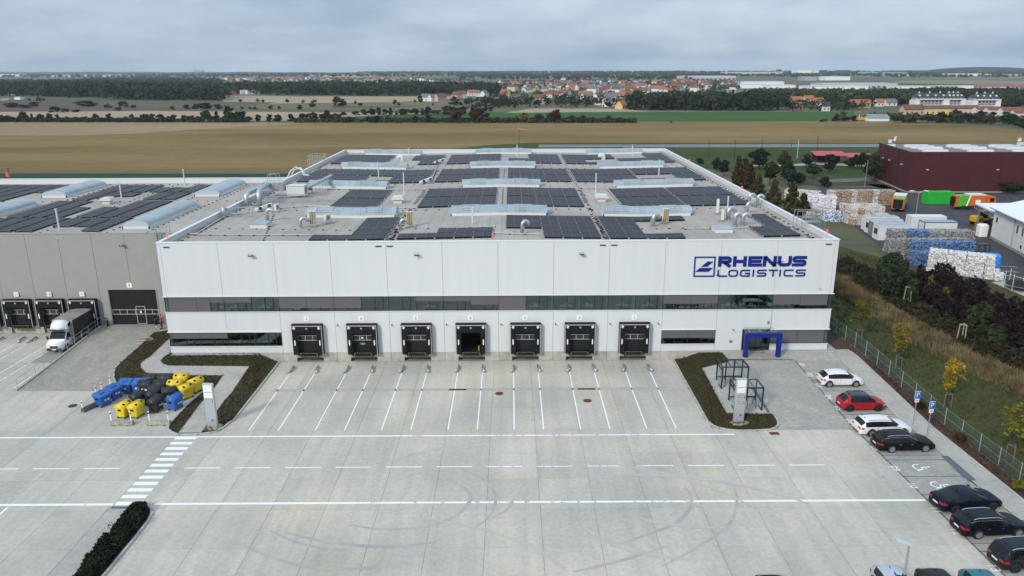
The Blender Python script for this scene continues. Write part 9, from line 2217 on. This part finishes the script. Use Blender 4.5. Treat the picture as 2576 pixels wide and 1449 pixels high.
def house(px, py, wi, ri, l=11, w=9, h=4.0, rh=3.6, rz=None, label=None, group=None, parts=True, loc=None):
 p = G(px, py, 0.0) if loc is None else Vector(loc); key = (wi, ri, l, w, h, rh)
 if key not in HN: HN[key] = house_meshes(HW[wi], HR[ri], l, w, h, rh)
 a, b = HN[key]; rz = far_r.uniform(-0.8,0.8) if rz is None else rz
 o = thing('house', label, 'house', (p.x,p.y,0), rz, group); link('wall', a, o); link('roof', b, o)
 if parts:
  n = max(2, int(l/3))
  for i in range(n):
   for z in ([0.8] if h < 4.5 else [0.8, 3.2]): link('window', WPANE, o, (-l/2+l*(i+0.5)/n, -w/2-0.03, z))
 return o
wn_ = ['white', 'cream', 'grey', 'yellow', 'pinkish']; rn_ = ['red', 'orange', 'brown', 'grey', 'dark']
def town(pts, n, grp, where, near=False):
 poly = [tuple(G(x, y, 0.0).xy) for x, y in pts]; P = scatter(poly, n)
 for x, y in P:
  wi = far_r.choices(range(5), (8,2,1.2,0.4,0.4))[0]; ri = far_r.choices(range(5), (2.6,1,2.6,3,1))[0]
  house(0, 0, wi, ri, far_r.choice((9,12)), 8, far_r.choice((4.2,6.2)), far_r.choice((2.4,3.2)), None, f"small {wn_[wi]} house with {rn_[ri]} roof {where}", grp, near, (x, y, 0))
town([(465,205),(640,205),(860,207),(1000,209),(1090,208),(1090,202),(860,198),(640,198),(465,199.5)], 110, 'houses of the far village on the left', 'among the trees of the far village on the left')
town([(1215,218),(1400,222),(1600,224),(1850,228),(1850,213),(1700,208),(1400,209),(1215,211)], 120, 'houses of the far town in the middle', 'in the far town right of the middle')
town([(1280,232),(1450,238),(1700,240),(1770,232),(1600,224),(1400,224),(1280,226)], 60, 'houses of the nearer town', 'in the nearer part of the town')
for x, y, wi, ri, l, h, lab in ((640,360,0,3,12,4,'white house with grey roof beside a dark spruce at the edge of the pale field'),(695,362,0,3,12,4,'second white house at the edge of the pale field'),(745,362,4,2,14,4.5,'large brown-roofed farmhouse behind the pale field'),(870,340,4,2,11,4,'pinkish house with a steep brown roof left of the village'),(912,335,0,0,11,4.5,'white gabled house with red roof left of the village'),
 (985,322,0,1,13,4,'white house with orange roof in the trees'),(1042,325,0,3,12,4,'white house with grey roof in the trees'),(1082,326,0,3,9,4,'small white house next to the grey-roofed one'),(1117,312,4,0,16,6,'wide red-roofed house above the trees'),(1237,320,1,1,15,4,'house with a bright orange roof above the dark trees'),(1492,378,1,2,14,5,'cream house standing before the wood'),
 (1562,335,0,0,13,4,'white house with red roof between two tree groups'),(1600,330,1,0,13,4,'cream house with red roof right of the white one'),(1690,332,0,0,15,5,'white gabled house with a red roof beside the dense trees'),(1842,335,4,1,20,4,'long low house with an orange roof'),(1852,362,0,3,14,5,'white house below the long orange roof'),(1940,362,0,2,14,5,'white house with brown roof near the wood'),(2035,372,0,3,16,6,'large white gabled house at the village edge'),
 (2015,402,0,3,11,5,'narrow white house in front of the large gabled one'),(1962,390,0,3,12,3.5,'low white house left of the narrow one'),(2112,422,3,1,8,3.5,'small yellow house at the edge of the green crop'),(2122,338,4,1,11,4,'orange-roofed house left of the wood'),(2180,335,4,0,12,4,'steep red-roofed house above the wood')):
 house(*zb2(x, y), wi, ri, l*0.72, 7, h*0.95, 3.0, None, lab)
for x, y, wi, ri, l, h, lab in ((850,388,4,1,15,5,'house with a pale red roof behind the crop on the right'),(945,378,1,1,13,5,'house with a tall orange hip roof on the right'),(860,430,4,1,9,3.5,'small orange house at the edge of the green crop'),(1020,390,1,1,12,4,'cream gabled house right of the orange hip roof'),(1066,434,0,4,9,4.5,'white house with dark flat-looking roof by the crop'),(1330,412,4,1,24,4.5,'long house with an orange roof carrying solar panels'),(1476,400,0,1,9,4,'house with a bright orange gable'),(1725,462,4,2,22,4.5,'pinkish double house at the field edge'),(1560,396,0,3,14,3.5,'low white house with a grey roof right of the orange gable')):
 house(*zc(x, y), wi, ri, l*0.62, 6.5, h*0.8, 2.6, 0.1, lab)
for x, y, wi, ri, l, lab in ((1910,462,3,2,34,'long yellow terrace of row houses'),(2110,462,1,2,34,'cream terrace of row houses'),(2260,470,0,0,20,'white house with red lean-to roof left of the last terrace'),(2340,474,0,0,18,'white house with red roof between the terraces'),(2470,480,0,0,24,'white house with a long red roof at the right edge'),(2550,500,0,0,20,'white house with red roof lowest at the right edge')):
 house(*zc(x, y), wi, ri, l*0.52, 7, 4.2, 1.6, -0.05, lab)
# red dome-like hall, white school, barn, yellow machine
def far_block(px, py, wz, d, hz_, m, label, cat='building', name='far_building', rz=0.0, bands=0, roofm=None, group=None, storeys=None):
 """far flat-roofed block standing with its front middle at the ground point of a pixel"""
 p = G(px, py, 0.0); s_ = (p-CAM_POS).dot(fw)/CAM_F/3.0; l, h = wz*s_, hz_*s_     # wz and hz_: size in the threefold enlargement
 o = thing(name, label, cat, (p.x,p.y,0), rz, group); MB().box(-l/2,l/2,0,d,0,h).build('wall', m, o); MB().box(-l/2-0.3,l/2+0.3,-0.3,d+0.3,h,h*1.05).build('roof', roofm or m, o)
 if storeys:
  for s_ in range(storeys):
   z = h*(s_+0.35)/storeys; n = max(3, int(l/6))
   for i in range(n): x = -l/2+l*(i+0.5)/n; MB().box(x-l/n*0.32,x+l/n*0.32,-0.15,-0.01,z,z+h/storeys*0.42).build('window', WINM, o)
 elif bands:
  for i in range(bands): x = -l/2+l*(i+0.5)/bands; MB().box(x-l/bands*0.3,x+l/bands*0.3,-0.2,-0.01,0.5,h*0.42).build('dock_door', WINM, o)
 return o
FW = mat('far_white_cladding', (0.78,0.79,0.80), 0.6); FG = mat('far_grey_cladding', (0.35,0.38,0.41), 0.6); FROOF = mat('far_pale_roof', (0.50,0.52,0.54), 0.7); FDARK = mat('far_dark_blue', (0.05,0.07,0.10), 0.5); FTEAL = mat('far_teal_roof', (0.20,0.50,0.48), 0.6)
far_block(*za(1883,308),140,12,28,FW,'white stepped three-storey block before the wood','building',storeys=3); far_block(*za(1745,303),70,12,16,mat('far_red_shed', (0.22,0.04,0.045), 0.7),'dark red barn left of the white three-storey block','barn','far_barn'); far_block(*za(130,350),45,8,18,FW,'small white shed far left in the fields','shed','far_shed'); far_block(*za(35,356),60,9,13,FG,'low grey farm building at the left edge','building'); far_block(*za(85,316),52,8,9,FW,'pale flat building before the dark wood far left')
p = G(*zc(1480,512), 0.0); o = thing('far_barn', 'long barn with a pale grey sheet roof at the right end of the green crop', 'barn', (p.x,p.y,0), 0.0); MB().box(-6,6,0,6,0,1.7).build('wall', FW, o)
k = MB(); k.add([(-6.2,-0.3,1.6),(6.2,-0.3,1.6),(6.2,4,3.9),(-6.2,4,3.9),(-6.2,8,1.6),(6.2,8,1.6)], [(0,1,2,3),(3,2,5,4)]); k.build('roof', mat('far_sheet_roof', (0.20,0.24,0.235), 0.6), o)
p = G(*zc(1355,508), 0.0); o = thing('harvester', 'yellow farm machine with a tall pipe beside the grey-roofed barn', 'harvester', (p.x,p.y,0)); MB().bbox(-3,2,-1,1,0.5,1.9,0.2).build('body', LOADY, o); MB().cyl((-2,0,1.5),(-2,0,3.6),0.2,n=8).build('pipe', HOODW, o); MB().bbox(1.5,3.4,-1,1,0.6,2.6,0.2).build('cab', FG, o)
# apartment blocks with dark mansard roofs
APW = mat('apartment_white', (0.72,0.71,0.70), 0.7); APG = mat('apartment_grey_brick', (0.34,0.32,0.33), 0.8)
def apartment(px, py, l, label, st=4):
 p = G(px, py, 0.0); o = thing('apartment_block', label, 'apartment block', (p.x,p.y,0), -0.06, 'white apartment blocks with dark roofs'); sh = 2.1
 MB().box(-l/2,l/2,0,9,0,sh*st).build('wall', APG, o)
 k = MB(); k.box(-l/2-1.2,-l/2+2,-0.8,9,0,sh*(st-1)); k.build('stair_wing', APW, o); k = MB(); k.box(l/2-2,l/2+1.2,-0.8,9,0,sh*(st-1)); k.build('stair_wing', APW, o); MB().box(-l/2,l/2,-0.3,9.4,0,sh*1.4).build('base_storey', APW, o)
 for s_ in range(1,st): MB().box(-l/2-1,l/2+1,-1.2,-0.42,sh*s_+0.2,sh*s_+0.9).build('balcony', APW, o) if s_ % 2 else None
 for s_ in range(st):
  n = int(l/2.4)
  for i in range(n): x = -l/2+l*(i+0.5)/n; MB().box(x-0.55,x+0.55,-0.45,-0.31 if s_ < 2 else -0.01,sh*s_+0.7,sh*s_+1.7).build('window', WINM, o)
 a = sh*st; k = MB(); k.add([(-l/2-.6,-.6,a),(l/2+.6,-.6,a),(l/2+.6,9.6,a),(-l/2-.6,9.6,a),(-l/2+3,3,a+2.8),(l/2-3,3,a+2.8),(l/2-3,6,a+2.8),(-l/2+3,6,a+2.8)], [(4,5,6,7),(0,1,5,4),(1,2,6,5),(2,3,7,6),(3,0,4,7)]); k.build('roof', HR[4], o)
 for i in range(4): x = -l/2+2+i*(l-4)/3; MB().box(x-0.6,x+0.6,0.3,3,a+0.4,a+1.7).build('dormer', APW, o)
 for i in range(3): x = -l/2+3+i*(l-6)/2; MB().box(x-0.35,x+0.35,4,4.8,a+2.4,a+3.8).build('chimney', APW, o)
apartment(*zc(1868,418),21,'largest apartment block with a dark roof, left of the three',4); apartment(*zc(2048,418),12.5,'middle apartment block with a dark roof',4); apartment(*zc(2285,424),17,'right apartment block with a dark roof, standing apart',4)
# logistics halls
for x, y, l, d, h, m, b, lab in ((510,264,245,40,28,FW,0,'wide white warehouse in front, far left of the big halls'),(612,240,305,50,25,FW,0,'long white warehouse behind the wide one'),(755,273,190,35,32,FW,0,'white warehouse with a darker side right of the wide one'),(1180,285,440,40,36,FW,0,'longest bright white warehouse behind the green wood'),(1340,262,560,50,32,FROOF,14,'long pale warehouse with many dock doors behind the longest white one'),
 (1740,279,260,25,30,FW,8,'white warehouse with small windows right of the longest one'),(2000,258,190,25,13,FROOF,0,'low pale hall right of the long warehouses'),(2155,270,80,15,26,FW,0,'small white hall on the wooded rise'),(2430,282,220,30,22,FROOF,0,'low pale hall at the red field'),(200,200,400,70,27,FROOF,12,'very long pale hall left of the airport')):
 far_block(*zc(x, y), l, d, h, m, lab, 'warehouse', 'far_warehouse', 0.0, b, FROOF)
for x, y, l, d, h, m, lab in ((540,162,430,80,20,FROOF,'long pale airport terminal under the control tower'),(930,158,115,80,30,FW,'tall white hangar right of the control tower'),(790,160,42,50,24,FDARK,'dark blue airport building left of the white hangar'),(1013,160,26,40,30,FW,'white airport block right of the hangar'),(1068,160,50,40,32,FDARK,'dark tower-like airport block'),(1226,160,75,50,32,FDARK,'dark glass airport office'),(968,206,95,40,26,FG,'grey hall below the airport'),(1170,204,185,40,28,FW,'white hall with red logo band below the airport'),
 (1415,162,100,50,20,FTEAL,'hangar with a turquoise roof on the skyline'),(1600,162,190,50,16,FG,'grey hangar on the skyline right of the turquoise one'),(1690,170,55,30,9,FW,'small white hangar on the airfield'),(2135,172,230,50,18,FW,'long white hangar far right on the airfield'),(2295,172,70,40,13,FW,'short white hangar far right on the airfield'),(2520,174,90,40,16,FG,'grey arched hangar at the right edge of the airfield'),
 (560,172,1,1,1,FW,None)):
 if lab: far_block(*zc(x, y), l, d, h, m, lab, 'airport building', 'airport_building', 0.0, 0, FROOF)
p = G(*zc(722,162), 0.0); o = thing('control_tower', 'airport control tower with a wide cab on the skyline', 'control tower', (p.x,p.y,0)); MB().cyl((0,0,0),(0,0,15),5.5,4,n=10).build('shaft', FG, o); MB().cyl((0,0,15),(0,0,17),4,10,n=12).build('cab_base', FDARK, o); MB().cyl((0,0,17),(0,0,21),10,9,n=12).build('cab', FDARK, o); MB().cyl((0,0,21),(0,0,27),0.8,0.4,n=6).build('aerial', FG, o)
for x, y, w_, c, lab in ((1818,240,5,3,'yellow church tower with a pointed red roof in the town'),(1674,222,9,2,'pale church with a square tower above the town')):
 p = G(*zb2(x, y), 0.0); o = thing('church', lab, 'church', (p.x,p.y,0)); MB().box(-w_/2,w_/2,-w_/2,w_/2,0,9).build('tower', HW[c] if c == 3 else HW[0], o); MB().cyl((0,0,9),(0,0,15),w_*0.75,0.2,n=4).build('spire', HR[0] if c == 3 else HR[3], o); MB().box(w_/2,w_/2+12,-4,4,0,5.5).build('nave', HW[c] if c == 3 else HW[0], o)
for x, y, l, h, m, lab in ((1300,270,66,20,HW[4],'pinkish flat block at the near edge of the town'),(1400,272,80,20,HW[1],'cream flat block at the near edge of the town'),(1550,270,66,18,HW[0],'white flat block at the near edge of the town'),(1625,285,60,22,HW[0],'white three-storey block in the town'),(1720,286,90,26,HW[1],'cream apartment row in the town'),(1830,286,80,24,HW[1],'cream apartment block beside the church')):
 far_block(*zb2(x, y), l, 12, h, m, lab, 'apartment block', 'far_building', 0.0, 0, HR[2], None, 3)
for x, y, l, d, h, m, lab in ((640,178,500,120,14,FROOF,'very long pale greenhouse roofs far left'),(70,174,150,60,14,FW,'pale hall at the far left under the skyline'),(560,134,130,60,10,FG,'grey tower blocks far left on the skyline')):
 far_block(x/3.0, 134.2+y/3.0, l, d, h, m, lab, 'building', 'far_building', 0.0, 0, FROOF)
p = G(492,184.5,0.0); o = thing('power_station', 'far power station with two thin chimneys on the skyline', 'power station', (p.x,p.y,0)); MB().box(-20,60,0,40,0,26).build('hall', FG, o)
for dx in (-10,10): MB().cyl((dx,0,0),(dx,0,50),2.6,2.0,n=8).build('chimney', FG, o)
for px_, py_, r_, h in ((2470,184.5,330,26),(2280,184.6,240,13),(1300,186.0,90,12)):
 p = G(px_,py_,0.0); k = MB(); n = 24
 rings = [(1.0,-1),(0.8,0.32),(0.55,0.72),(0.3,0.93),(0.0,1.0)]
 for f_, z in rings[:-1]:
  for i in range(n): a = 2*math.pi*i/n; k.v.append((p.x+r_*f_*math.cos(a), p.y+0.35*r_*f_*math.sin(a), max(-1,z*h)))
 k.v.append((p.x,p.y,h))
 for j in range(3):
  for i in range(n): k.f.append((j*n+i,j*n+(i+1)%n,(j+1)*n+(i+1)%n,(j+1)*n+i)); k.m.append(0)
 for i in range(n): k.f.append((3*n+i,3*n+(i+1)%n,4*n)); k.m.append(0)
 structure(k.build('hill', F_MIX, None, True))
# ---- the air between: even pale haze in one closed box
hz_m = bpy.data.materials.new('haze_air'); hz_m.use_nodes = True; t = hz_m.node_tree; t.nodes.clear()
ho = t.nodes.new('ShaderNodeOutputMaterial'); pv_ = t.nodes.new('ShaderNodeVolumePrincipled'); pv_.inputs['Color'].default_value = (0.80,0.91,1.0,1); pv_.inputs['Density'].default_value = 0.000075; pv_.inputs['Anisotropy'].default_value = 0.2
t.links.new(pv_.outputs[0], ho.inputs['Volume'])
hb = MB().box(-9300,4900,-1000,7900,-3,84).build('haze', hz_m); hb['kind'] = 'stuff'
